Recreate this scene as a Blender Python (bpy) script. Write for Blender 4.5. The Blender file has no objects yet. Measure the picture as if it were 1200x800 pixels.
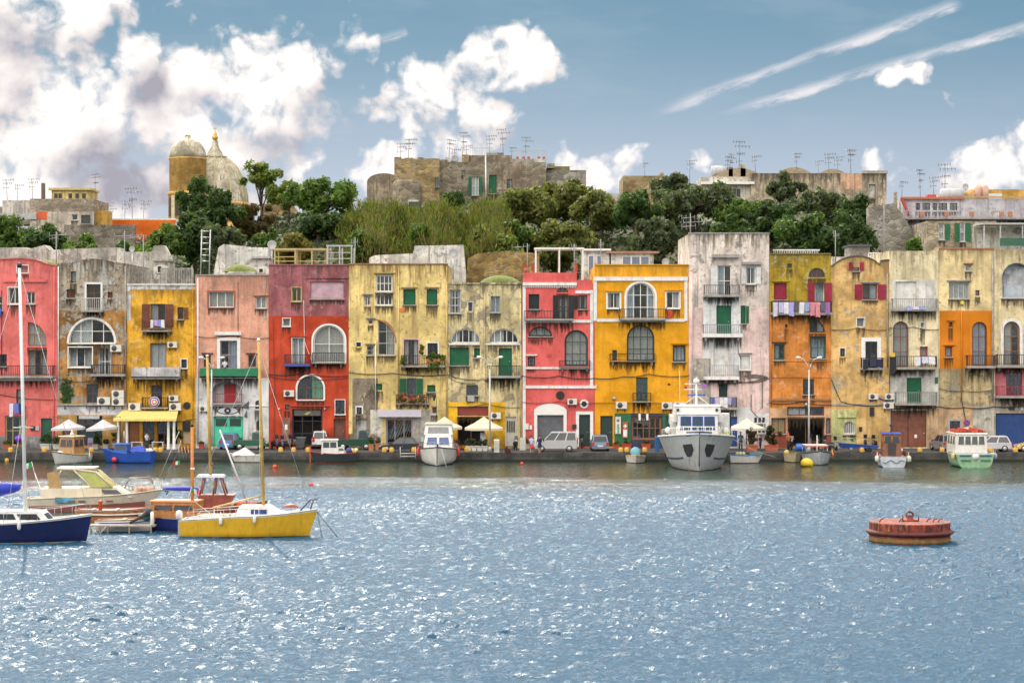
import bpy, math, random
from mathutils import Vector, Matrix
R = math.radians
random.seed(11)
SC = bpy.context.scene
COL = SC.collection

# ------------------------------------------------------------------ camera
F, H = 2400.0, 8.2            # focal length in photo pixels, lens height above the water
cam = bpy.data.objects.new('camera', bpy.data.cameras.new('camera'))
COL.objects.link(cam); SC.camera = cam
cam.location = (0, 0, H); cam.rotation_euler = (R(90), 0, 0)
cam.data.lens = 72.0; cam.data.sensor_width = 36.0
cam.data.clip_start = 1.0; cam.data.clip_end = 6000

# ------------------------------------------------------------------ render look
SC.view_settings.view_transform = 'Standard'
SC.view_settings.look = 'None'
SC.view_settings.gamma = 1.0
SC.view_settings.use_curve_mapping = False
SC.view_settings.exposure = 0.62
SC.cycles.max_bounces = 6
SC.cycles.transparent_max_bounces = 10
SC.cycles.use_denoising = True
SC.cycles.sample_clamp_indirect = 6.0

# ------------------------------------------------------------------ sun
SUN_EL, SUN_AZ = 41.0, -14.0      # azimuth: degrees from +Y (ahead) towards +X
sd = bpy.data.lights.new('sun', 'SUN'); sd.energy = 3.2; sd.angle = R(0.6); sd.color = (1.0, .93, .82)
sun = bpy.data.objects.new('sun', sd); COL.objects.link(sun)
_sv = Vector((math.sin(R(SUN_AZ))*math.cos(R(SUN_EL)), math.cos(R(SUN_AZ))*math.cos(R(SUN_EL)), math.sin(R(SUN_EL))))
sun.rotation_euler = _sv.to_track_quat('Z', 'Y').to_euler(); sun.location = (0, 0, 60)

# ------------------------------------------------------------------ node helper
class G:
    """tiny helper for building shader node trees"""
    def __init__(s, nt): s.nt = nt
    def n(s, kind, ins=None, **props):
        nd = s.nt.nodes.new(kind)
        for k, v in props.items(): setattr(nd, k, v)
        for k, v in (ins or {}).items(): s.put(nd.inputs[k], v)
        return nd
    def put(s, sock, v):
        if isinstance(v, bpy.types.NodeSocket): s.nt.links.new(v, sock)
        elif v is not None:
            if isinstance(v, (tuple, list)) and sock.type == 'RGBA' and len(v) == 3: v = (*v, 1)
            sock.default_value = v
    def m(s, op, a, b=0.0, c=None, clamp=False):
        nd = s.nt.nodes.new('ShaderNodeMath'); nd.operation = op; nd.use_clamp = clamp
        s.put(nd.inputs[0], a); s.put(nd.inputs[1], b)
        if c is not None: s.put(nd.inputs[2], c)
        return nd.outputs[0]
    def ss(s, v, a, b):           # smoothstep from a to b -> 0..1
        nd = s.nt.nodes.new('ShaderNodeMapRange'); nd.interpolation_type = 'SMOOTHSTEP'
        s.put(nd.inputs['Value'], v); nd.inputs['From Min'].default_value = a; nd.inputs['From Max'].default_value = b
        return nd.outputs[0]
    def lin(s, v, a, b, c=0., d=1.):
        nd = s.nt.nodes.new('ShaderNodeMapRange')
        s.put(nd.inputs['Value'], v)
        for k, x in (('From Min', a), ('From Max', b), ('To Min', c), ('To Max', d)): nd.inputs[k].default_value = x
        return nd.outputs[0]
    def mix(s, fac, a, b, blend='MIX'):
        nd = s.nt.nodes.new('ShaderNodeMix'); nd.data_type = 'RGBA'; nd.blend_type = blend
        s.put(nd.inputs[0], fac); s.put(nd.inputs[6], a); s.put(nd.inputs[7], b)
        return nd.outputs[2]
    def noise(s, vec, scale, detail=4., rough=.55, dist=0., lac=2.0):
        nd = s.n('ShaderNodeTexNoise', {'Vector': vec, 'Scale': scale, 'Detail': detail, 'Roughness': rough, 'Distortion': dist, 'Lacunarity': lac})
        return nd.outputs[0]
    def noise2(s, vec, scale, detail=4., rough=.55):
        nd = s.n('ShaderNodeTexNoise', noise_dimensions='2D')
        for k, v in (('Vector', vec), ('Scale', scale), ('Detail', detail), ('Roughness', rough)): s.put(nd.inputs[k], v)
        return nd.outputs[0]
    def map(s, vec, scale=(1, 1, 1), loc=(0, 0, 0), rot=(0, 0, 0)):
        nd = s.n('ShaderNodeMapping', {'Vector': vec, 'Location': loc, 'Rotation': rot, 'Scale': scale}); return nd.outputs[0]

# ------------------------------------------------------------------ world: Nishita sky with procedural clouds by direction
def build_world():
    w = bpy.data.worlds.new('World'); SC.world = w; w.use_nodes = True
    nt = w.node_tree; nt.nodes.clear(); g = G(nt)
    out = g.n('ShaderNodeOutputWorld'); bg = g.n('ShaderNodeBackground'); nt.links.new(bg.outputs[0], out.inputs[0])
    sky = g.n('ShaderNodeTexSky', sky_type='NISHITA', sun_disc=False, sun_elevation=R(SUN_EL), sun_rotation=R(SUN_AZ),
              air_density=1.0, dust_density=0.6, ozone_density=2.2)
    tc = g.n('ShaderNodeTexCoord'); d = tc.outputs['Generated']
    sp = g.n('ShaderNodeSeparateXYZ', {0: d}); x, y, z = sp.outputs
    base = g.mix(1.0, sky.outputs[0], (.80, .92, 1.0), 'MULTIPLY')
    ys = g.m('MAXIMUM', y, .05)
    u = g.m('DIVIDE', x, ys); v = g.m('DIVIDE', z, ys)
    front = g.ss(y, .35, .6)
    # deep teal high, pale lavender low, as the real sky of this view
    grad = g.ss(v, .03, .17)
    tint = g.mix(grad, (.60, .62, .76), (.135, .275, .37))
    base = g.mix(g.m('MULTIPLY', front, .80), base, g.mix(1.0, tint, (10.0, 10.0, 10.0), 'MULTIPLY'))
    puv = g.n('ShaderNodeCombineXYZ', {0: u, 1: v, 2: .37}).outputs[0]
    wa = g.noise2(puv, 26., 3.); wb = g.noise2(g.map(puv, loc=(3.3, 1.7, 0)), 26., 3.)
    puvw = g.n('ShaderNodeCombineXYZ', {0: g.m('ADD', u, g.m('MULTIPLY', g.m('SUBTRACT', wa, .5), .03)), 1: g.m('ADD', v, g.m('MULTIPLY', g.m('SUBTRACT', wb, .5), .03)), 2: 0.}).outputs[0]
    # cloud banks (centre and radii in photo pixels, weight)
    blobs = [(-10, 60, 105, 95, 1.2), (30, 190, 140, 90, 1.2), (90, 8, 95, 40, 1.0), (100, 120, 60, 60, 1.0), (250, 150, 100, 55, 1.0), (165, 85, 42, 48, 1.), (215, 120, 80, 68, 1.15), (330, 105, 62, 62, 1.1),
             (270, 180, 85, 50, .95), (130, 205, 90, 55, .95), (350, 192, 30, 16, .75), (470, 120, 34, 40, .8), (605, 66, 52, 28, .95), (560, 138, 44, 44, 1.0), (520, 95, 34, 36, .85),
             (440, 205, 34, 28, .85), (500, 165, 50, 35, .8), (696, 194, 48, 30, 1.), (1064, 99, 40, 14, .85), (1160, 200, 75, 32, .95), (1215, 185, 40, 30, .9), (815, 196, 20, 13, .8), (1033, 192, 14, 16, .7), (415, 70, 20, 40, .30)]
    def field(vec):
        s2 = g.n('ShaderNodeSeparateXYZ', {0: vec}); uu, vv = s2.outputs[0], s2.outputs[1]
        acc = None
        for (px, py, rx, ry, wt) in blobs:
            a = g.m('MULTIPLY', g.m('SUBTRACT', uu, (px-600)/F), F/rx)
            b = g.m('MULTIPLY', g.m('SUBTRACT', vv, (400-py)/F), F/ry)
            q = g.m('ADD', g.m('MULTIPLY', a, a), g.m('MULTIPLY', b, b))
            q = g.m('MULTIPLY', g.m('SUBTRACT', 1.0, g.m('MULTIPLY', q, .62)), wt)
            acc = q if acc is None else g.n('ShaderNodeMath', {0: acc, 1: q, 2: .25}, operation='SMOOTH_MAX').outputs[0]
        return g.m('MAXIMUM', acc, -1.4)
    fld = field(puvw)
    vo = g.n('ShaderNodeTexVoronoi', {'Vector': puvw, 'Scale': 70.}, feature='F1', voronoi_dimensions='2D').outputs['Distance']
    vo2 = g.n('ShaderNodeTexVoronoi', {'Vector': puvw, 'Scale': 165.}, feature='F1', voronoi_dimensions='2D').outputs['Distance']
    n1 = g.noise2(puv, 42., 8., .60); n2 = g.noise2(g.map(puv, loc=(-.006, .009, 0)), 42., 4., .60)
    puff = g.m('ADD', g.m('MULTIPLY', g.m('SUBTRACT', .42, vo), .75), g.m('MULTIPLY', g.m('SUBTRACT', .42, vo2), .35))
    D1 = g.m('ADD', g.m('ADD', g.m('MULTIPLY', fld, .75), g.m('MULTIPLY', g.m('SUBTRACT', n1, .5), 1.9)), puff)
    n3 = g.noise2(puv, 24., 2., .5); n4 = g.noise2(g.map(puv, loc=(-.007, .012, 0)), 24., 2., .5)
    fld2 = field(g.n('ShaderNodeVectorMath', {0: puvw, 1: (-.010, .016, 0)}, operation='ADD').outputs[0])
    slope = g.m('ADD', g.m('MULTIPLY', g.m('SUBTRACT', n1, n2), 1.1), g.m('ADD', g.m('MULTIPLY', g.m('SUBTRACT', n3, n4), 2.2), g.m('ADD', g.m('MULTIPLY', puff, .45), g.m('MULTIPLY', g.m('SUBTRACT', fld, fld2), .55))))
    cover = g.ss(D1, .0, .72)
    lit = g.m('ADD', .70, g.m('MULTIPLY', slope, .60), clamp=True)
    def spot(px, py, rx, ry, w):
        a2 = g.m('MULTIPLY', g.m('SUBTRACT', g.m('ADD', u, g.m('MULTIPLY', g.m('SUBTRACT', wa, .5), .02)), (px-600)/F), F/rx); b2 = g.m('MULTIPLY', g.m('SUBTRACT', v, (400-py)/F), F/ry)
        return g.m('MULTIPLY', g.m('SUBTRACT', 1., g.m('ADD', g.m('MULTIPLY', a2, a2), g.m('MULTIPLY', b2, b2)), clamp=True), w)
    dk = None
    for q in ((172, 98, 44, 34, .8), (8, 35, 70, 40, .45), (150, 200, 90, 55, .6), (300, 175, 70, 30, .25), (575, 160, 40, 25, .2)):
        k_ = spot(*q); dk = k_ if dk is None else g.m('MAXIMUM', dk, k_)
    lit = g.m('SUBTRACT', lit, g.m('MULTIPLY', dk, .9), clamp=True)
    ccol = g.mix(g.lin(lit, .02, .85), (4.3, 4.15, 4.8), (11.6, 10.8, 10.3))
    # grey rain veil under the left bank
    ax = g.m('MULTIPLY', g.m('SUBTRACT', u, (150-600)/F), F/150.); ay = g.m('MULTIPLY', g.m('SUBTRACT', v, (400-215)/F), F/85.)
    veil = g.m('SUBTRACT', 1.0, g.m('ADD', g.m('MULTIPLY', ax, ax), g.m('MULTIPLY', ay, ay)), clamp=True)
    veil = g.m('MULTIPLY', veil, g.lin(g.noise2(puv, 16., 3.), .3, .7, .4, 1.0))
    # low cirrus haze
    ci = g.ss(g.noise2(g.map(puv, (9, 34, 1), rot=(0, 0, .12)), 1., 5., .6), .46, .8)
    # contrails
    def trail(x0, y0, x1, y1, w0, w1, seed):
        a = Vector(((x0-600)/F, (400-y0)/F)); b = Vector(((x1-600)/F, (400-y1)/F)); L = (b-a).length; t = (b-a)/L
        s3 = g.n('ShaderNodeSeparateXYZ', {0: puv}); uu, vv = s3.outputs[0], s3.outputs[1]
        du, dv = g.m('SUBTRACT', uu, a.x), g.m('SUBTRACT', vv, a.y)
        al = g.m('ADD', g.m('MULTIPLY', du, t.x), g.m('MULTIPLY', dv, t.y))
        pe = g.m('SUBTRACT', g.m('MULTIPLY', dv, t.x), g.m('MULTIPLY', du, t.y))
        cv = g.n('ShaderNodeCombineXYZ', {0: al, 1: g.m('ADD', g.m('MULTIPLY', pe, 4.0), seed), 2: 0.}).outputs[0]
        nz = g.noise2(cv, 30., 6., .66)
        pe = g.m('ADD', pe, g.m('MULTIPLY', g.m('SUBTRACT', nz, .5), .008))
        fr = g.m('DIVIDE', al, L)
        wd = g.m('ADD', w0/F, g.m('MULTIPLY', fr, (w1-w0)/F))
        e = g.m('SUBTRACT', 1.0, g.m('DIVIDE', g.m('ABSOLUTE', pe), wd), clamp=True)
        e = g.m('MULTIPLY', e, g.m('MULTIPLY', g.ss(fr, 0., .25), g.m('SUBTRACT', 1.0, g.ss(fr, .93, 1.0))))
        return g.m('MULTIPLY', g.ss(e, .0, 1.0), g.lin(nz, .32, .66, .12, 1.))
    tr = g.m('MAXIMUM', trail(745, 140, 1135, 0, 9, 10, 3.), trail(820, 140, 1235, 22, 7, 10, 7.))
    tr = g.m('MAXIMUM', tr, g.m('MULTIPLY', trail(395, 62, 480, 36, 9, 6, 5.), .5))
    cl = g.mix(g.m('MULTIPLY', ci, .10), base, (8.5, 8.5, 8.8))
    cl = g.mix(g.m('MULTIPLY', veil, .42), cl, (5.2, 5.0, 5.7))
    cl = g.mix(g.m('MULTIPLY', tr, .80), cl, (10., 9.4, 9.6))
    cl = g.mix(cover, cl, ccol)
    # everywhere else, unseen: broken cumulus noise, brightened high and left to light the facades
    gn = g.noise(d, 2.6, 5., .58)
    gc = g.ss(gn, .40, .58)
    gl = g.ss(g.noise(d, 5., 2.), .3, .7)
    gcol = g.mix(1., g.mix(gl, (16., 16., 16.4), (44., 42., 39.)), g.mix(g.ss(g.m('SUBTRACT', z, g.m('MULTIPLY', x, .35)), -.1, .75), (.50, .50, .52), (1.75, 1.70, 1.62)), 'MULTIPLY')
    zf = g.ss(z, -.02, .05)
    other = g.mix(g.m('MULTIPLY', gc, .92), sky.outputs[0], gcol)
    near = g.m('MULTIPLY', front, g.m('SUBTRACT', 1.0, g.ss(v, .20, .40)))
    fin = g.mix(near, other, cl)
    fin = g.mix(zf, (2.4, 2.5, 2.7), fin)
    w.cycles.sampling_method = 'MANUAL'; w.cycles.sample_map_resolution = 512
    nt.links.new(fin, bg.inputs[0]); bg.inputs[1].default_value = 0.065
build_world()

# ------------------------------------------------------------------ materials
MATS = {}
def newmat(name):
    m = bpy.data.materials.new(name); m.use_nodes = True
    nt = m.node_tree; nt.nodes.clear(); g = G(nt)
    o = g.n('ShaderNodeOutputMaterial'); p = g.n('ShaderNodeBsdfPrincipled'); nt.links.new(p.outputs[0], o.inputs[0])
    return m, g, p
def mat(col, rough=.6, metal=0., var=.18, bump=.0, scale=3., spec=.5, dirt=.0):
    """plain paint / cloth / metal with slight mottling"""
    key = ('m', col, rough, metal, var, bump, scale, spec, dirt)
    if key in MATS: return MATS[key]
    m, g, p = newmat('mat%d' % len(MATS))
    tc = g.n('ShaderNodeTexCoord').outputs['Object']
    n = g.noise(tc, scale, 6., .6)
    c = g.mix(g.lin(n, .3, .7), tuple(v*(1-var) for v in col), tuple(min(1, v*(1+var)) for v in col))
    if dirt:
        st = g.ss(g.noise(g.map(tc, (2.2, 2.2, .5)), 2., 7., .65), .50, .72)
        c = g.mix(g.m('MULTIPLY', st, dirt), c, (.07, .055, .04))
    g.put(p.inputs['Base Color'], c); p.inputs['Roughness'].default_value = rough; p.inputs['Metallic'].default_value = metal
    p.inputs['Specular IOR Level'].default_value = spec
    if bump:
        b = g.n('ShaderNodeBump', {'Height': g.noise(tc, scale*5, 5.), 'Strength': bump, 'Distance': .03}); g.put(p.inputs['Normal'], b.outputs[0])
    MATS[key] = m; return m

def plaster(col, under=(.42, .38, .32), peel=.35, grime=.5, seed=0, top=None, mott=.22, dark=(.06, .05, .04), moss=0.):
    """old limewash: blotches, rain streaks from the parapet, flaking patches, dirty foot"""
    key = ('p', col, under, peel, grime, seed, top, mott, dark, moss)
    if key in MATS: return MATS[key]
    m, g, p = newmat('plaster%d' % len(MATS))
    tc = g.n('ShaderNodeTexCoord').outputs['Object']
    zz = g.n('ShaderNodeSeparateXYZ', {0: tc}).outputs[2]
    ve = g.map(tc, loc=(seed*7.3, seed*3.1, seed*5.7))
    big = g.noise(ve, .55, 7., .62, .4)
    mid = g.noise(ve, 2.6, 6., .6)
    fine = g.noise(ve, 14., 4., .6)
    mott *= 1.3; lum_ = sum(col)/3; col = tuple(max(.008, lum_+(v-lum_)*1.07) for v in col); c1 = tuple(v*(1-mott*1.5) for v in col); c2 = tuple(min(.95, v*(1+mott)+.012) for v in col)
    c = g.mix(g.ss(big, .32, .68), c1, c2)
    c = g.mix(g.m('MULTIPLY', g.ss(mid, .45, .75), mott*1.1), c, tuple(v*.55+.03 for v in col))
    c = g.mix(g.m('MULTIPLY', g.ss(fine, .5, .8), .22), c, tuple(v*.6 for v in col))
    # flaked patches
    pn = g.noise(ve, 1.05, 9., .63, .6)
    th = .72 - peel*.30
    pk = g.ss(pn, th, th+.025)
    c = g.mix(pk, c, g.mix(g.ss(fine, .35, .65), tuple(v*.65 for v in under), under))
    sp = g.ss(g.noise(ve, 3.4, 9., .72), .53, .63)
    c = g.mix(g.m('MULTIPLY', sp, grime*.95), c, tuple(.25*v+.55*k for v, k in zip(col, dark)))
    lp = g.ss(g.noise(g.map(ve, loc=(11, 5, 2)), 1.7, 8., .66), .57, .63)
    c = g.mix(g.m('MULTIPLY', lp, min(.75, peel*1.1)), c, tuple(min(.85, v*1.15+.06) for v in under))
    # rain streaks
    st = g.noise(g.map(ve, (2.4, 2.4, .16)), 1.6, 7., .62)
    stm = g.m('MULTIPLY', g.ss(st, .48, .70), min(1., grime*1.2))
    c = g.mix(stm, c, tuple(.35*v+.5*k for v, k in zip(col, dark)))
    ft = g.m('MULTIPLY', g.m('SUBTRACT', 1., g.ss(zz, .1, 1.5)), g.ss(g.noise(ve, 1.7, 6.), .35, .65))
    c = g.mix(g.m('MULTIPLY', ft, .55), c, dark)
    if top is not None:
        tm = g.ss(g.m('ADD', zz, g.lin(g.noise(g.map(ve, (2.6, 2.6, .3)), 1.2, 7., .65), .25, .75, -2.2, 1.3)), top-1.5, top+.3)
        c = g.mix(g.m('MULTIPLY', tm, min(1, grime*1.35)), c, tuple(.12*v+.8*k for v, k in zip(col, dark)))
        if moss:
            c = g.mix(g.m('MULTIPLY', g.m('MULTIPLY', tm, g.ss(mid, .42, .6)), moss), c, (.16, .15, .02))
    g.put(p.inputs['Base Color'], c); p.inputs['Roughness'].default_value = .92; p.inputs['Specular IOR Level'].default_value = .2
    hh = g.m('ADD', g.m('MULTIPLY', mid, .5), g.m('ADD', g.m('MULTIPLY', fine, .25), g.m('MULTIPLY', pk, -.35)))
    b = g.n('ShaderNodeBump', {'Height': hh, 'Strength': .55, 'Distance': .05}); g.put(p.inputs['Normal'], b.outputs[0])
    MATS[key] = m; return m

def stone(col, scale=2.2, seed=0, moss=.2, mortar=(.30, .27, .22)):
    """rubble masonry"""
    key = ('s', col, scale, seed, moss)
    if key in MATS: return MATS[key]
    m, g, p = newmat('stone%d' % len(MATS))
    tc = g.n('ShaderNodeTexCoord').outputs['Object']; ve = g.map(tc, loc=(seed*3.3, seed*1.7, seed), scale=(1, 1, 1.5))
    wob = g.n('ShaderNodeTexNoise', {'Vector': ve, 'Scale': 3.}).outputs['Color']
    ve2 = g.mix(.06, ve, wob)
    v = g.n('ShaderNodeTexVoronoi', {'Vector': ve2, 'Scale': scale}); e = g.n('ShaderNodeTexVoronoi', {'Vector': ve2, 'Scale': scale}, feature='DISTANCE_TO_EDGE')
    cell = g.n('ShaderNodeSeparateColor', {0: v.outputs['Color']}).outputs[0]
    c = g.mix(g.lin(cell, 0, 1), tuple(x*.55 for x in col), tuple(min(.8, x*1.3) for x in col))
    ed = g.ss(e.outputs['Distance'], .0, .09)
    c = g.mix(ed, mortar, c)
    big = g.noise(ve, .5, 7., .62)
    c = g.mix(g.m('MULTIPLY', g.ss(big, .42, .66), .6), c, tuple(x*.35 for x in col))
    c = g.mix(g.m('MULTIPLY', g.ss(g.noise(ve, 1.1, 7., .6), .52, .68), moss), c, (.14, .12, .03))
    g.put(p.inputs['Base Color'], c); p.inputs['Roughness'].default_value = .95; p.inputs['Specular IOR Level'].default_value = .2
    b = g.n('ShaderNodeBump', {'Height': g.m('ADD', ed, g.m('MULTIPLY', big, .6)), 'Strength': .8, 'Distance': .08}); g.put(p.inputs['Normal'], b.outputs[0])
    MATS[key] = m; return m

def slats(col, pitch=.07, axis=2, rough=.55, depth=.02):
    """louvred or ribbed painted surface"""
    key = ('l', col, pitch, axis)
    if key in MATS: return MATS[key]
    m, g, p = newmat('slats%d' % len(MATS))
    tc = g.n('ShaderNodeTexCoord').outputs['Object']
    s = g.n('ShaderNodeSeparateXYZ', {0: tc}).outputs[axis]
    t = g.m('FRACT', g.m('DIVIDE', s, pitch))
    n = g.noise(tc, 2.5, 6., .6)
    c = g.mix(g.lin(n, .3, .7), tuple(v*.75 for v in col), tuple(min(.95, v*1.2) for v in col))
    g.put(p.inputs['Base Color'], c); p.inputs['Roughness'].default_value = rough
    b = g.n('ShaderNodeBump', {'Height': t, 'Strength': .8, 'Distance': depth}); g.put(p.inputs['Normal'], b.outputs[0])
    MATS[key] = m; return m

def glassmat(tint=(.75, .8, .82)):
    key = ('g', tint)
    if key in MATS: return MATS[key]
    m = bpy.data.materials.new('glass%d' % len(MATS)); m.use_nodes = True; nt = m.node_tree; nt.nodes.clear(); g = G(nt)
    o = g.n('ShaderNodeOutputMaterial')
    tc = g.n('ShaderNodeTexCoord').outputs['Object']
    b = g.n('ShaderNodeBump', {'Height': g.noise(tc, 1.6, 2.), 'Strength': .12, 'Distance': .05})
    fr = g.n('ShaderNodeFresnel', {'IOR': 1.5}); fac = g.m('ADD', g.m('MULTIPLY', fr.outputs[0], 1.2), .06, clamp=True)
    gl = g.n('ShaderNodeBsdfGlossy', {'Color': (1, 1, 1), 'Roughness': .04, 'Normal': b.outputs[0]}); tr = g.n('ShaderNodeBsdfTransparent', {'Color': tint})
    mx = g.n('ShaderNodeMixShader', {0: fac, 1: tr.outputs[0], 2: gl.outputs[0]})
    nt.links.new(mx.outputs[0], o.inputs[0]); MATS[key] = m; return m

def leafmat(c1, c2, c3, seed=0):
    """leaves: light and dark clumps, thin leaves pass some light"""
    key = ('f', c1, c2, c3)
    if key in MATS: return MATS[key]
    m, g, p = newmat('leaf%d' % len(MATS))
    geo = g.n('ShaderNodeNewGeometry'); rnd = geo.outputs['Random Per Island']
    tc = g.n('ShaderNodeTexCoord').outputs['Object']
    n = g.noise(tc, .8, 4., .6)
    c = g.mix(g.ss(n, .35, .65), c1, c2); c = g.mix(g.m('MULTIPLY', g.ss(rnd, .5, 1.), .75), c, c3)
    oi = g.n('ShaderNodeObjectInfo').outputs['Random']
    c = g.mix(g.lin(oi, 0, 1, 0, .35), c, tuple(v*.5 for v in c1))
    g.put(p.inputs['Base Color'], c); p.inputs['Roughness'].default_value = .6; p.inputs['Specular IOR Level'].default_value = .3
    tl = g.n('ShaderNodeBsdfTranslucent', {'Color': g.mix(1., c, (1.3, 1.35, .7), 'MULTIPLY')})
    mx = g.n('ShaderNodeMixShader', {0: .42, 1: p.outputs[0], 2: tl.outputs[0]})
    o = [k for k in g.nt.nodes if k.type == 'OUTPUT_MATERIAL'][0]
    g.nt.links.new(mx.outputs[0], o.inputs[0]); MATS[key] = m; return m

# ------------------------------------------------------------------ mesh builder
class MB:
    def __init__(s): s.v = []; s.f = []; s.mi = []; s.sm = []; s.M = None
    def add(s, vs, fs, m=0, smooth=False):
        b = len(s.v)
        if s.M is not None: vs = [s.M @ Vector(q) for q in vs]
        s.v += [tuple(q) for q in vs]
        for f in fs: s.f.append(tuple(i+b for i in f)); s.mi.append(m); s.sm.append(smooth)
        return s
    def box(s, x0, x1, y0, y1, z0, z1, m=0):
        vs = [(x0, y0, z0), (x1, y0, z0), (x1, y1, z0), (x0, y1, z0), (x0, y0, z1), (x1, y0, z1), (x1, y1, z1), (x0, y1, z1)]
        return s.add(vs, [(0, 3, 2, 1), (4, 5, 6, 7), (0, 1, 5, 4), (1, 2, 6, 5), (2, 3, 7, 6), (3, 0, 4, 7)], m)
    def hexa(s, b, t, m=0):          # b, t: 4 points each, counter-clockwise seen from above
        return s.add(list(b)+list(t), [(0, 3, 2, 1), (4, 5, 6, 7), (0, 1, 5, 4), (1, 2, 6, 5), (2, 3, 7, 6), (3, 0, 4, 7)], m)
    def quad(s, a, b, c, d, m=0): return s.add([a, b, c, d], [(0, 1, 2, 3)], m)
    def prism(s, pts, y0, y1, m=0):  # polygon in XZ extruded along Y
        n = len(pts); vs = [(x, y0, z) for x, z in pts]+[(x, y1, z) for x, z in pts]
        fs = [tuple(range(n)), tuple(range(2*n-1, n-1, -1))]+[(i, i+n, (i+1) % n+n, (i+1) % n) for i in range(n)]
        return s.add(vs, fs, m)
    def prismx(s, pts, x0, x1, m=0):  # polygon in YZ extruded along X
        n = len(pts); vs = [(x0, y, z) for y, z in pts]+[(x1, y, z) for y, z in pts]
        fs = [tuple(range(n)), tuple(range(2*n-1, n-1, -1))]+[(i, i+n, (i+1) % n+n, (i+1) % n) for i in range(n)]
        return s.add(vs, fs, m)
    def tube(s, pts, r, n=6, m=0, caps=True, smooth=True):
        pts = [Vector(p) for p in pts]; rs = r if isinstance(r, (list, tuple)) else [r]*len(pts)
        vs = []
        for i, p in enumerate(pts):
            t = (pts[min(i+1, len(pts)-1)]-pts[max(i-1, 0)]).normalized()
            a = Vector((0, 0, 1)) if abs(t.z) < .9 else Vector((1, 0, 0))
            e1 = t.cross(a).normalized(); e2 = t.cross(e1)
            for k in range(n):
                q = 2*math.pi*k/n; vs.append(p+rs[i]*(math.cos(q)*e1+math.sin(q)*e2))
        fs = [(i*n+k, i*n+(k+1) % n, (i+1)*n+(k+1) % n, (i+1)*n+k) for i in range(len(pts)-1) for k in range(n)]
        if caps: fs += [tuple(range(n-1, -1, -1)), tuple((len(pts)-1)*n+k for k in range(n))]
        return s.add(vs, fs, m, smooth)
    def lathe(s, prof, c=(0, 0, 0), n=16, m=0, smooth=True, axis='z'):
        vs = []
        for r, h in prof:
            for k in range(n):
                q = 2*math.pi*k/n; a, b = r*math.cos(q), r*math.sin(q)
                vs.append((c[0]+a, c[1]+b, c[2]+h) if axis == 'z' else ((c[0]+a, c[1]+h, c[2]+b) if axis == 'y' else (c[0]+h, c[1]+a, c[2]+b)))
        L = len(prof)
        fs = [(i*n+k, i*n+(k+1) % n, (i+1)*n+(k+1) % n, (i+1)*n+k) for i in range(L-1) for k in range(n)]
        fs += [tuple(range(n-1, -1, -1)), tuple((L-1)*n+k for k in range(n))]
        return s.add(vs, fs, m, smooth)
    def ball(s, c, rx, ry=None, rz=None, n=10, m=0):
        ry = ry or rx; rz = rz or rx; L = max(4, n//2+1)
        vs = []; 
        for i in range(L+1):
            t = math.pi*i/L
            for k in range(n):
                q = 2*math.pi*k/n; vs.append((c[0]+rx*math.sin(t)*math.cos(q), c[1]+ry*math.sin(t)*math.sin(q), c[2]-rz*math.cos(t)))
        return s.add(vs, [(i*n+k, i*n+(k+1) % n, (i+1)*n+(k+1) % n, (i+1)*n+k) for i in range(L) for k in range(n)], m, True)
    def loft(s, rings, m=0, closed=False, smooth=True, caps=False, mfun=None):
        n = len(rings[0]); b = [p for r in rings for p in r]; fs = []; mm = []
        for i in range(len(rings)-1):
            for k in range(n if closed else n-1):
                fs.append((i*n+k, i*n+(k+1) % n, (i+1)*n+(k+1) % n, (i+1)*n+k)); mm.append(mfun(i, k) if mfun else m)
        b0 = len(s.f); s.add(b, fs, m, smooth)
        for j, q in enumerate(mm): s.mi[b0+j] = q
        if caps: s.add(rings[0], [tuple(range(n-1, -1, -1))], m); s.add(rings[-1], [tuple(range(n))], m)
        return s
    def build(s, name, mats, parent=None, loc=None, rot=None, label=None, recalc=True):
        me = bpy.data.meshes.new(name); me.from_pydata(s.v, [], s.f)
        mats = mats if isinstance(mats, (list, tuple)) else [mats]
        for q in mats: me.materials.append(q)
        me.polygons.foreach_set('material_index', s.mi); me.polygons.foreach_set('use_smooth', s.sm)
        me.update()
        if recalc:
            import bmesh
            bm = bmesh.new(); bm.from_mesh(me); bmesh.ops.recalc_face_normals(bm, faces=bm.faces); bm.to_mesh(me); bm.free()
        o = bpy.data.objects.new(name, me); COL.objects.link(o)
        if parent: o.parent = parent
        if loc is not None: o.location = loc
        if rot is not None: o.rotation_euler = rot
        if label: o['label'] = label
        return o

def tag(o, label, cat, group=None):
    o['label'] = label; o['category'] = cat
    if group: o['group'] = group
    return o
def struct(o): o['kind'] = 'structure'; return o
def stuff(o, label=None, cat=None):
    o['kind'] = 'stuff'
    if label: o['label'] = label; o['category'] = cat
    return o
def thing(name, label, cat, loc=(0, 0, 0), rz=0, group=None):
    o = bpy.data.objects.new(name, None); COL.objects.link(o); o.empty_display_size = .3
    o.location = loc; o.rotation_euler = (0, 0, rz); return tag(o, label, cat, group)
def copy_tree(o, parent=None):
    c = o.copy(); COL.objects.link(c)
    if parent: c.parent = parent
    for ch in [q for q in o.children]: copy_tree(ch, c)
    return c
def wx(px, d): return (px-600)*d/F
def wz(py, d): return H-(py-400)*d/F
def dist(py, z): return F*(H-z)/(py-400)

WHITE = (.72, .70, .66); GREENS = (.012, .12, .06); DARK = (.02, .02, .022)
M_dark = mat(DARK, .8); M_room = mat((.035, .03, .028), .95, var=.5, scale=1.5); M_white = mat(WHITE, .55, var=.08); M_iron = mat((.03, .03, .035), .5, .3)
M_glass = glassmat(); M_steel = mat((.45, .46, .47), .4, .6)
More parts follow.
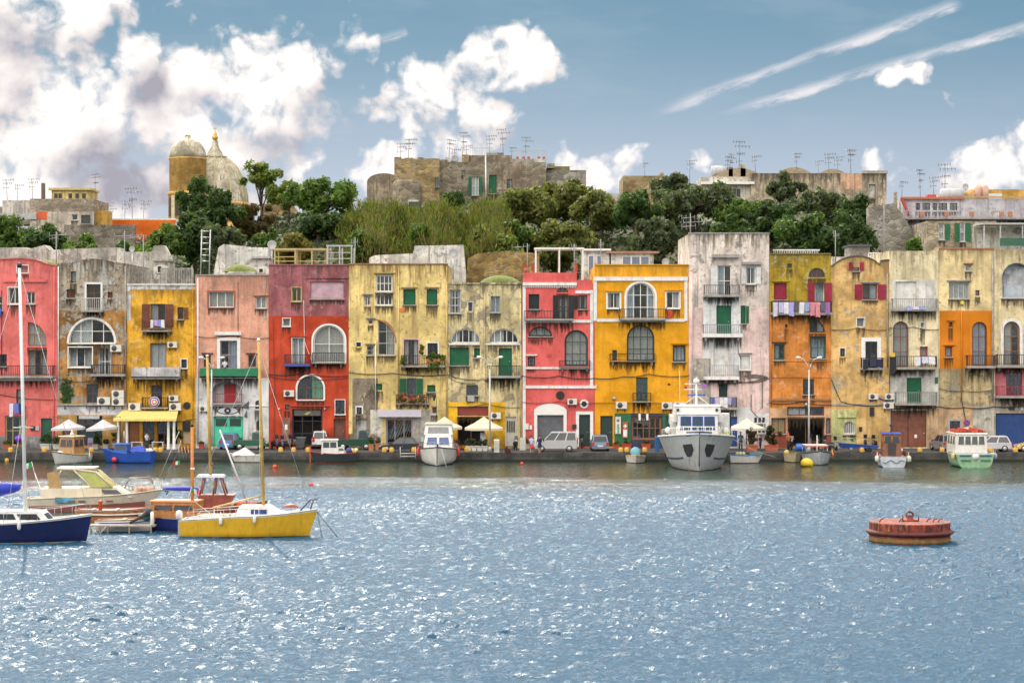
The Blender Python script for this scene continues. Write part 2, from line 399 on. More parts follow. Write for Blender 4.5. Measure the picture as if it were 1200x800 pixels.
# ------------------------------------------------------------------ water, quay, terrain
ZQ = .58; DE = dist(540.5, 0.0); DF = 146.3
def build_water():
    import numpy as np
    m, g, p = newmat('sea')
    tc = g.n('ShaderNodeTexCoord').outputs['Object']
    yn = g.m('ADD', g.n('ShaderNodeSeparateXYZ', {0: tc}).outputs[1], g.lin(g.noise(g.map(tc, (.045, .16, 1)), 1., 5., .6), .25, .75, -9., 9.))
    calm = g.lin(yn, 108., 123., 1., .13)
    w2 = g.noise(g.map(tc, (1.0, .62, 1), loc=(7, 3, 1)), 8.0, 5., .68, .3)
    w3 = g.noise(g.map(tc, (1.0, .8, 1), loc=(1, 8, 4)), 21., 3., .6)
    b = g.n('ShaderNodeBump', {'Height': g.m('MULTIPLY', calm, g.m('ADD', w2, g.m('MULTIPLY', w3, .40))), 'Strength': 1., 'Distance': .22})
    # darker, greener base colour in the strip under the quay
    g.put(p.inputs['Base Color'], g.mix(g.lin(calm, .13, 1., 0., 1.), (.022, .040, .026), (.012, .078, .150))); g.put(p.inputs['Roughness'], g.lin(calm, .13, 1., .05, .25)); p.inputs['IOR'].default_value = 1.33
    g.put(p.inputs['Normal'], b.outputs[0])
    # the harbour's chop as a real surface: many short crossing waves, calmer under the quay
    x = np.arange(-42, 42.01, .09); y = np.arange(44, DE+.05, .09); X, Y = np.meshgrid(x, y)
    rs = np.random.RandomState(3); Z = np.zeros_like(X); tot = 0
    gx = .5+.25*np.sin(.11*X+.05*Y+1)+.25*np.sin(.043*X-.17*Y)+.2*np.sin(.021*X+.31*Y+2)
    gx = .35+.6*np.clip(gx, .1, 1.)
    for i in range(56):
        lam = .235*2**(rs.rand()*2.1); th = math.pi/2+.25+rs.randn()*.55; k = 2*math.pi/lam; a = .0082*lam**.7*(.6+.8*rs.rand())
        ph = rs.rand()*6.28+.9*np.sin(X*(.2+.5*rs.rand())+rs.rand()*6)+.9*np.sin(Y*(.13+.4*rs.rand())+rs.rand()*6)
        w = np.sin(k*(math.cos(th)*X+math.sin(th)*Y)+ph); Z += a*(w+.35*np.cos(2*(k*(math.cos(th)*X+math.sin(th)*Y)+ph)))
    Z *= (.45+.75*gx)*(1-.85*np.clip((Y-106)/18, 0, 1))*1.1*WAVE
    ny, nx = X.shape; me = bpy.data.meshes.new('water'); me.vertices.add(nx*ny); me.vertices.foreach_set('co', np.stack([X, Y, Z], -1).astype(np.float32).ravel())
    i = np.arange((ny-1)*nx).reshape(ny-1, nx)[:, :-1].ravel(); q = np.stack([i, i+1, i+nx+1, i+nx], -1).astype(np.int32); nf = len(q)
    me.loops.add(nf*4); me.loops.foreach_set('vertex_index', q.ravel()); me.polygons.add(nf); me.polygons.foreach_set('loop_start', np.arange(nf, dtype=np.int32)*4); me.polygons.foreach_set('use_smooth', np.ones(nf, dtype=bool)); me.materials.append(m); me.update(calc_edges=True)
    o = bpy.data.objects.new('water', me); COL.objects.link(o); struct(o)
    mb = MB(); zz = -.02
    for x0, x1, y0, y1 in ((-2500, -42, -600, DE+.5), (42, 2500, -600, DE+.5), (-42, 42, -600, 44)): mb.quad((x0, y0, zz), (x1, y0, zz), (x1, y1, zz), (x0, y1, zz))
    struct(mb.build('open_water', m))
WAVE = 1.0
build_water()

def hill(x, y):
    def st(a, b, t): t = max(0, min(1, (t-a)/(b-a))); return t*t*(3-2*t)
    z = .3+11.4*st(152, 160, y)+6.2*st(160, 184, y)+3.4*st(184, 206, y)+.6*st(206, 260, y)
    z -= 20*st(330, 800, y)
    z -= 3.6*(1-st(-36, -14, x))*st(162, 185, y)
    z -= 2.0*st(20, 70, x)*st(150, 190, y)*(1-st(300, 330, y))
    z += .5*math.sin(x*.21+y*.13)*st(160, 180, y)+.35*math.sin(x*.53-y*.31)*st(160, 180, y)
    return z
def build_ground():
    m, g, p = newmat('soil')
    tc = g.n('ShaderNodeTexCoord').outputs['Object']
    c = g.mix(g.ss(g.noise(tc, .5, 7., .6), .35, .65), (.035, .045, .015), (.10, .085, .045)); c = g.mix(g.ss(g.noise(tc, 3., 5.), .5, .7), c, (.05, .07, .015))
    g.put(p.inputs['Base Color'], c); p.inputs['Roughness'].default_value = 1.
    ys = [147.5, 149, 151.5]+[152+i*1.5 for i in range(40)]+[214+8*i for i in range(16)]+[360, 420, 520, 650, 800, 1200, 3000]
    xs = [-2500, -900, -400, -250, -160]+[-120+4*i for i in range(61)]+[160, 250, 400, 900, 2500]
    mb = MB(); n = len(xs)
    mb.add([(x, y, hill(x, y)) for y in ys for x in xs], [(j*n+i, j*n+i+1, (j+1)*n+i+1, (j+1)*n+i) for j in range(len(ys)-1) for i in range(n-1)], 0, True)
    struct(mb.build('hillside_ground', m))
    # quay: stone wall into the water, paved top, kerb strip
    m2, g, p = newmat('quay_stone')
    tc = g.n('ShaderNodeTexCoord').outputs['Object']; zz = g.n('ShaderNodeSeparateXYZ', {0: tc}).outputs[2]
    c = g.mix(g.ss(g.noise(tc, 1.3, 7., .62), .3, .7), (.035, .033, .032), (.10, .095, .09))
    bl = g.n('ShaderNodeTexBrick', {'Vector': g.map(tc, (1, 1, 1), rot=(R(90), 0, 0)), 'Scale': 1., 'Mortar Size': .02, 'Brick Width': 1.4, 'Row Height': .33, 'Color1': (1, 1, 1, 1), 'Color2': (.7, .7, .7, 1), 'Mortar': (.3, .3, .3, 1)})
    c = g.mix(1., c, bl.outputs[0], 'MULTIPLY')
    c = g.mix(g.m('SUBTRACT', 1., g.ss(zz, .02, .28)), c, (.012, .016, .008))
    g.put(p.inputs['Base Color'], c); p.inputs['Roughness'].default_value = .8
    mb = MB(); mb.box(-300, 300, DE, DE+.55, -2.5, ZQ+.02)
    struct(mb.build('quay_wall', m2))
    m3, g, p = newmat('quay_paving')
    tc = g.n('ShaderNodeTexCoord').outputs['Object']
    c = g.mix(g.ss(g.noise(tc, .8, 8., .62), .3, .7), (.035, .034, .036), (.085, .08, .078)); c = g.mix(g.m('MULTIPLY', g.ss(g.noise(tc, 5., 4.), .55, .7), .6), c, (.025, .025, .025))
    g.put(p.inputs['Base Color'], c); p.inputs['Roughness'].default_value = .75
    mb = MB(); mb.box(-300, 300, DE+.55, 152, -2.5, ZQ)
    struct(mb.build('quay_road', m3))
build_ground()
# ------------------------------------------------------------------ houses along the quay
S = F/DF                        # photo pixels per metre on the facade line
CURT = [mat((.62, .60, .56), .9, var=.15, scale=6.), mat((.50, .46, .40), .9, var=.15, scale=6.), mat((.42, .46, .50), .9, var=.2, scale=6.)]
rnd = random.Random(5)
_ac_mesh = {}
def _dripm():
    m = bpy.data.materials.new('drip_stain'); m.use_nodes = True; nt = m.node_tree; nt.nodes.clear(); g = G(nt)
    o = g.n('ShaderNodeOutputMaterial'); tc = g.n('ShaderNodeTexCoord').outputs['Object']; at = g.n('ShaderNodeAttribute', attribute_name='drip').outputs['Fac']
    n = g.noise(g.map(tc, (4.2, 1, .35)), 1.4, 7., .65); f = g.m('MULTIPLY', g.ss(g.m('ADD', n, g.m('MULTIPLY', at, .22)), .52, .72), g.ss(at, .0, .55))
    d = g.n('ShaderNodeBsdfDiffuse', {'Color': (.055, .042, .032)}); t = g.n('ShaderNodeBsdfTransparent')
    mx = g.n('ShaderNodeMixShader', {0: g.m('MULTIPLY', f, .62), 1: t.outputs[0], 2: d.outputs[0]}); nt.links.new(mx.outputs[0], o.inputs[0]); return m
M_drip = _dripm()
class House:
    def __init__(s, label, x0, x1, top, wall, trims=None, roofpts=None, depth=9.5, set=0., cat='house', name='house', d=DF, base=525, fade=None):
        s.d = d; s.S = F/d; s.x0, s.x1, s.top, s.base = x0, x1, top, base; s.roofpts = roofpts; s.depth = depth
        s.root = thing(name, label, cat, (wx(x0, d), d+set, wz(base, d)))
        s.wmats = [wall, M_room]; s.zones = []; s.ops = []; s.drips = []; s.w = (x1-x0)/s.S
    def X(s, px): return (px-s.x0)/s.S
    def Z(s, py): return (s.base-py)/s.S
    def zone(s, x0, y0, x1, y1, m):
        if m not in s.wmats: s.wmats.append(m)
        s.zones.append((s.X(x0), s.Z(y1), s.X(x1), s.Z(y0), s.wmats.index(m)))
    def outline(s, a, b, c, d, arch, rise):
        """top edge of an opening a..c wide, b..d high, as points left to right"""
        N = 14; w = c-a
        if not arch: return [(a, d), (c, d)]
        if arch == 'round':
            rise = min(rise if rise else w/2, d-b-.01); zs = d-rise
            return [(a+w/2-w/2*math.cos(math.pi*i/N), zs+rise*math.sin(math.pi*i/N)) for i in range(N+1)]
        if arch == 'ql':                         # full height at the left, curving down to the right
            rise = rise or min(w, d-b-.01); zs = d-rise
            return [(a+w*math.sin(math.pi/2*i/N), zs+rise*math.cos(math.pi/2*i/N)) for i in range(N+1)]
    def win(s, x0, y0, x1, y1, arch=None, rise=None, nx=2, ny=2, fm=None, sh=None, shm=None, cur=None, sur=None, sw=.12, sill=True, cap=None,
            door=False, panel=None, name=None, fw=.06, open_=False, bars=False, glass=None, shx=1.0, deep=.8, pname=None):
        a, b, c, d = s.X(x0), s.Z(y1), s.X(x1), s.Z(y0); rise = rise/s.S if rise else None
        top = s.outline(a, b, c, d, arch, rise)
        s.ops.append((a, b, c, d, top, deep if not panel else .2))
        fm = fm or M_white; w, h = c-a, d-b
        nm = name or ('door' if door else 'window')
        P = [(a, b)]+top+[(c, b)]
        inn = lambda q, f: (a+w/2+(q[0]-a-w/2)*(w-2*f)/w, b+f+(q[1]-b)*(h-2*f)/h)
        mb = MB(); y = .16
        Q = [inn(q, fw) for q in P]; n = len(P)
        for i in range(n):
            j = (i+1) % n
            mb.quad((P[i][0], y, P[i][1]), (P[j][0], y, P[j][1]), (Q[j][0], y, Q[j][1]), (Q[i][0], y, Q[i][1]))
            mb.quad((Q[i][0], y, Q[i][1]), (Q[j][0], y, Q[j][1]), (Q[j][0], y+.07, Q[j][1]), (Q[i][0], y+.07, Q[i][1]))
        def ztop(x):
            for (p, q) in zip(top, top[1:]):
                if p[0]-1e-6 <= x <= q[0]+1e-6: return p[1]+(q[1]-p[1])*((x-p[0])/max(1e-6, q[0]-p[0]))
            return d
        if panel is None:
            for i in range(1, nx):
                x = a+w*i/nx; mb.box(x-.025, x+.025, y+.01, y+.06, b+fw, max(b+fw+.02, ztop(x)-fw*.6))
            for k in range(1, ny):
                z = b+h*k/ny; xs = [a+w*t/40 for t in range(41)]; ok = [x for x in xs if ztop(x) >= z]
                if ok: mb.box(ok[0]+fw*.5, ok[-1]-fw*.5, y+.005, y+.055, z-.022, z+.022)
            if bars:
                k = int(w/.13)
                for i in range(1, k): x = a+w*i/k; mb.box(x-.011, x+.011, .05, .07, b+.02, ztop(x)-.02)
        o = mb.build(nm, fm, s.root)
        if panel is None and not open_:
            g = MB(); g.add([(q[0], y+.04, q[1]) for q in Q], [tuple(range(n))]); g.build('pane', glass or M_glass, o, recalc=False)
        if panel is not None:
            g = MB(); g.prism(Q, y-.02, y+.03); g.build(pname or 'panel', panel, o)
            if door or nm == 'door':
                g = MB(); g.ball((c-fw-.12, y-.05, b+1.0), .04, n=6); g.build('handle', M_steel, o)
        if cur is None: cur = rnd.choice([0, 0, 1, 1, 2])
        if panel is None and cur and not open_:
            g = MB(); m = rnd.choice(CURT)
            spans = [(a, c)] if cur == 2 else rnd.choice([[(a, a+w*.30), (c-w*.30, c)], [(a, a+w*.5)], [(c-w*.45, c)]])
            for (p, q) in spans:
                k = max(3, int((q-p)/.09)); pts = [p+(q-p)*i/k for i in range(k+1)]
                for i in range(k):
                    xa, xb = pts[i], pts[i+1]; ya, yb = .34+.035*(i % 2), .34+.035*((i+1) % 2); zt = min(ztop(xa), ztop(xb))-.03
                    g.quad((xa, ya, b+.08), (xb, yb, b+.08), (xb, yb, zt), (xa, ya, zt))
            g.build('curtain', m, o)
        if sur:
            g = MB(); pts = [(a, b-(0 if door else .0))]+top+[(c, b)]
            T = [(a+w/2+(q[0]-a-w/2)*(w+2*sw)/w, b+(q[1]-b)*(h+sw)/h) for q in pts]
            for i in range(len(pts)-1):
                p, q, r_, t_ = pts[i], pts[i+1], T[i+1], T[i]
                g.quad((p[0], -.045, p[1]), (q[0], -.045, q[1]), (r_[0], -.045, r_[1]), (t_[0], -.045, t_[1]))
                g.quad((t_[0], -.045, t_[1]), (r_[0], -.045, r_[1]), (r_[0], .03, r_[1]), (t_[0], .03, t_[1]))
                g.quad((p[0], -.045, p[1]), (q[0], -.045, q[1]), (q[0], .1, q[1]), (p[0], .1, p[1]))
            g.build('surround', sur, o)
        if sill and not door and b > .4:
            g = MB(); g.box(a-.08, c+.08, -.10, .14, b-.075, b-.002); g.build('sill', M_stone_trim if not sur else sur, o)
        if cap:
            g = MB(); g.box(a-.15, c+.15, -.16, .02, d+.10, d+.17); g.box(a-.10, c+.10, -.08, .02, d+.05, d+.10); g.build('lintel', cap, o)
        if sh:                                   # open shutters folded back on the wall
            sides = {'both': (-1, 1), 'l': (-1,), 'r': (1,)}[sh]
            for sd_ in sides:
                g = MB(); sx = (w/2*shx if sh == 'both' else w*.5*shx); t = rnd.uniform(.02, .12)
                xa = a-.02 if sd_ < 0 else c+.02; xb = xa+sd_*sx
                b0 = [(xa, -.02), (xb, -.05-t), (xb, -.09-t), (xa, -.06)]
                if sd_ < 0: b0 = b0[::-1]
                g.hexa([(p, q, b+.02) for p, q in b0], [(p, q, d-.02) for p, q in b0]); g.build('shutter', shm, o)
        return o
    def balc(s, x0, x1, yt, ys, yb, kind='bars', rail=None, slab=None, depth=.75, step=.13):
        a, c, zt, z1, z0 = s.X(x0), s.X(x1), s.Z(yt), s.Z(ys), s.Z(yb)
        s.drips.append((a, c, z0-.01, rnd.uniform(.5, 1.4)))
        mb = MB(); mb.box(a, c, -depth, -.001, z0+.03, z1); mb.box(a+.05, c-.05, -depth+.08, -.001, z0, z0+.03)
        for x in (a+.25, c-.25): mb.prismx([(-.002, z0), (-depth*.7, z0), (-.002, z0-.25)], x-.06, x+.06)
        o = mb.build('balcony', slab or M_stone_trim, s.root)
        r = MB(); rm = rail or M_iron
        if kind == 'bars':
            r.box(a+.02, c-.02, -depth+.03, -depth+.07, zt-.05, zt)
            r.box(a+.02, a+.06, -depth+.07, 0, zt-.05, zt); r.box(c-.06, c-.02, -depth+.07, 0, zt-.05, zt)
            k = max(2, int((c-a)/step))
            for i in range(k+1):
                x = a+.04+(c-a-.08)*i/k; r.box(x-.014, x+.014, -depth+.036, -depth+.064, z1, zt-.05)
            for i in range(1, 4):
                for x in (a+.04, c-.04): r.box(x-.014, x+.014, -depth+.05+depth*i/4.5-.014, -depth+.05+depth*i/4.5+.014, z1, zt-.05)
            r.box(a+.04, c-.04, -depth+.04, -depth+.06, z1+.08, z1+.11)
        elif kind == 'panel':
            r.box(a, c, -depth, -depth+.05, z1-.1, zt); r.box(a, a+.05, -depth+.05, -.001, z1, zt); r.box(c-.05, c, -depth+.05, -.001, z1, zt)
        r.build('railing', rm, o); return o
    def box(s, name, x0, y0, x1, y1, m, proud=.06, back=.02):
        mb = MB(); mb.box(s.X(x0), s.X(x1), -proud, back, s.Z(y1), s.Z(y0)); return mb.build(name, m, s.root)
    def ac(s, x0, y0, w=15):
        h = w*.62
        o = bpy.data.objects.new('air_conditioner', _ac_mesh['case']); COL.objects.link(o); o.parent = s.root
        o.location = (s.X(x0), -.02, s.Z(y0+h)); k = w/s.S/.9; o.scale = (k, k, k)
        for nm in ('fan_grille', 'bracket'):
            q = bpy.data.objects.new(nm, _ac_mesh[nm]); COL.objects.link(q); q.parent = o
    def tube(s, name, pts, r, m, y=-.05):
        mb = MB(); mb.tube([(s.X(p[0]), (p[2] if len(p) > 2 else y), s.Z(p[1])) for p in pts], r, 6); return mb.build(name, m, s.root)
    def cable(s, pts, r=.022, y=-.07, m=None):
        P = []
        for (p, q) in zip(pts, pts[1:]):
            for i in range(8):
                t = i/8; P.append((p[0]+(q[0]-p[0])*t, p[1]+(q[1]-p[1])*t+2.0*4*t*(1-t)*min(1, abs(q[0]-p[0])/40)))
        P.append(pts[-1]); return s.tube('cable', P, r, m or M_cable, y)
    def rnd_disc(s, name, px, py, r, m, y=-.03):
        mb = MB(); mb.lathe([(r/s.S, 0), (r/s.S, -.05), (r/s.S*.9, -.06), (.01, -.06)], (s.X(px), y+.03, s.Z(py)), 18, axis='y', smooth=False); return mb.build(name, m, s.root)
    def finish(s, coping=None, roofm=None):
        W, T = s.w, s.Z(s.top); g = .008
        xs = {g, W-g}; zs = {-.5, T}
        for (a, b, c, d, t, dp) in s.ops: xs |= {a, c}; zs |= {b, d}
        for (a, b, c, d, k) in s.zones: xs |= {a, c}; zs |= {b, d}
        xs = sorted(x for x in xs if g-1e-9 <= x <= W-g+1e-9); zs = sorted(z for z in zs if -.5 <= z <= T+1e-9)
        mb = MB()
        def zmat(x, z):
            k = 0
            for (a, b, c, d, q) in s.zones:
                if a-1e-6 <= x <= c+1e-6 and b-1e-6 <= z <= d+1e-6: k = q
            return k
        for xa, xb in zip(xs, xs[1:]):
            if xb-xa < 1e-5: continue
            for za, zb in zip(zs, zs[1:]):
                if zb-za < 1e-5: continue
                x, z = (xa+xb)/2, (za+zb)/2
                if any(a < x < c and b < z < d for (a, b, c, d, t, dp) in s.ops): continue
                mb.quad((xa, 0, za), (xb, 0, za), (xb, 0, zb), (xa, 0, zb), zmat(x, z))
        for (a, b, c, d, top, dp) in s.ops:
            k = zmat((a+c)/2, b-.05); kt = zmat((a+c)/2, d+.02)
            for p, q in zip(top, top[1:]):
                if p[1] < d-1e-5 or q[1] < d-1e-5:
                    mb.quad((p[0], 0, p[1]), (q[0], 0, q[1]), (q[0], 0, d), (p[0], 0, d), kt)
            P = [(a, b)]+top+[(c, b)]
            for i in range(len(P)):
                p, q = P[i], P[(i+1) % len(P)]
                mb.quad((p[0], 0, p[1]), (p[0], .24, p[1]), (q[0], .24, q[1]), (q[0], 0, q[1]), k)
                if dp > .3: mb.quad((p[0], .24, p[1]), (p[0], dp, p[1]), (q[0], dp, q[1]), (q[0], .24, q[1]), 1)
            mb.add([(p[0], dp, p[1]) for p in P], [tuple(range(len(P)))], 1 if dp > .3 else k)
        D = s.depth
        mb.quad((g, 0, -.5), (g, D, -.5), (g, D, T), (g, 0, T), zmat(g, T-.1)); mb.quad((W-g, 0, -.5), (W-g, D, -.5), (W-g, D, T), (W-g, 0, T), zmat(W-g, T-.1))
        mb.quad((g, D, -.5), (W-g, D, -.5), (W-g, D, T), (g, D, T))
        kt = zmat(W/2, T-.1)
        mb.quad((g, 0, T), (W-g, 0, T), (W-g, .3, T), (g, .3, T), kt); mb.quad((g, .3, T), (W-g, .3, T), (W-g, .3, T-.4), (g, .3, T-.4), kt)
        if s.roofpts:
            pts = [(s.X(p), s.Z(q)) for p, q in s.roofpts]
            for p, q in zip(pts, pts[1:]):
                za, zb = max(p[1], T), max(q[1], T)
                mb.quad((p[0], 0, T), (q[0], 0, T), (q[0], 0, zb), (p[0], 0, za), kt)
                mb.quad((p[0], 0, za), (q[0], 0, zb), (q[0], .3, zb), (p[0], .3, za), kt)
                mb.quad((p[0], .3, T), (q[0], .3, T), (q[0], .3, zb), (p[0], .3, za), kt)
        # dirty water marks that ran down the plaster below sills and slabs
        drip0 = len(mb.v); s.wmats.append(M_drip); kd = len(s.wmats)-1; r_ = random.Random(int(s.x0)+3)
        marks = [(a-.05, c+.05, b-.08, r_.uniform(.5, 1.3)) for (a, b, c, d, t, dp) in s.ops if b > 1.0]+s.drips
        for (a, c, z, L) in marks:
            L = min(L, z-.2)
            if L > .2: mb.quad((max(a, .02), -.004, z), (min(c, W-.02), -.004, z), (min(c, W-.02), -.004, z-L), (max(a, .02), -.004, z-L), kd)
        s.wall = mb.build('wall', s.wmats, s.root, recalc=False)
        at = s.wall.data.attributes.new('drip', 'FLOAT', 'POINT')
        at.data.foreach_set('value', [0.]*drip0+[1., 1., 0., 0.]*((len(mb.v)-drip0)//4))
        r = MB(); r.box(g+.01, W-g-.01, .31, D-.01, T-.55, T-.3); r.build('roof', roofm or M_roof, s.root)
        if coping:
            c = MB(); pts = [(s.X(p), s.Z(q)) for p, q in s.roofpts] if s.roofpts else [(0, T), (W, T)]
            for p, q in zip(pts, pts[1:]): c.hexa([(p[0], -.07, p[1]), (q[0], -.07, q[1]), (q[0], .36, q[1]), (p[0], .36, p[1])], [(p[0], -.07, p[1]+.09), (q[0], -.07, q[1]+.09), (q[0], .36, q[1]+.09), (p[0], .36, p[1]+.09)])
            c.build('coping', coping, s.root)
        return s
M_stone_trim = mat((.30, .28, .25), .9, var=.3, dirt=.5); M_roof = mat((.22, .2, .18), .95, var=.3); M_cable = mat((.04, .038, .036), .7)
def _acm():
    mb = MB(); mb.box(0, .9, -.36, -.06, 0, .56); mb.box(.03, .87, -.372, -.36, .03, .53)
    o = mb.build('tmp', mat((.62, .60, .54), .6, var=.1, dirt=.3)); _ac_mesh['case'] = o.data; bpy.data.objects.remove(o)
    mb = MB(); mb.lathe([(.22, -.372), (.22, -.39), (.19, -.392), (.06, -.385), (.06, -.40), (.01, -.40)], (.33, 0, .28), 18, axis='y')
    o = mb.build('tmp', mat((.05, .05, .055), .6)); _ac_mesh['fan_grille'] = o.data; bpy.data.objects.remove(o)
    mb = MB()
    for x in (.12, .72): mb.box(x, x+.05, -.34, .02, -.05, -.002); mb.box(x, x+.05, -.03, .02, -.3, -.05)
    o = mb.build('tmp', M_iron); _ac_mesh['bracket'] = o.data; bpy.data.objects.remove(o)
_acm()

M_grn = slats((.010, .115, .050)); M_grn_door = mat((.012, .085, .045), .55, var=.25); M_brn = slats((.16, .05, .025)); M_redsh = slats((.30, .018, .045)); M_dkgrn = mat((.012, .035, .030), .5)
M_wsh = slats((.70, .69, .66)); M_wood = mat((.26, .11, .035), .5, var=.3); M_brown = mat((.14, .05, .03), .6, var=.3); M_roller = slats((.13, .135, .15), .09); M_pinksh = slats((.52, .33, .38), .10)
M_grey = mat((.36, .36, .36), .6, dirt=.3); M_ltrim = mat((.68, .66, .63), .8, var=.12, dirt=.35); M_dkfr = mat((.03, .032, .04), .5)
def lace(h, x0, x1, y, drop, cols, name='washing_line', label='', n=None, group='washing hung out to dry', yy=-.85, seed=1):
    """washing hung on a line in front of the facade: a thing, its garments parts"""
    r_ = random.Random(seed); a, c, z = h.X(x0), h.X(x1), h.Z(y)
    base = h.root.matrix_world if False else h.root.location
    t = thing(name, label, 'washing', (base[0]+a, base[1]+yy, base[2]+z), 0, group); L = c-a
    mb = MB(); mb.tube([(L*i/6, 0, -.03*math.sin(math.pi*i/6)) for i in range(7)], .012, 5); mb.build('line', M_cable, t)
    n = n or len(cols); x = .02
    for i in range(n):
        w = (L-.04)/n*r_.uniform(.82, .98); dz = drop/h.S*r_.uniform(.65, 1.1); k = 6
        g = MB(); rings = []
        for j in range(5):
            zz = -dz*j/4; rings.append([(x+w*q/k+.01*j*math.sin(q*2+i), .03*math.sin(q*1.9+i)*(j/4)-.015, zz-.02-.02*math.sin(q+i)*(j/4)) for q in range(k+1)])
        g.loft(rings); rings2 = [[(p[0], p[1]+.02, p[2]) for p in r] for r in rings]; g.loft(rings2)
        g.build('garment', cols[i % len(cols)], t); x += (L-.04)/n
    return t
def cloth(c): return mat(c, .9, var=.22, scale=5.)
# ------------------------------------------------------------------ the row, left to right
CORAL = (.66, .17, .155)
def houses():
    # 1 coral, curved parapet, at the left edge
    p = plaster(CORAL, (.55, .30, .26), .12, .32, 1, 13.2, .12)
    h = House('coral pink house with curved parapet at the left edge of the quay', -62, 67, 312, p, roofpts=[(-62, 312), (-45, 311), (-20, 307), (0, 304.5), (25, 303), (42, 305), (56, 310), (67, 312)])
    h.zone(-62, 511, 67, 540, plaster((.23, .22, .24), seed=2, peel=.3))
    h.win(20, 311, 33, 320, nx=1, ny=1, sill=False, sur=M_ltrim, sw=.05); h.win(10, 337, 24, 356, nx=2, ny=1, cur=0, sur=M_ltrim, sw=.06); h.win(31, 342, 41, 356, nx=2, ny=1, fm=M_ltrim, cur=0)
    h.win(-14, 347, 3, 364, cur=1); h.win(-46, 337, -30, 357, cur=1); h.box('string_course', 4, 328, 55, 330.5, p, .12)
    h.win(32.5, 377.5, 54, 405.5, 'ql', nx=3, ny=2, fm=M_wood, sill=False); h.win(33, 410, 55, 440, nx=3, ny=1, fm=M_wood, door=True, name='door', cur=1)
    h.win(-10, 415, 8, 429, nx=2, ny=1, fm=M_brown); h.win(-44, 405, -26, 440, door=True, fm=M_wood); h.win(19, 456, 29, 475, fm=M_dkfr, cur=1)
    h.balc(-60, 65, 428, 440, 443, 'bars', depth=.9); h.box('cornice', -62, 443.5, 66, 446, M_ltrim, .10)
    h.win(6, 487, 31, 522, nx=3, ny=2, fm=mat((.42, .30, .10), .5), door=True, cur=0, fw=.09); h.win(48, 490, 61, 522, panel=M_grn_door, door=True, fm=M_grn_door); h.win(-44, 487, -14, 522, panel=M_brown, door=True, fm=M_brown)
    h.box('meter_box', 36, 499, 41, 504, M_dark, .1); h.box('meter_box', 42, 499, 46, 504, M_steel, .1)
    h.tube('drainpipe', [(63.5, 314), (63.5, 524)], .05, p); h.cable([(-62, 466), (0, 462), (67, 468)]); h.tube('drainpipe', [(2, 340), (2, 440)], .03, M_cable)
    h.finish(mat((.50, .13, .12), .9, dirt=.4))
    lace(h, 12, 29, 472, 15, [cloth((.55, .6, .75)), cloth((.10, .18, .55)), cloth((.02, .03, .12))], label='blue and white washing under a window of the coral house at the left edge', yy=-.35)
    lace(h, -2, 3.5, 361, 8, [cloth((.02, .10, .6))], label='bright blue cloth hanging from a window at the left edge of the photo', yy=-.3, n=1)
    # 2 stained grey over ochre
    p = plaster((.40, .33, .25), (.46, .44, .40), .66, 1., 3, 13.3, .3, (.035, .03, .027)); oc = plaster((.40, .20, .065), (.36, .33, .28), .66, .7, 4, None, .32, (.035, .03, .027))
    h = House('narrow house with blackened grey top, ochre middle and big arched window', 67, 149, 309, p, roofpts=[(67, 309), (84, 308), (92, 305), (108, 303), (122, 304), (134, 307), (149, 309)])
    h.zone(67, 364, 149, 476, oc); h.zone(67, 476, 149, 486, plaster((.55, .54, .55), seed=5, peel=.2)); h.zone(67, 486, 149, 540, plaster((.50, .30, .10), seed=6, peel=.25))
    h.win(83, 318, 89, 331, nx=1, ny=1, fm=M_dkfr, sill=False); h.win(78, 339, 88, 349, panel=M_brn, fm=M_brown, name='window', pname='shutter'); h.win(101.5, 333, 118, 363, nx=2, ny=3, sur=M_ltrim, sw=.14, fm=M_brown, door=True, name='window', cur=0)
    h.win(126, 342, 132, 349, panel=M_brn, fm=M_brown, sill=False, name='window', pname='shutter'); h.balc(97, 122, 349, 363, 366, 'bars', mat((.5, .48, .45), .8), depth=.6)
    h.win(81, 374, 134, 402, 'round', 27.5, nx=4, ny=2, fm=M_white, sur=M_ltrim, sw=.16, cur=1, sill=True); h.win(80.5, 407, 108, 430, nx=3, ny=1, fm=M_white, sur=M_white, sw=.07, cur=1); h.win(115, 407, 130, 440, nx=2, ny=2, door=True, fm=M_white, cur=1)
    h.balc(108, 148, 427, 438, 441, 'bars', depth=.6); h.win(101.5, 450, 115, 472, nx=2, ny=2, fm=M_brown, sill=True); h.ac(130, 404, 13); h.ac(115, 465, 15); h.ac(132, 457, 14); h.ac(132, 466, 14)
    h.box('cornice', 67, 472.5, 149, 475, M_stone_trim, .16); h.win(90, 487, 120, 522, nx=3, ny=2, fm=M_dkfr, door=True, fw=.08); h.win(73, 503, 83, 522, door=True, panel=M_brown, fm=M_brown)
    h.box('sign_board', 93, 487, 117, 490.5, mat((.4, .4, .4), .6), .2)
    h.tube('drainpipe', [(147, 312), (147, 476)], .05, M_stone_trim); h.tube('drainpipe', [(68.5, 312), (68.5, 470)], .04, M_ltrim); h.cable([(67, 444), (107, 446), (149, 443)])
    mb = MB()
    r_ = random.Random(3)
    for i in range(260):
        x, z = h.X(78+r_.gauss(0, 3)), h.Z(460+r_.gauss(0, 7)); y = -r_.uniform(.01, .18); q = r_.uniform(.05, .11)
        mb.quad((x-q, y, z), (x, y-.05, z-q), (x+q, y, z), (x, y+.03, z+q))
    mb.build('climbing_ivy', leafmat((.02, .06, .012), (.04, .10, .02), (.08, .14, .03)), h.root)
    h.finish()
    # 3 ochre yellow
    p = plaster((.62, .33, .045), (.58, .45, .22), .34, .5, 7, 11.6, .24)
    h = House('ochre yellow house with brown shutters and a yellow awning over its cafe', 149, 229, 334, p)
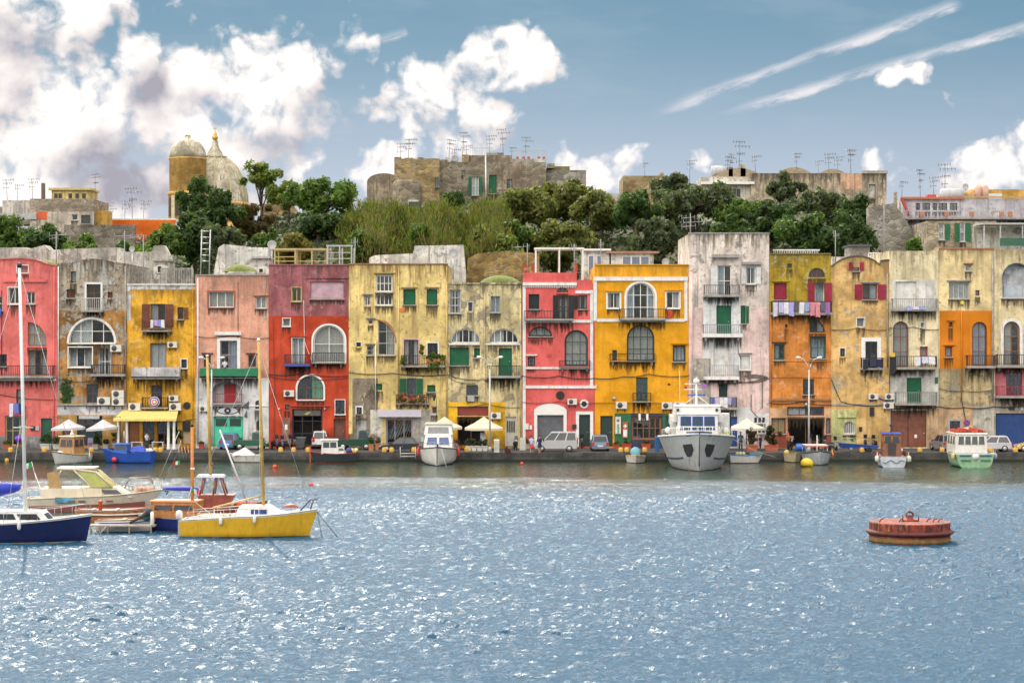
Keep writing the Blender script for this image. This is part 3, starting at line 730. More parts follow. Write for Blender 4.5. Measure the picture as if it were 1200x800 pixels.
    h.zone(149, 334, 229, 339, plaster((.5, .48, .45), seed=8, grime=.8, peel=.5)); h.zone(149, 334, 153, 376, plaster((.55, .55, .56), seed=9))
    h.win(176, 356, 194, 384, nx=2, ny=1, fm=M_brown, sh='both', shm=M_brn, cur=1, cap=None); h.win(208, 360, 215, 374, nx=1, ny=1, fm=M_brown, sh='r', shm=M_brn, shx=1.6, cur=0)
    h.balc(167, 202, 374, 387, 389, 'bars', M_brown, depth=.6); h.win(176, 402, 195, 432, nx=2, ny=1, fm=mat((.16, .10, .09), .5), door=True, cur=2); h.ac(197, 400.5, 11)
    h.balc(156, 212, 430, 441, 444, 'panel', plaster((.46, .45, .45), seed=10, peel=.3, grime=.8), depth=.7); h.win(212.5, 421, 219, 431, nx=1, ny=1, sur=M_ltrim, sw=.06, fm=M_dkfr, cur=0)
    h.win(177, 451, 190, 477, nx=2, ny=3, door=True, fm=M_brown, cur=0); h.balc(167, 198, 465, 477, 479, 'bars', depth=.5)
    # round emblem panel on the balcony
    e = h.rnd_disc('round_sign', 182.5, 470.5, 6.3, mat((.55, .55, .62), .6), -.55)
    for r_, col, yy in ((5.6, (.03, .05, .30), -.64), (4.2, (.70, .55, .60), -.66), (3.0, (.55, .06, .05), -.68), (1.7, (.75, .70, .45), -.70)):
        mb = MB(); mb.lathe([(r_/S, 0), (r_/S, -.012), (.01, -.012)], (h.X(182.5), yy+.03, h.Z(470.5)), 18, axis='y', smooth=False); mb.build('emblem_ring', mat(col, .6), e)
    h.ac(151.5, 472, 14); h.ac(198.5, 463, 11); h.ac(199, 472, 14); h.rnd_disc('round_vent', 219, 475, 4.3, M_dark)
    h.tube('drainpipe', [(226, 338), (226, 524)], .045, p); h.cable([(149, 492), (190, 494), (229, 490)]); h.cable([(198, 437), (200, 470)], y=-.04)
    h.win(150, 493, 163, 523, panel=mat((.30, .12, .05), .6), fm=M_wood, door=True); h.win(167, 490, 181, 523, nx=2, ny=2, fm=M_wood, door=True, cur=0); h.win(184, 490, 208, 523, nx=3, ny=2, fm=M_wood, door=True, cur=0)
    h.win(213.5, 492, 224, 521, 'round', 5, panel=mat((.55, .42, .25), .6), door=True, fm=M_wood)
    h.box('barred_light', 214.7, 494, 222.8, 505, slats((.03, .03, .03), .12, 0), .02, .1)
    # slim painted columns beside the cafe front
    for q in (144, 153.5, 165, 182.5, 209):
        pass
    aw = MB(); za, zb = h.Z(480), h.Z(489); a, c = h.X(140), h.X(213)
    aw.hexa([(a, -2.3, zb-.03), (c, -2.3, zb-.03), (c-.25, 0, za-.03), (a+.25, 0, za-.03)], [(a, -2.3, zb), (c, -2.3, zb), (c-.25, 0, za), (a+.25, 0, za)])
    k = 26
    for i in range(k):
        xa, xb = a+(c-a)*i/k, a+(c-a)*(i+1)/k; aw.add([(xa, -2.3, zb), (xb, -2.3, zb), (xb, -2.31, zb-.14), ((xa+xb)/2, -2.31, zb-.2), (xa, -2.31, zb-.14)], [(0, 1, 2, 3, 4)])
    o = aw.build('awning', mat((.66, .52, .16), .8, var=.1), h.root)
    g = MB()
    for q in (a+.1, c-.1): g.tube([(q, -.02, za-.7), (q, -2.25, zb-.05)], .025, 6)
    g.build('awning_arm', M_steel, o)
    for q in (145, 155, 203, 209.5):
        g = MB(); g.lathe([(.13, 0), (.13, .1), (.10, .14), (.09, 2.2), (.12, 2.25)], (h.X(q), -2.05, -.0), 10); g.build('column', M_ltrim, h.root)
    h.finish(M_ltrim)
    lace(h, 178, 195, 374.5, 9, [cloth((.6, .6, .62)), cloth((.5, .3, .5)), cloth((.2, .25, .6)), cloth((.65, .65, .62))], label='small white and mauve washing over the railing of the top balcony of the ochre house', yy=-.66)
    # 4 salmon over white
    p = plaster((.60, .31, .22), (.50, .38, .32), .24, .38, 11, 12.2, .16); wh = plaster((.62, .61, .60), (.45, .42, .38), .32, .45, 12, None, .12)
    h = House('salmon house over a white ground floor with a long green balcony', 229, 315, 323, p)
    h.zone(229, 443, 315, 540, wh)
    h.win(244.5, 342, 274, 360, nx=3, ny=1, cur=2, fm=M_white, sur=mat((.30, .10, .06), .8), sw=.10, cap=None); h.win(299.5, 348, 312, 361, nx=2, ny=1, cur=2, cap=p)
    h.win(258, 399, 278, 432, nx=2, ny=2, door=True, sur=M_white, sw=.22, fm=mat((.40, .30, .35), .5), cur=1); h.box('lintel_shelf', 252, 388.5, 283, 392.5, M_ltrim, .22)
    h.win(238.5, 416, 247, 430, nx=2, ny=1, fm=M_brown, cap=M_brown, cur=0); h.win(291, 416, 300, 430, nx=2, ny=1, fm=M_brown, cap=M_brown, cur=0)
    h.balc(236, 303, 431.5, 440.5, 443, 'panel', slats((.012, .17, .075), .22, 0), depth=.8)
    h.win(247.5, 447, 284, 473, 'round', 13, nx=1, ny=1, fm=M_ltrim, open_=True, deep=.75, sill=False, name='arched_recess', fw=.02)
    rd = MB(); rd.box(h.X(261.5), h.X(275), .55, .62, h.Z(473), h.Z(450)); rd = rd.build('door', mat((.46, .015, .025), .5), h.root)
    g = MB(); [g.box(h.X(x)-.012, h.X(x)+.012, .53, .55, h.Z(472), h.Z(451)) for x in (264.5, 268.2, 272)]; g.build('door_moulding', mat((.25, .01, .015), .5), rd)
    rw = MB(); rw.box(h.X(247.8), h.X(283.7), .63, .7, h.Z(473), h.Z(447.5)); rw.build('recess_wall', wh, h.root)
    h.balc(248, 284, 461, 472, 474.5, 'bars', mat((.30, .04, .05), .6), depth=.3)
    h.box('wall_band', 229, 474.5, 315, 476, M_ltrim, .05)
    mb = MB(); mb.prism([(h.X(252+30*i/12), h.Z(487-12*math.sin(math.pi*i/12))) for i in range(13)], -.03, .02); e = mb.build('painted_eye', wh, h.root)
    for rx, ry, col, yy in ((13, 4.5, (.06, .06, .07), -.045), (11.5, 3.4, (.5, .5, .52), -.06), (4.2, 3.4, (.025, .025, .03), -.075), (1.4, 1.2, (.5, .5, .5), -.09)):
        mb = MB(); mb.prism([(h.X(267+rx*math.cos(2*math.pi*i/18)), h.Z(481+ry*math.sin(2*math.pi*i/18))) for i in range(18)], yy, yy+.012); mb.build('eye_shape', mat(col, .8), e)
    h.win(250, 488, 285, 523, panel=mat((.06, .50, .30), .6, dirt=.3), door=True, fm=mat((.05, .42, .26), .6), name='door')
    for a, b in ((252.5, 265.5), (269, 282)): h.box('door_grille', a, 488.7+1.8, b, 499, slats((.015, .05, .035), .2, 0), -.10, .18)
    h.ac(234, 475.5, 10); h.win(299, 469, 306, 479, 'round', 3, nx=1, ny=1, fm=M_dkfr, sill=False); h.win(300, 492, 307, 505, 'round', 4, nx=1, ny=1, fm=mat((.25, .18, .10), .6), cap=None, cur=0)
    h.tube('drainpipe', [(232, 326), (232, 520)], .05, M_ltrim); h.cable([(229, 394), (272, 393), (315, 396)]); h.tube('drainpipe', [(279, 330), (279, 396)], .02, M_cable)
    # dark fish-tail ornament on the wall
    mb = MB(); mb.prism([(h.X(283), h.Z(477)), (h.X(292), h.Z(469.5)), (h.X(291.5), h.Z(479))], -.06, .02); mb.prism([(h.X(286), h.Z(488)), (h.X(289), h.Z(480)), (h.X(290), h.Z(489))], -.06, .02); mb.build('wall_ornament', mat((.09, .09, .10), .8), h.root)
    h.finish(M_stone_trim)
    # 5 red, mauve top
    p = plaster((.46, .062, .030), (.40, .14, .09), .10, .32, 13, None, .15); mv = plaster((.33, .115, .125), (.33, .25, .24), .28, .6, 14, 13.0, .22)
    h = House('deep red house with dusty mauve top storey and a large arched white window', 315, 408.5, 311, p)
    h.zone(315, 311, 408.5, 370, mv)
    h.win(342, 337, 353, 353, nx=2, ny=1, fm=mat((.55, .45, .18), .6), sur=mat((.4, .33, .12), .7), sw=.05, cur=0); h.win(363.5, 330, 403, 350, panel=M_pinksh, name='window', pname='roller_shutter', fm=mat((.45, .28, .3), .7)); h.box('wall_band', 358, 324, 408, 326, mv, .1)
    h.win(331.5, 373, 340, 382, nx=1, ny=1, fm=M_white, cur=2, sur=M_ltrim, sw=.05); h.win(342.5, 396, 356, 427, nx=2, ny=1, fm=M_white, sur=M_ltrim, sw=.06, cur=2, door=True, name='window', cap=p); h.balc(334, 364, 415, 426, 429.5, 'bars', slab=mat((.05, .07, .28), .6), depth=.6)
    h.win(367, 381, 404, 425, 'round', 18.5, nx=2, ny=2, fm=M_white, sur=M_white, sw=.12, cur=2, fw=.1); h.balc(366, 404, 413, 424.5, 426, 'bars', depth=.35)
    h.win(348.5, 440, 379, 468, 'round', 15, nx=3, ny=2, fm=M_brown, sur=M_white, sw=.12, cur=1, glass=glassmat((.45, .8, .62))); h.ac(333, 457, 12)
    h.win(342, 479, 378, 522, nx=3, ny=3, fm=M_dkfr, door=True, fw=.10, cur=0, open_=True, deep=1.5); h.box('sign_board', 344.5, 480.5, 375.5, 487, mat((.09, .08, .07), .5), -.10, .15)
    g = MB(); g.prism([(h.X(356), h.Z(485.5)), (h.X(361), h.Z(482)), (h.X(364.5), h.Z(483)), (h.X(360), h.Z(485.8))], .085, .099); g.build('sign_figure', mat((.45, .33, .08), .5), h.root)
    pn = h.box('door_leaf', 331.5, 489, 340.5, 519, mat((.20, .10, .07), .6, var=.6, scale=1.5), .35, -.30); g = MB(); g.box(h.X(334.5), h.X(337.5), -.37, -.352, h.Z(503), h.Z(497)); g.build('notice', M_white, h.root)
    h.win(391, 490.5, 405, 522, panel=M_brown, fm=M_brown, door=True); h.win(393, 468.5, 404, 485, nx=2, ny=1, sur=M_ltrim, sw=.05, fm=M_dkfr); h.win(334, 474, 339, 480, nx=1, ny=1, fm=M_dkfr, sill=False)
    h.box('wall_band', 340, 475, 386, 476.2, mat((.25, .05, .03), .8), .12); h.cable([(315, 438), (352, 437), (408, 440)], .03); h.cable([(315, 440), (340, 444), (408, 442)]); h.cable([(356, 352), (357, 400), (366, 424)], .02, m=M_ltrim)
    h.cable([(320, 372), (322, 450), (321, 520)], .02); h.tube('wall_lamp', [(327.5, 479, 0), (327.5, 478, -.3), (328, 479.5, -.4)], .05, M_steel); h.tube('wall_lamp', [(381, 479, 0), (381, 478, -.3), (381, 479.5, -.4)], .05, M_steel)
    h.finish(mat((.25, .11, .11), .9, dirt=.5))
    # 6 pale yellow, wide
    p = plaster((.68, .52, .22), (.42, .33, .20), .36, .8, 15, 13.0, .16, (.16, .09, .04)); gr = plaster((.20, .165, .12), (.52, .46, .30), .35, .6, 16, None, .35)
    h = House('wide pale yellow house with green shutters and a plant-filled balcony', 408.5, 525, 310, p)
    h.zone(413, 443, 443, 508, gr); h.zone(434, 480, 448, 523, plaster((.56, .54, .47), seed=17, peel=.5)); h.zone(408.5, 508, 443, 540, gr); h.zone(483, 480, 513, 540, plaster((.50, .48, .42), seed=18, peel=.6))
    h.win(440.5, 322, 460, 342, nx=4, ny=2, cur=0, fw=.09, cap=mat((.35, .25, .1), .9)); h.win(440.5, 344.5, 460, 358, nx=4, ny=1, cur=0, fw=.09); h.win(427, 347, 434, 358, nx=2, ny=1, fm=M_ltrim, cap=M_stone_trim, sill=False)
    for a, b in ((472.5, 487), (500, 512.5)): h.win(a, 339, b, 357, panel=M_grn, fm=M_grn_door, name='window', pname='shutter', cap=mat((.3, .26, .15), .9))
    h.win(443, 374.5, 463, 416, 'ql', 20, nx=2, ny=3, fm=mat((.42, .42, .36), .6), cur=1); h.win(431.5, 375, 437, 380, nx=1, ny=1, panel=M_brn, sill=False, name='window', pname='shutter', cap=M_stone_trim); h.win(417.5, 401, 423, 406, nx=1, ny=1, fm=M_dkfr, sur=M_ltrim, sw=.04, sill=False); h.win(430, 405, 438, 416, nx=1, ny=2, fm=M_grey, cap=M_stone_trim)
    g = MB(); A = [(h.X(437+27*math.sin(i*.13)), h.Z(374+27*(1-math.cos(i*.13)))) for i in range(13)]
    g.tube([(x, -.01, z) for x, z in A], .05, 6); g.build('arch_moulding', mat((.42, .16, .06), .9), h.root)
    h.win(473.5, 398, 490, 428, nx=2, ny=1, fm=M_brown, sur=mat((.50, .32, .30), .8), sw=.10, door=True, cur=1); h.win(501, 402, 513, 416, nx=2, ny=1, fm=M_dkfr, sur=M_ltrim, sw=.09, cur=0)
    h.balc(470, 522, 416, 428, 430.5, 'bars', depth=.7); h.win(438.5, 449.5, 448, 457, panel=M_grn, sill=False, name='window', pname='shutter', fm=M_grn_door); h.win(477, 443, 487.5, 462, nx=2, ny=1, fm=M_dkfr, sh='both', shm=M_grn, shx=1.5, cur=0); h.win(500.5, 451, 510, 459, panel=M_grn, name='window', pname='shutter', fm=M_grn_door)
    h.balc(464, 503, 462, 472, 474, 'bars', depth=.5); h.win(418, 477, 424, 485, nx=1, ny=1, sur=M_ltrim, sw=.10, fm=M_dkfr, sill=False); h.win(417, 491, 430, 522, panel=slats((.42, .40, .36), .18, 0), fm=M_grey, door=True)
    h.box('shop_sign', 443, 479.5, 494, 488, mat((.52, .49, .56), .5, var=.05), .5); h.win(452, 490, 484, 522, nx=3, ny=1, fm=mat((.32, .31, .38), .5), door=True, fw=.12, cur=0); h.win(505.5, 476, 512, 485, panel=M_brn, sill=False, name='window', pname='shutter')
    g = MB()
    for k in range(9): 
        x = h.X(455+k*3.1); g.tube([(x, .5, h.Z(516)), (x+.5, .5, h.Z(494))], .03, 5)
    g.build('shop_goods', mat((.38, .28, .14), .6, var=.5, scale=1.3), h.root)
    h.rnd_disc('wall_ornament', 471.5, 363, 3.0, mat((.62, .16, .02), .6)); h.cable([(408.5, 436), (460, 437), (525, 439)], .03); h.tube('drainpipe', [(467, 312), (467, 480)], .045, p); h.tube('drainpipe', [(440, 400), (440, 480)], .04, M_ltrim)
    h.tube('drainpipe', [(523.5, 312), (523.5, 522)], .05, p)
    g = MB(); g.box(h.X(506.6), h.X(511.4), -.62, -.42, h.Z(465), h.Z(462)); g.lathe([(.05, 0), (.11, .22), (.03, .28)], (h.X(509), -.52, h.Z(469)), 8); g.tube([(h.X(511.5), -.52, h.Z(466)), (h.X(512), -.52, h.Z(490)), (h.X(511), 0, h.Z(491))], .02); g.build('wall_lamp', M_iron, h.root)
    h.finish(mat((.33, .14, .07), .9, dirt=.5))
    # 7 old cream house with twin lunettes
    p = plaster((.60, .50, .28), (.33, .28, .2), .52, .9, 19, 11.8, .2, (.07, .06, .045)); ye = plaster((.62, .36, .035), (.5, .4, .2), .2, .3, 20)
    h = House('weathered cream house with twin half-round windows and a yellow bar below', 525, 612, 331, p)
    h.zone(515 if False else 525, 471, 592, 540, ye)
    h.win(526.5, 339.5, 540, 367, nx=2, ny=3, fm=mat((.5, .5, .5), .6), cur=1); h.win(548.5, 354, 554, 365, nx=1, ny=1, fm=M_grey, sur=M_ltrim, sw=.04, sill=False); h.win(575, 347, 586, 366, nx=2, ny=1, fm=M_grey, cur=2)
    for a in (528, 572.5): h.win(a, 385, a+35.5, 402, 'round', 16.8, nx=5, ny=1, fm=M_ltrim, cur=1, fw=.09, sill=False)
    h.box('wall_band', 526, 402.3, 610, 404, M_ltrim, .06)
    h.win(527, 407, 549.5, 428, panel=M_grn, fm=M_grn_door, name='window', pname='roller_shutter'); h.win(555.5, 408, 563.5, 419, panel=M_grn, fm=M_grn_door, name='window', pname='shutter'); h.win(584.5, 408, 600, 440, panel=M_grn, fm=M_grn_door, door=True)
    h.balc(571, 610, 428, 440.5, 443, 'bars', depth=.7); h.win(546.5, 451, 560, 463, nx=2, ny=1, fm=M_dkfr, cur=0); h.box('air_shaft', 548, 463.5, 556, 470, M_grey, .25)
    h.box('pilaster', 562.5, 331, 568.5, 471, p, .12); h.box('cornice', 525, 331, 612, 333, p, .10)
    h.win(536, 476, 572, 487, panel=mat((.22, .03, .02), .6, dirt=.3), sill=False, name='sign_board', fm=M_brown); h.win(536, 488, 568, 522, nx=2, ny=1, open_=True, door=True, fm=M_brown, deep=1.8); h.ac(575, 483, 12); h.win(592.5, 488, 605, 522, nx=1, ny=1, panel=mat((.46, .44, .38), .7), fm=M_ltrim, door=True)
    for k in range(4): h.box('door_slit', 594.3+k*2.5, 493, 595.6+k*2.5, 506, M_dark, -.08, .16)
    h.cable([(525, 439), (555, 445), (612, 441)], .03); h.cable([(525, 441), (535, 447), (556, 449), (556, 455)]); h.cable([(525, 476), (570, 473), (612, 477)]); h.tube('drainpipe', [(610, 334), (610, 520)], .05, p)
    h.finish()
    # 8 coral with white bands
    p = plaster((.62, .125, .115), (.5, .25, .2), .06, .26, 21, None, .10); wt = M_ltrim
    h = House('coral pink house with white bands, round windows and a grey garage shutter', 612, 697, 332, p)
    h.zone(640, 374, 697, 380, p)
    c2 = MB(); c2.box(h.X(613), h.X(676), -.03, .4, h.Z(332), h.Z(319.5)); c2.box(h.X(676.2), h.X(694), .0, .4, h.Z(332), h.Z(328)); c2.build('parapet', p, h.root)
    h.box('cornice', 612.5, 331, 676, 334.5, wt, .16)
    g = MB()
    for k in range(30): x = h.X(614+k*2.07); g.box(x, x+.07, -.10, 0, h.Z(337), h.Z(334.6))
    g.build('dentil_band', wt, h.root)
    h.box('corner_band', 612.5, 334.6, 616, 522, wt, .05); h.box('corner_band', 691.5, 340, 695, 452, wt, .05); h.box('string_course', 616, 374.5, 694, 378, wt, .10); h.box('string_course', 616, 430, 694, 432.3, wt, .09); h.box('string_course', 613, 451.5, 699, 455, wt, .10); h.box('wall_band', 674, 340.5, 693, 344, wt, .12)
    h.win(619.5, 344.5, 632, 362, panel=slats((.018, .025, .025)), fm=M_dkfr, name='window', pname='shutter'); h.win(652.5, 336.8, 666, 342.5, 'round', 5.6, nx=3, ny=1, fm=M_dkfr, sill=False); h.win(655, 345.5, 665.5, 374, nx=2, ny=2, door=True, name='door', fm=M_dkgrn, sh='both', shm=slats((.014, .022, .022)), shx=1.25, cur=1)
    h.win(678, 346, 688, 362, nx=2, ny=1, fm=M_dkfr, cap=None, sh='l', shm=slats((.014, .022, .022)), cur=1); h.balc(614, 672, 364, 373.5, 376, 'bars', depth=.65, step=.2)
    h.win(619.5, 382.5, 647, 394, 'round', 11.4, nx=3, ny=1, fm=M_dkgrn, sur=None, fw=.1); h.win(661.5, 386.5, 689, 428.5, 'round', 13.7, nx=3, ny=3, fm=M_dkgrn, fw=.11, cur=2, sill=False); h.win(618.5, 418, 627, 429, nx=1, ny=1, fm=M_dkgrn, fw=.1, cap=wt, sill=False); h.rnd_disc('wall_vent', 643, 416, 2.2, mat((.40, .08, .07), .8))
    h.balc(655, 692, 422, 430, 431, 'bars', depth=.3, step=.25)
    h.rnd_disc('round_vent', 656.5, 463, 5, M_dark); e = h.rnd_disc('round_window', 684.5, 473, 5.2, wt); h.rnd_disc('vent_grille', 684.5, 473, 3.2, M_dark, -.06); h.ac(665, 467, 11)
    g = MB(); pts = [(626, 524), (626, 480), (629, 477), (636, 474), (645, 472.5), (654, 474), (661, 477), (664, 480), (664, 524), (660.5, 524), (660.5, 486), (629.5, 486), (629.5, 524)]
    g.prism([(h.X(a), h.Z(b)) for a, b in pts], -.08, .02); g.build('garage_surround', M_white, h.root)
    h.win(629.5, 486, 660.5, 523, panel=M_roller, fm=M_grey, door=True, name='garage_door', pname='roller_shutter'); h.win(678.5, 485.5, 691.5, 523, panel=M_dkgrn, fm=M_dkfr, door=True, sur=M_white, sw=.22)
    h.box('meter_box', 615.5, 496, 619.5, 503, M_ltrim, .12); h.box('meter_box', 620.5, 498, 623.5, 503, M_ltrim, .1); h.box('letter_box', 670.5, 497, 675.5, 502, M_dkgrn, .12)
    h.cable([(612, 440), (630, 442), (655, 440), (697, 443)], .03); h.cable([(612, 471), (655, 470), (697, 472)], .02)
    h.finish()
    for n_, k in (('chimney', (614.5, 617.5)), ('chimney', (622.5, 626))): h.box(n_, k[0], 309, k[1], 319.5, plaster((.5, .07, .04), seed=22), -.2, .5)
    h.box('chimney', 673.5, 308, 677, 320, plaster((.5, .07, .04), seed=22), -.42, .9)
    # 9 orange yellow
    p = plaster((.66, .31, .025), (.55, .38, .15), .05, .24, 23, 13.0, .10)
    h = House('tall orange yellow house with white trim and two big arched windows', 697, 807, 311, p)
    h.box('cornice', 696, 324.5, 806, 329, wt, .12); h.box('corner_band', 695.5, 329, 699.5, 376, wt, .06); h.box('corner_band', 802, 329, 805.5, 376, wt, .06); h.box('string_course', 699.5, 373.5, 802, 377, wt, .08)
    h.win(712, 343, 726.5, 361, nx=2, ny=1, sur=M_white, sw=.10, cur=1, cap=p); h.win(734, 331.5, 767.5, 374, 'round', 16.5, nx=4, ny=3, fm=M_white, sur=M_white, sw=.14, cur=1, fw=.09, door=True, name='window'); h.win(781, 342, 796, 361, nx=2, ny=1, sur=M_white, sw=.10, cur=1, cap=p)
    h.balc(725, 780, 362, 373, 375.5, 'bars', mat((.05, .05, .04), .6), depth=.75, step=.17); g = MB()
    for x in (725.5, 779.5): g.tube([(h.X(x), -.72, h.Z(374)), (h.X(x+(2 if x > 750 else -2)), -.95, h.Z(368)), (h.X(x), -.72, h.Z(360))], .03)
    g.build('railing_scroll', M_iron, h.root)
    h.box('red_cloth', 782, 363, 788, 373, cloth((.5, .06, .03)), .12, -.05)
    h.win(734.5, 380.5, 767, 423, 'round', 16, nx=4, ny=3, fm=M_dkgrn, fw=.11, cur=2); h.win(717.5, 410, 723, 422.5, nx=1, ny=1, fm=M_dkgrn, fw=.1, sill=False); h.win(788.5, 404.5, 803.5, 423.5, nx=3, ny=1, fm=M_dkgrn, fw=.1, cur=2, cap=p)
    h.win(745.5, 442, 759, 471, nx=2, ny=2, fm=M_grn_door, fw=.11, cur=0, door=True); h.balc(741, 763, 460, 470, 471.5, 'bars', depth=.35, step=.3)
    h.balc(714, 768, 414, 423, 424, 'bars', depth=.2, step=.6)
    h.rnd_disc('wall_vent', 784, 450, 1.4, M_dark); h.ac(721.5, 470.5, 13); h.ac(775, 471, 13); h.ac(789, 471, 13); h.box('string_course', 697, 470.5, 807, 472, p, .07)
    h.zone(720, 484, 807, 540, mat((.012, .13, .045), .55, dirt=.3)); h.zone(739, 484, 777, 540, mat((.025, .035, .07), .6))
    h.win(703.5, 487, 718, 523, panel=M_dkgrn, fm=M_dkfr, door=True); h.win(740, 488, 775, 515, nx=5, ny=2, fm=mat((.28, .10, .04), .5), fw=.12, cur=0, sill=False, door=True); h.win(780, 487, 800, 523, panel=M_grn_door, fm=M_grn_door, door=True)
    b1 = h.box('white_sign', 721, 488, 727.5, 508, mat((.55, .60, .55), .6), .12, -.03); b2 = h.box('red_sign', 729.5, 494, 735.5, 513, mat((.40, .08, .03), .6), .14, -.03)
    h.rnd_disc('sign_emblem', 724.2, 492.5, 1.9, mat((.35, .12, .12), .6), -.10); g = MB()
    for k in range(11): g.box(h.X(723.2), h.X(725.4), -.132, -.118, h.Z(497.2+k), h.Z(496.6+k))
    g.build('sign_lettering', mat((.08, .2, .1), .6), h.root)
    g = MB(); g.box(h.X(730.4), h.X(734.6), -.155, -.141, h.Z(499.8), h.Z(498.2)); g.box(h.X(731.7), h.X(733.3), -.154, -.142, h.Z(501.2), h.Z(496.8)); g.box(h.X(730.3), h.X(734.7), -.155, -.141, h.Z(511.5), h.Z(503)); g.build('sign_cross', M_white, h.root)
    for x in (748, 757): h.box('hanging_lamp', x, 484.5, x+2.6, 492, M_white, .25, -.15)
    h.cable([(697, 443), (730, 441), (760, 438), (807, 440)], .03); h.tube('wall_fixture', [(719, 468, 0), (719, 466, -.25), (721, 467, -.35)], .1, M_grey)
    h.finish(mat((.50, .25, .03), .9, dirt=.4))
    # 10 pale pink, tallest
    p = plaster((.66, .57, .51), (.36, .32, .28), .48, .75, 24, 15.2, .16, (.055, .045, .035), .75); pk = plaster((.66, .50, .46), (.62, .58, .54), .30, .5, 25, None, .14); ww = plaster((.62, .62, .61), (.5, .45, .4), .22, .4, 26, None, .12)
    h = House('tall peeling pink house with mossy parapet and white patches round its balconies', 807, 901.5, 274, p)
    h.zone(807, 360, 901.5, 540, pk); h.zone(824, 349, 868, 440, ww); h.zone(807, 420, 833, 500, plaster((.42, .38, .32), (.6, .55, .5), .5, .8, 27)); h.zone(851, 477, 881, 540, ww); h.zone(881, 484, 901.5, 508, ww)
    h.box('lintel_shelf', 834, 298, 866, 302, M_stone_trim, .3); h.box('lintel_shelf', 869, 307, 892, 310, M_stone_trim, .3)
    h.win(841, 311, 857, 347, nx=2, ny=2, door=True, cur=1, sh='l', shm=M_wsh); h.win(874, 312.5, 886, 333, nx=2, ny=1, cur=1, sh='both', shm=M_wsh, shx=.85, fw=.08)
    h.balc(824, 866, 334, 345.5, 348.5, 'bars', mat((.10, .10, .11), .6), depth=.75); h.win(839.5, 358, 857, 393, panel=M_grn, fm=M_grn_door, door=True); h.win(868, 358, 874, 379, panel=M_grn, fm=M_grn_door, name='window', pname='shutter', sh=None); h.box('shutter', 874.3, 358.5, 877.5, 378.5, M_grn, .05)
    h.balc(823, 869, 380, 391, 395.5, 'bars', mat((.22, .22, .24), .6), slab=M_ltrim, depth=.8); h.win(836, 404, 854, 440, panel=M_wsh, fm=M_white, door=True); h.balc(824.5, 865, 427.5, 441, 445, 'bars', mat((.30, .30, .30), .6), slab=M_ltrim, depth=.75)
    h.win(867, 416, 879, 433, nx=2, ny=1, sur=M_white, sw=.07, cur=2, panel=M_wsh, name='window', pname='shutter', cap=M_stone_trim); h.win(842.5, 449.5, 852.5, 465, nx=1, ny=1, fm=M_dkfr, panel=mat((.01, .035, .03), .6), name='window', pname='shutter')
    h.balc(831, 863, 465, 477, 480, 'bars', depth=.6)
    h.win(851.5, 488, 864, 523, panel=mat((.015, .06, .25), .6), fm=mat((.015, .05, .2), .6), door=True)
    for k in range(3):
        for q in (489, 501): h.win(884+k*4.6, q, 887.2+k*4.6, q+6, nx=1, ny=1, fm=M_dkfr, sill=False, fw=.03)
    mb = MB(); mb.tube([(h.X(809.5), .03, h.Z(520)), (h.X(809.5), .03, h.Z(318))], .16, 10); mb.ball((h.X(809.5), .03, h.Z(317.5)), .17, .17, .2); mb.build('drainpipe', pk, h.root)
    h.tube('drainpipe', [(864, 395), (865, 412), (868, 420)], .03, M_brown); h.cable([(824, 447), (850, 443), (880, 448), (901, 443)], .03); h.cable([(807, 444), (830, 446), (870, 448), (897, 442)], .03); h.cable([(880, 462), (880, 480), (894, 494)], .025); h.cable([(893, 445), (893, 478)], .03)
    mb = MB(); r_ = random.Random(8)
    mb.prism([(h.X(872+1.1*i), h.Z(441-2.2*math.sin(i*.13+.1)-r_.random())) for i in range(26)]+[(h.X(900), h.Z(444)), (h.X(876), h.Z(443))], -.03, .01); mb.build('broken_render', plaster((.16, .14, .12), seed=30, peel=.3), h.root)
    h.finish(M_stone_trim)
    lace(h, 832, 862, 465, 12, [cloth((.05, .12, .45)), cloth((.5, .4, .5)), cloth((.62, .6, .6)), cloth((.6, .6, .62)), cloth((.3, .3, .55)), cloth((.12, .12, .2))], label='short row of blue and white washing over the lowest balcony of the tall pink house', yy=-.66)
    # 11 olive over orange
    p = plaster((.58, .225, .06), (.55, .46, .36), .24, .42, 31, None, .16); ol = plaster((.34, .235, .03), (.42, .38, .25), .34, .5, 32, 13.9, .2); lo = plaster((.56, .34, .20), (.5, .42, .35), .2, .35, 33)
    h = House('house olive green above and orange below with a laundry-hung balcony', 901.5, 974, 298, p)
    h.zone(901.5, 298, 974, 370, ol); h.zone(901.5, 478, 974, 540, lo)
    h.win(922.5, 309, 928, 314, nx=1, ny=1, fm=M_dkfr, sill=False); h.win(947.5, 314, 967, 325, 'round', 9.7, nx=4, ny=1, fm=M_brown, sill=False, fw=.05); h.win(907, 331.5, 922, 351, panel=M_redsh, fm=mat((.2, .015, .03), .6), name='window', pname='shutter', cap=ol); h.win(955, 331, 966, 356, nx=1, ny=1, fm=M_white, cur=2, sh='both', shm=M_redsh, shx=1.5, door=True)
    h.balc(902.5, 973.5, 353, 366, 369.5, 'bars', depth=.8); h.win(920, 380, 923, 384, nx=1, ny=1, fm=M_dkfr, sill=False); h.win(948.5, 372.5, 967, 389.5, 'ql', 16.5, nx=2, ny=1, fm=M_dkgrn, sill=False); h.win(949.5, 394, 968, 420, nx=2, ny=2, fm=M_grn_door, fw=.1, cur=2)
    h.win(907, 403, 919.5, 421.5, nx=2, ny=1, fm=M_grn_door, fw=.1, cur=1, cap=M_brown); h.win(941, 444, 954, 462, nx=3, ny=4, fm=M_dkfr, bars=True, cur=0); h.box('string_course', 901.5, 467, 974, 469.5, mat((.30, .14, .06), .9, dirt=.5), .12)
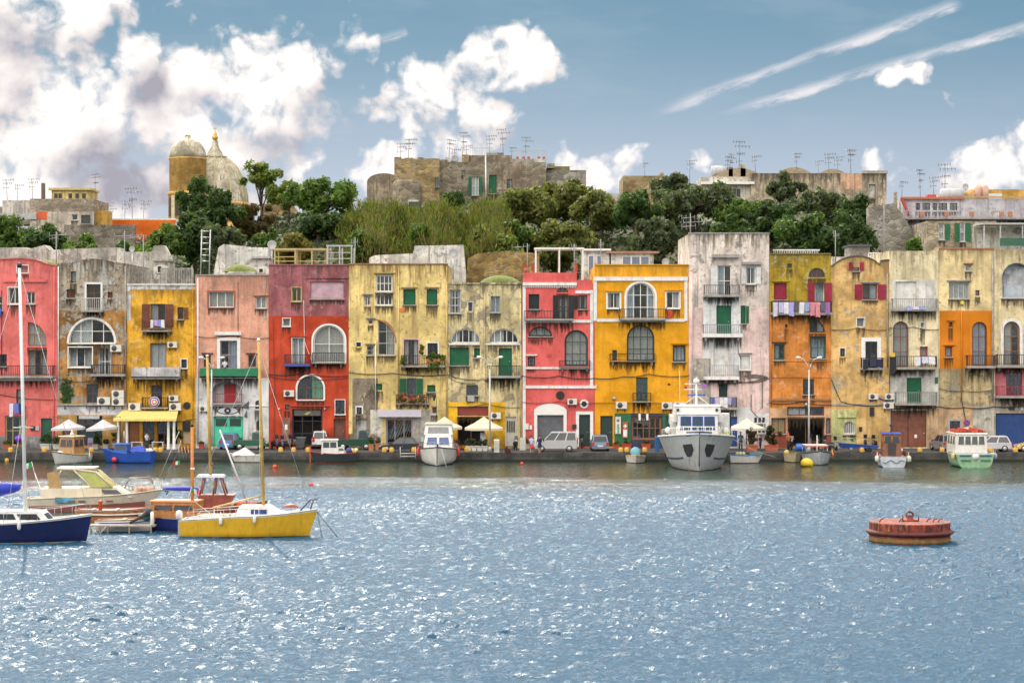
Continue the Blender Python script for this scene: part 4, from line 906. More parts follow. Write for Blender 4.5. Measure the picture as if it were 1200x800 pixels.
    h.box('wall_band', 901.5, 422, 974, 423.4, p, .05); h.box('string_course', 901.5, 441, 974, 442.2, p, .05)
    h.win(922.5, 476.5, 966, 487, nx=3, ny=1, fm=M_brown, fw=.1, sill=False, cur=1); h.win(923, 490, 966, 523, nx=2, ny=1, open_=True, door=True, fm=M_brown, deep=2.5, fw=.08); h.win(904, 489.5, 921, 508, nx=2, ny=1, fm=M_brown, cur=2, glass=glassmat((.9, .75, .4)), fw=.09); h.win(968, 489.5, 973.5, 508, nx=1, ny=1, fm=M_brown, cur=2, fw=.09)
    for a, b in ((902.5, 922.4), (966.5, 973.8)): h.box('plinth_panel', a, 509.5, b, 524, mat((.20, .04, .02), .7), .02)
    h.cable([(901.5, 472), (940, 470), (974, 474)], .03); h.tube('wall_lamp', [(944, 475, 0), (944, 473, -.4), (943, 474.5, -.5)], .1, M_grey); h.tube('drainpipe', [(903.5, 370), (903.5, 476)], .045, p)
    g = MB()
    for k in range(26): x = h.X(913+k*2.1); g.box(x, x+.04, 3, 3.04, h.Z(298)+.02, h.Z(291))
    g.box(h.X(912), h.X(968), 2.98, 3.06, h.Z(291.5), h.Z(290)); g.build('roof_railing', M_ltrim, h.root)
    h.finish(mat((.16, .13, .05), .9))
    lace(h, 904, 972, 354, 16, [cloth((.5, .48, .6)), cloth((.42, .40, .62)), cloth((.62, .6, .66)), cloth((.35, .3, .6)), cloth((.08, .08, .12)), cloth((.6, .58, .62)), cloth((.25, .3, .5)), cloth((.55, .2, .24)), cloth((.60, .22, .26)), cloth((.10, .10, .16)), cloth((.3, .12, .3))], label='long row of mauve, pink and dark washing on the balcony of the olive house', yy=-.86)
    # 12 tan with rounded gable
    p = plaster((.64, .41, .17), (.48, .40, .28), .40, .5, 34, 13.2, .2, (.09, .06, .035)); gn = plaster((.52, .52, .24), (.45, .42, .3), .35, .6, 35)
    h = House('tan house with rounded gable and crimson shutters', 974, 1042, 313, p, roofpts=[(974, 313), (979, 309), (986, 304.5), (995, 301.5), (1003, 300.5), (1011, 301), (1019, 303), (1026, 306.5), (1031, 311), (1032, 306), (1042, 305)])
    h.zone(974, 480, 1004, 540, gn); h.win(999.5, 307, 1007, 317.5, nx=1, ny=1, fm=M_dkfr, sh='both', shm=M_redsh, shx=1.3, cur=0); h.win(1011, 333, 1028, 351, nx=2, ny=1, fm=M_brown, sh='both', shm=M_redsh, shx=1.1, cur=1, cap=M_stone_trim)
    h.win(1004, 372.5, 1013, 383, nx=1, ny=1, sur=M_white, sw=.05, cur=2, sill=False); h.win(984.5, 408, 990, 417.5, nx=1, ny=1, fm=M_dkfr, sur=M_ltrim, sw=.05, sill=False); h.win(1014, 400, 1028, 431, nx=2, ny=1, fm=M_dkfr, sur=M_white, sw=.28, door=True, cur=0); h.balc(1008, 1034, 419, 431, 433.5, 'bars', depth=.6)
    h.ac(1017.5, 461, 11); h.ac(1036.5, 461, 11); h.ac(1034.5, 471, 12); h.box('meter_box', 1019, 477, 1024, 487, M_dark, .2); h.win(988.5, 493.5, 1002, 508.5, 'round', 6.5, nx=6, ny=1, fm=M_white, fw=.06, cur=0); h.box('meter_box', 1006.5, 500, 1010, 505, M_dark, .1)
    h.box('wall_band', 974, 473, 1042, 475, M_stone_trim, .06); h.cable([(974, 444), (985, 470), (1005, 474), (1042, 473)], .03); h.cable([(974, 386), (1005, 384), (1042, 386)]); h.tube('drainpipe', [(1039.5, 320), (1040, 430)], .06, M_stone_trim); h.cable([(1019, 470), (1030, 466), (1040, 470)], .04, m=mat((.05, .03, .2), .6))
    h.box('wall_shelf', 982, 480, 1003, 489, gn, .14); h.finish(mat((.10, .08, .06), .95))
    lace(h, 1009, 1033, 420.5, 11, [cloth((.02, .02, .035)), cloth((.03, .03, .06)), cloth((.015, .02, .05))], label='dark clothes over the small balcony of the tan house with crimson shutters', yy=-.66)
    # 13 cream
    p = plaster((.68, .58, .38), (.44, .38, .27), .38, .55, 36, 14.0, .17, (.10, .075, .045)); ww2 = plaster((.62, .60, .55), (.5, .44, .34), .22, .35, 37)
    h = House('cream house with white panels, green balcony door and rusty brown garage doors', 1042, 1100, 294, p)
    h.zone(1046, 328, 1097, 362, ww2); h.zone(1043, 437, 1100, 473, ww2); h.zone(1086, 478, 1100, 540, plaster((.52, .34, .20), (.5, .42, .3), .35, .5, 38))
    h.win(1049.5, 330, 1074, 362, panel=slats((.62, .60, .55), .35, 0), fm=M_ltrim, door=True); h.balc(1044, 1097, 350, 362, 365, 'bars', mat((.25, .24, .24), .6), depth=.7)
    h.win(1046.5, 376.5, 1065, 430, 'round', 9, nx=2, ny=3, fm=mat((.20, .06, .03), .5), fw=.09, door=True, cur=2); h.win(1079, 378, 1083, 384, nx=1, ny=1, sur=M_ltrim, sw=.04, sill=False); h.win(1078, 406, 1087.5, 418, nx=1, ny=1, fm=mat((.35, .03, .03), .5), fw=.09, cur=2); h.balc(1042.5, 1096, 417, 430, 433, 'bars', depth=.75)
    h.win(1062.5, 442.5, 1080, 474, panel=M_grn, fm=M_grn_door, door=True); h.win(1096.5, 443, 1099.6, 449, nx=1, ny=1, fm=M_grn_door, sill=False, fw=.03) if False else None; h.box('vent', 1095.5, 442, 1099, 449, M_grn_door, .06); h.balc(1048, 1097, 459, 472, 475, 'bars', mat((.2, .2, .2), .6), depth=.6)
    h.win(1043.5, 481, 1086, 524, panel=mat((.17, .055, .03), .65, var=.35, dirt=.35), nx=2, fm=M_brown, door=True, name='garage_door'); h.box('door_seam', 1064, 482, 1064.8, 523, M_dark, -.12, .16); h.box('notice', 1072, 509, 1075, 513, M_white, -.11, .16)
    h.cable([(1042, 384), (1070, 383), (1100, 386)]); h.cable([(1042, 478), (1070, 477), (1100, 476)], .035); h.cable([(1042, 437), (1043, 474)]); h.finish()
    lace(h, 1069, 1094, 417.5, 10, [cloth((.62, .6, .64)), cloth((.55, .52, .62)), cloth((.64, .63, .64))], label='white washing on the middle balcony above the brown garage doors', yy=-.82)
    lace(h, 1060, 1082, 359, 4.5, [cloth((.3, .35, .6)), cloth((.6, .6, .66)), cloth((.25, .3, .55))], label='small blue and white cloths on the top balcony of the cream house', yy=-.75)
    g = thing('hanging_towel', 'black and yellow cloths hanging at the balcony end of the cream house', 'towel', (wx(1040, DF), DF-.8, wz(417, DF)))
    mb = MB(); mb.loft([[(x*.16, -.02+.03*math.sin(x*2), -.28*j) for x in range(4)] for j in range(5)]); mb.build('cloth', cloth((.02, .02, .025)), g); mb = MB(); mb.loft([[(x*.11+.05, -.06+.02*math.sin(x*2), .25-.1*j) for x in range(4)] for j in range(4)]); mb.build('cloth', cloth((.6, .4, .05)), g)
    # 14 cream with an orange block
    p = plaster((.70, .55, .30), (.44, .36, .24), .38, .55, 39, 14.0, .17, (.10, .07, .04)); og = plaster((.56, .19, .015), (.5, .3, .12), .03, .1, 40, None, .06); st_ = plaster((.46, .36, .20), (.33, .28, .2), .6, .7, 41)
    h = House('cream house with a bright orange painted block round an arched door', 1100, 1165, 292, p)
    h.zone(1101, 364, 1164, 432, og); h.zone(1100, 432, 1165, 476, st_); h.zone(1100, 476, 1140, 540, plaster((.52, .35, .21), (.4, .33, .24), .4, .5, 42)); h.zone(1140, 476, 1165, 540, plaster((.46, .43, .37), (.35, .3, .25), .4, .5, 43))
    h.win(1131.5, 311, 1138, 317.5, nx=1, ny=1, fm=M_ltrim, cap=mat((.30, .14, .09), .9)); h.win(1112, 331, 1135.5, 350, nx=4, ny=1, cur=2, fm=mat((.42, .45, .45), .6), cap=M_stone_trim); h.win(1143, 340, 1148, 346.5, nx=1, ny=1, fm=M_brown, sill=False); h.rnd_disc('yellow_tag', 1127.5, 354.5, 2.4, mat((.65, .5, .05), .6))
    h.win(1112, 377.5, 1116, 383, nx=1, ny=1, fm=M_brown, sur=mat((.42, .14, .02), .8), sw=.05, cap=og, sill=False); h.win(1107.5, 406, 1116, 418, nx=1, ny=1, fm=mat((.22, .04, .03), .5), fw=.1, cap=og); h.win(1139, 377, 1156.5, 429, 'round', 8.7, nx=2, ny=3, fm=mat((.16, .03, .03), .5), fw=.09, sur=og, sw=.2, door=True, cur=2)
    h.balc(1131, 1164.5, 416, 428.5, 431.5, 'bars', mat((.05, .02, .02), .6), depth=.75); h.win(1113, 493, 1125, 523, nx=2, ny=1, fm=M_brown, door=True, cur=0, sur=mat((.33, .31, .3), .9), sw=.14)
    h.tube('drainpipe', [(1126.5, 365), (1127, 400), (1126.5, 470)], .05, og); h.tube('drainpipe', [(1163, 296), (1163, 470)], .06, M_stone_trim); h.cable([(1100, 476), (1130, 477), (1165, 476)], .035); h.cable([(1100, 455), (1128, 458), (1165, 456)]); h.cable([(1127, 470), (1131, 490), (1130, 515)], .03)
    h.finish(mat((.36, .15, .08), .9, dirt=.4))
    # 15 right edge
    p = plaster((.66, .54, .33), (.44, .37, .26), .38, .5, 44, 14., .16, (.1, .07, .04)); pk = plaster((.50, .16, .18), (.5, .3, .3), .1, .3, 45)
    h = House('house at the right edge with an arched white loggia and a blue garage shutter', 1165, 1245, 292, p)
    h.zone(1166, 432, 1245, 466, pk); h.zone(1165, 466, 1245, 540, plaster((.40, .34, .28), (.5, .45, .38), .5, .5, 46))
    h.win(1174, 308, 1210, 349, 'round', 18, nx=1, ny=1, open_=True, fm=M_ltrim, deep=.75, name='loggia', fw=.03); g = MB(); g.box(h.X(1174.2), h.X(1209.8), .66, .73, h.Z(349), h.Z(308.2)); g.build('loggia_wall', plaster((.60, .60, .62), seed=47, peel=.1), h.root); [(lambda g, q: (g.box(*q), g.build('loggia_window', mat((.42, .46, .5), .4), h.root)))(MB(), q) for q in ((h.X(1179), h.X(1200), .58, .65, h.Z(348.5), h.Z(334)), (h.X(1179.5), h.X(1186), .6, .655, h.Z(321), h.Z(312)))]
    h.win(1176, 376.5, 1195, 429, 'round', 9.5, nx=2, ny=3, fm=M_wood, fw=.1, sur=M_ltrim, sw=.2, door=True, cur=1); h.win(1215, 376.5, 1234, 429, 'round', 9.5, nx=2, ny=3, fm=M_wood, fw=.1, sur=M_ltrim, sw=.2, door=True, cur=1); h.balc(1166, 1244, 415, 427.5, 431, 'bars', depth=.75)
    h.win(1179, 436, 1198, 464, nx=4, ny=1, fm=mat((.20, .02, .03), .6), door=True, cur=0); h.balc(1166, 1244, 452, 463.5, 466.5, 'bars', mat((.25, .04, .06), .6), depth=.6); h.box('wall_lamp_plate', 1182, 477.5, 1188, 480, M_dark, .1); h.box('notice', 1156 if False else 1196, 478, 1199, 481, M_grey, .05)
    h.win(1166.8, 484, 1210, 524, panel=slats((.01, .045, .17), .5, 0), fm=mat((.01, .04, .14), .6), door=True, name='garage_door'); h.cable([(1165, 476), (1200, 474), (1245, 477)], .035)
    h.finish()
houses()
# ------------------------------------------------------------------ the hill behind: buildings, church, trees
ANT = {}; M_aer = mat((.22, .22, .22), .5, .3)
def antenna_meshes():
    for k, (hh, bars) in enumerate([(2.6, [(2.5, .9, 0), (2.1, .7, 0), (1.6, .5, 1)]), (3.4, [(3.3, .8, 0), (2.9, 1.0, 0), (2.2, .5, 0), (1.5, .4, 1)]), (2.0, [(1.9, .7, 0), (1.5, .4, 1)])]):
        r_ = random.Random(k); mb = MB(); mb.tube([(0, 0, -.3), (0, 0, hh)], .03, 5)
        for z, L, ax in bars:
            x0 = r_.uniform(-.3, .1)
            if ax == 0:
                mb.tube([(x0-L*.5, 0, z), (x0+L*.9, 0, z+.06)], .022, 4)
                for i in range(5): x = x0-L*.5+L*1.4*i/4; mb.tube([(x, -.3, z+.02), (x, .3, z+.02)], .018, 4); mb.tube([(x, 0, z-.14), (x, 0, z+.17)], .02, 4)
            else:
                mb.tube([(-L*.7, 0, z), (L*.7, 0, z)], .03, 4); mb.tube([(-L*.7, 0, z-.2), (-L*.7, 0, z+.2)], .025, 4)
        o = mb.build('tmp', mat((.16, .16, .17), .5, .4)); ANT[k] = o.data; bpy.data.objects.remove(o)
antenna_meshes()
def ant(h, px, py, k=0, rz=None, sc=1.0, y=2.0):
    """aerial standing on the roof of h: its foot at photo pixel px, py"""
    o = bpy.data.objects.new('antenna', ANT[k]); COL.objects.link(o); o.parent = h.root
    o.location = (h.X(px), y, h.Z(py)); o.scale = (sc*.88,)*3; o.rotation_euler = (R(rnd.uniform(-4, 4)), R(rnd.uniform(-4, 4)), rnd.uniform(-.9, .9) if rz is None else rz)
def dish(h, px, py, r, y=1.0):
    k = r/h.S; mb = MB(); mb.lathe([(.02*k, .25*k), (.5*k, .18*k), (.85*k, .08*k), (k, -.08*k), (.84*k, .0), (.5*k, .12*k), (.02*k, .2*k)], (h.X(px), y, h.Z(py)), 14, axis='y')
    mb.tube([(h.X(px), y+.2*k, h.Z(py)), (h.X(px), y+.3*k, h.Z(py)-1.6*k)], .04, 5); mb.build('satellite_dish', M_grey, h.root)
def B(h, name, x0, y0, x1, y1, m, ya=.5, yb=4.):
    """a block standing on or beside building h, given in photo pixels at its distance"""
    mb = MB(); mb.box(h.X(x0), h.X(x1), ya, yb, h.Z(y1), h.Z(y0)); return mb.build(name, m, h.root)
ST1 = stone((.26, .22, .16), 1.6, 1, .3); ST2 = stone((.34, .24, .11), 1.8, 2, .45); ST4 = plaster((.27, .22, .16), (.2, .17, .13), .55, .9, 71, None, .3); ST3 = stone((.28, .26, .22), 1.5, 3, .2); CON = plaster((.42, .40, .36), (.3, .28, .24), .5, .85, 50, None, .3)
CONW = plaster((.58, .57, .53), (.4, .38, .34), .45, .8, 51, None, .2, (.05, .05, .045)); OCH = plaster((.50, .30, .08), seed=52, peel=.3, grime=.5)

def hill_buildings():
    # stone castle-like pile in the centre
    h = House('rambling old stone house with green shutters crowning the hill at centre', 515, 640, 190, ST1, d=215, base=262, depth=9, cat='building', name='stone_house')
    h.win(553, 207, 561, 229, nx=2, ny=2, cur=2, sh='both', shm=M_grn, shx=.95); h.win(573, 205, 582, 227, panel=M_grn, fm=M_grn_door, name='window', pname='shutter'); h.win(594, 210, 600, 224, nx=1, ny=2, fm=M_dkfr)
    h.zone(580, 190, 612, 222, ST4); h.win(541, 200, 545, 204, nx=1, ny=1, fm=M_dkfr, sill=False)
    w = House('unused', 462, 515, 186, ST2, d=214, base=262, depth=8); w.win(510, 208, 515 - .5, 219, nx=1, ny=1, fm=M_dkfr); w.finish(); 
    w.root.parent = None
    for c in list(w.root.children):
        c.location = c.location+w.root.location-h.root.location; c.parent = h.root
        if c.name.startswith('wall'): c.name = 'tower_wall'
    bpy.data.objects.remove(w.root)
    mb = MB(); mb.lathe([(1.6, 0), (1.6, 3.9), (1.5, 4.25), (1.25, 4.5), (.1, 4.6)], (h.X(478), -.6, h.Z(262)), 20, smooth=False); mb.build('apse', ST1, h.root)
    mb = MB(); x0, x1, z0, z1 = h.X(430), h.X(470), h.Z(262), h.Z(213); mb.box(x0, x1, 0, 6, z0, z1); N = 10
    for i in range(N): a, b = math.pi*i/N, math.pi*(i+1)/N; mb.quad((x0+(x1-x0)*(1-math.cos(a))/2, 0, z1+.9*math.sin(a)), (x0+(x1-x0)*(1-math.cos(b))/2, 0, z1+.9*math.sin(b)), (x0+(x1-x0)*(1-math.cos(b))/2, 6, z1+.9*math.sin(b)), (x0+(x1-x0)*(1-math.cos(a))/2, 6, z1+.9*math.sin(a)))
    mb.add([(x0+(x1-x0)*(1-math.cos(math.pi*i/N))/2, 0, z1+.9*math.sin(math.pi*i/N)) for i in range(N+1)], [tuple(range(N+1))]); mb.build('vaulted_wing', ST4, h.root)
    [B(h, 'broken_parapet', a, b, c, 188.5, ST1, .05, .8) for a, b, c in ((462, 184, 470), (474, 185, 484), (490, 184.5, 496), (503, 185.5, 512))]; [B(h, 'broken_parapet', a, b, c, 191.5, ST1, .05, .9) for a, b, c in ((516, 187, 524), (528, 188.5, 536), (641, 197, 650))]; B(h, 'buttress', 533, 215, 541, 262, ST1, -1.2, .3); B(h, 'annex', 604, 212, 632, 262, ST4, -1.6, .2); B(h, 'upper_storey', 549, 181, 600, 191, ST4, 1, 7); B(h, 'upper_storey', 570, 177, 590, 182, ST3, 2, 6); B(h, 'parapet', 600, 186, 640, 191, CON, .1, .4); B(h, 'chimney', 541, 181, 549, 192, ST2, .3, 1.2); B(h, 'chimney', 521, 184, 527, 192, CON, .3, 1.1)
    for x in (605, 612, 618, 630, 636): B(h, 'flower_pot', x, 183.5, x+3, 186.2, mat((.40, .06, .03), .8), .15, .4)
    mb = MB(); a, c, z = h.X(600), h.X(640), h.Z(186)
    mb.box(a, c, .2, .24, z+.85, z+.9); [mb.box(a+(c-a)*i/26, a+(c-a)*i/26+.03, .2, .23, z, z+.85) for i in range(27)]; mb.build('roof_railing', M_grey, h.root)
    mb = MB(); a, c, z = h.X(549), h.X(578), h.Z(181); mb.box(a, c, 1.1, 1.14, z+.75, z+.8); [mb.box(a+(c-a)*i/14, a+(c-a)*i/14+.025, 1.1, 1.13, z, z+.75) for i in range(15)]; mb.build('roof_railing', M_grey, h.root)
    B(h, 'right_wing', 640, 199, 687, 262, ST3, .4, 7); B(h, 'right_wing_roof', 641, 194, 668, 199.5, mat((.16, .14, .05), .95, var=.4), 1, 6); B(h, 'lean_to', 480, 237, 492, 262, CONW, -3.5, -1.8); B(h, 'lean_to_window', 481, 239, 495, 252, mat((.05, .05, .05), .7), -3.6, -3.45)
    mb = MB(); mb.tube([(h.X(570), -.4, h.Z(262)), (h.X(569), -.4, h.Z(180))], .09, 6); mb.build('utility_pole', M_steel, h.root)
    for px, py, k, s_ in ((468, 187, 0, 1.), (477, 187, 0, 1.2), (525, 185, 0, 1.1), (541, 182, 1, 1.), (546, 184, 2, 1.), (574, 178, 0, 1.), (590, 178, 1, 1.), (600, 186, 2, 1.), (615, 186, 1, .95), (531, 188, 2, 1.)): ant(h, px, py+4, k, sc=s_)
    dish(h, 532.5, 185, 4.5, 1.2); h.finish()
    # plateau houses on the right
    h = House('long weathered stone house with many aerials on the hilltop at right', 880, 1039, 203, plaster((.40, .33, .24), (.28, .25, .2), .55, .85, 55, 5.2, .28), d=225, base=262, depth=9, cat='building', name='stone_house')
    h.win(1018, 216, 1026, 232, panel=CON, nx=1, name='window', sur=M_stone_trim, sill=False, fm=M_stone_trim, pname='infill'); h.zone(985, 203, 1010, 222, plaster((.48, .30, .20), seed=56, peel=.5)); h.finish()
    N = 9
    for a, b, top in ((835, 900, 8), (905, 960, 9), (955, 1000, 7)):
        mb = MB(); x0, x1, z = h.X(a), h.X(b), h.Z(204); mb.loft([[(x0+(x1-x0)*i/N, y, z-.3+(top/h.S+.3)*math.sin(math.pi*i/N)) for i in range(N+1)] for y in (1, 6)]); mb.add([(x0+(x1-x0)*i/N, 1, z-.3+(top/h.S+.3)*math.sin(math.pi*i/N)) for i in range(N+1)], [tuple(range(N+1))]); mb.build('roof_vault', mat((.30, .24, .16), .95, var=.35), h.root)
    B(h, 'side_wing', 822, 207, 881, 262, plaster((.50, .47, .40), seed=57, grime=.8, peel=.4), .5, 6); B(h, 'cornice', 822, 213, 884, 216, M_ltrim, -.2, .6); B(h, 'cornice', 1010, 200, 1040, 203.5, M_stone_trim, -.15, .4)
    for x in (853, 858.5, 864): B(h, 'window', x, 221, x+4, 230, M_dkfr, .42, .6)
    mb = MB(); mb.lathe([(.02, -.9), (.55, -.85), (.6, 0), (.55, .85), (.02, .9)], (h.X(845), 2, h.Z(199)), 14, axis='x'); mb.build('water_tank', M_grey, h.root); B(h, 'chimney', 869, 191, 875, 206, CON, 1, 2); B(h, 'chimney', 855, 195, 860, 206, ST1, 1, 2)
    for px, py, k, s_ in ((810, 207, 0, 1.), (854, 205, 0, 1.1), (868, 203, 1, 1.35), (888, 200, 2, 1.2), (858, 204, 1, .9), (936, 200, 0, 1.05), (963, 202, 2, 1.), (975, 203, 0, 1.15), (985, 203, 0, 1.), (1001, 203, 0, 1.35)): ant(h, px, py+3, k, sc=s_)
    h = House('low flat stone house among the olive trees left of the long hilltop house', 730, 783, 206, ST2, d=222, base=262, depth=8, cat='building', name='stone_house'); h.win(763, 216, 769, 226, nx=1, ny=2, fm=M_grn_door); h.finish(); B(h, 'chimney', 774, 202, 778, 206, ST2); ant(h, 757, 206, 2, sc=.9); B(h, 'garden_wall', 690, 226, 730, 262, CON, 1, 1.5)
    # terrace house at far right
    h = House('white terrace house with a row of five windows above the right end of the row', 1058, 1260, 233, plaster((.50, .47, .50), (.36, .33, .3), .35, .6, 58, None, .15), d=176, base=275, depth=8, cat='house')
    h.box('roof_edge', 1055, 231, 1128, 233.5, mat((.40, .13, .06), .8), .3); h.box('roof_edge', 1128, 230, 1260, 232, mat((.40, .26, .12), .9), .12)
    for a, b in ((1073, 1078), (1081, 1090), (1093, 1098), (1100, 1110), (1113, 1122)): h.win(a, 238, b, 247, nx=2, ny=1, cur=0, sill=False, fm=M_dkfr, fw=.04)
    h.balc(1060, 1258, 247, 256, 258, 'bars', mat((.35, .34, .36), .6), depth=.9, step=.25)
    for x in (1075, 1133, 1178, 1104, 1168): h.box('flower_pot', x, 249, x+5, 254, mat((.40, .17, .09), .85), 1.15, -.93)
    mb = MB(); mb.hexa([(h.X(1055), -.3, h.Z(233)), (h.X(1058), -.3, h.Z(233)), (h.X(1066), -.3, h.Z(252)), (h.X(1063), -.3, h.Z(252))][::-1], [(h.X(1055), .1, h.Z(233)), (h.X(1058), .1, h.Z(233)), (h.X(1066), .1, h.Z(252)), (h.X(1063), .1, h.Z(252))][::-1]); mb.build('roof_edge', mat((.36, .06, .05), .8), h.root)
    B(h, 'upper_storey', 1112, 224, 1150, 232, plaster((.55, .38, .22), seed=60), 2, 6); mb = MB(); mb.lathe([(.02, -1.0), (.5, -.95), (.55, 0), (.5, .95), (.02, 1.0)], (h.X(1119), 1.2, h.Z(227)), 12, axis='x'); mb.build('water_tank', M_grey, h.root)
    B(h, 'upper_storey', 1148, 219, 1262, 231, OCH, 3, 7); B(h, 'window', 1168, 224, 1184, 231, mat((.5, .6, .62), .5), 2.95, 3.05)
    for x in (1151, 1159): mb = MB(); mb.lathe([(.3, 0), (.33, .9), (.2, 1.15), (.05, 1.2)], (h.X(x), 1.5, h.Z(231)), 10); mb.build('chimney', mat((.55, .36, .28), .9), h.root)
    dish(h, 1139, 216, 3.5, 2.5); ant(h, 1084, 233, 1, sc=.9); ant(h, 1100, 233, 0, sc=.9); ant(h, 1113, 232, 1, sc=1.05); ant(h, 1062, 234, 2); B(h, 'chimney', 1051, 224, 1054, 250, ST1, 1, 1.5); B(h, 'red_tarpaulin', 1090, 227, 1100, 232, mat((.45, .06, .05), .7), 1, 2)
    h.finish()
    h = House('small rubble stone house with green shutters below the white terrace house', 1086, 1168, 259, stone((.36, .30, .21), 2.2, 5, .2), d=168, base=310, depth=6, cat='house')
    h.win(1100, 262, 1107, 281, nx=1, ny=2, cur=2, sh='r', shm=M_grn, shx=1.6); h.win(1125, 261, 1131, 283, nx=1, ny=2, cur=2, sh='both', shm=M_grn, shx=2.0); h.finish()
    # ruined sloping wall
    t = thing('ruined_wall', 'ruined stone wall sloping down beside the dark trees at right', 'wall', (wx(1055, 174), 174, hill(wx(1055, 174), 174)-.5)); mb = MB(); z = lambda py: wz(py, 174)-t.location.z; X = lambda px: (px-1055)*174/F
    mb.prism([(X(1018), 0), (X(1018), z(243)), (X(1048), z(238)), (X(1062), z(258)), (X(1072), z(275)), (X(1090), z(282)), (X(1090), 0)], 0, 1.2); mb.build('masonry', ST3, t)
    t = thing('roof_pergola', 'flat pergola canopy over a planted terrace at the far right above the roofs', 'pergola', (wx(1190, 160), 160, hill(wx(1190, 160), 160)-.3)); z = lambda py: wz(py, 160)-t.location.z; X = lambda px: (px-1190)*160/F
    mb = MB(); mb.box(X(1150), X(1235), 0, 3, z(263), z(261)); mb.build('canopy', M_grey, t)
    for x in (1153, 1172, 1198, 1230): mb = MB(); mb.box(X(x), X(x+1.5), .1, .2, 0, z(263)); mb.build('post', M_grey, t)
    mb = MB(); mb.box(X(1172), X(1235), 0, .1, z(288), z(279)); mb.build('railing_panel', mat((.03, .10, .06), .7), t); mb = MB(); mb.box(X(1150), X(1235), 2.8, 3.0, 0, z(264)); mb.build('back_wall', CONW, t)
    # left hilltop
    h = House('long flat stone house with a little yellow roof room at left', 35, 110, 233, stone((.34, .27, .21), 1.8, 7, .1), d=215, base=272, depth=8, cat='house', name='stone_house'); h.zone(35, 248, 110, 275, plaster((.46, .40, .33), seed=61, peel=.5, grime=.7))
    h.win(84, 251, 91, 258, nx=1, ny=1, fm=M_ltrim, cur=0); h.win(95, 252, 106, 262, nx=1, ny=1, fm=M_dkfr); h.finish(); B(h, 'roof_room', 58, 221, 103, 233.5, plaster((.52, .40, .16), seed=62), 1, 5); B(h, 'roof_room_roof', 55, 219.5, 105, 222, mat((.5, .38, .18), .9), .7, 5.3)
    for x in (61, 66, 78, 86, 94): B(h, 'roof_room_window', x, 226, x+4, 231.5, M_dkfr, .95, 1.05)
    B(h, 'chimney', 47, 214, 50, 234, mat((.15, .1, .08), .9), .5, 1.2); ant(h, 107, 233, 1, sc=.95); ant(h, 33, 233, 0); B(h, 'terrace_block', 0, 234, 35, 262, plaster((.5, .46, .42), seed=63, grime=.8, peel=.5), 1, 5); B(h, 'terrace_block', 110, 246, 123, 272, OCH, 1, 4); ant(h, 15, 234, 2); ant(h, 3, 234, 0); B(h, 'orange_door', 43, 248, 55, 257, mat((.55, .10, .03), .7), -.06, .02); B(h, 'terrace_rail', 0, 250, 43, 257, M_grey, -.2, -.1)
    for x in (-30, -12): B(h, 'terrace_block', x-20, 240, x+5, 270, CONW, 2, 6)
    h = House('plain bright orange house between the left skyline house and the church', 124, 206, 256, plaster((.62, .14, .03), seed=64, peel=.02, grime=.25, mott=.1), d=222, base=290, depth=8); h.zone(124, 256, 206, 257.6, M_ltrim); h.zone(189, 262, 192, 277, mat((.3, .06, .02), .8)); h.finish()
    for px, k, s_ in ((122, 0, .9), (127, 2, .8), (142, 0, 1.), (151, 1, 1.25), (164, 0, 1.)): ant(h, px, 258, k, sc=s_)
    t = thing('garden_wall', 'dark rubble garden wall below the bright orange house', 'wall', (wx(100, 200), 200, hill(wx(100, 200), 200)-.5)); mb = MB(); z = lambda py: wz(py, 200)-t.location.z; X = lambda px: (px-100)*200/F
    mb.box(X(75), X(158), 0, .8, 0, z(263.5)); mb.build('masonry', stone((.20, .17, .14), 1.8, 9, .2), t)
    t = thing('earth_wall', 'tan rubble retaining wall beside the pale airy tree right of the church', 'wall', (wx(330, 205), 205, hill(wx(330, 205), 205)-.5)); mb = MB(); z = lambda py: wz(py, 205)-t.location.z; X = lambda px: (px-330)*205/F
    mb.prism([(X(305), 0), (X(305), z(240)), (X(338), z(233)), (X(352), z(252)), (X(356), 0)], 0, 1.5); mb.build('masonry', stone((.42, .28, .14), 2.0, 10, .2), t)
    # church with dome and round tower
    d = 262; t = thing('church', 'church with an orange round tower and a pale ribbed dome ending in a gilded finial', 'church', (wx(252, d), d, hill(wx(252, d), d)-.5)); z = lambda py: wz(py, d)-t.location.z; X = lambda px: (px-252)*d/F; k = d/F
    DOM = plaster((.42, .385, .30), (.28, .24, .17), .4, .85, 65, None, .25, (.10, .08, .04)); TOW = plaster((.50, .31, .11), (.5, .4, .25), .2, .4, 66, None, .2)
    prof = [(38, 262), (38, 240), (37.5, 229), (35, 217), (31, 206), (25.5, 196), (19, 189), (13.5, 185.5)]; mb = MB(); mb.lathe([(a*k, z(b)) for a, b in prof], (0, 0, 0), 40); o = mb.build('dome', DOM, t)
    mb = MB()
    for q in range(12): a = 2*math.pi*q/12+.13; mb.tube([(r_*k*1.005*math.cos(a), r_*k*1.005*math.sin(a), z(b)) for r_, b in prof[1:]], .12, 6)
    mb.build('rib', mat((.40, .34, .2), .9), o)
    mb = MB(); mb.lathe([(39.5*k, z(243)), (41*k, z(241)), (41*k, z(239)), (38*k, z(237.5))], (0, 0, 0), 40); mb.build('cornice', TOW, o)
    mb = MB(); mb.lathe([(a*k, z(b)) for a, b in ((14, 186), (14.5, 183.5), (10, 182.5), (8.5, 179), (6, 175), (4.2, 171), (3.4, 166), (2.2, 164))], (0, 0, 0), 16); mb.build('lantern', DOM, t)
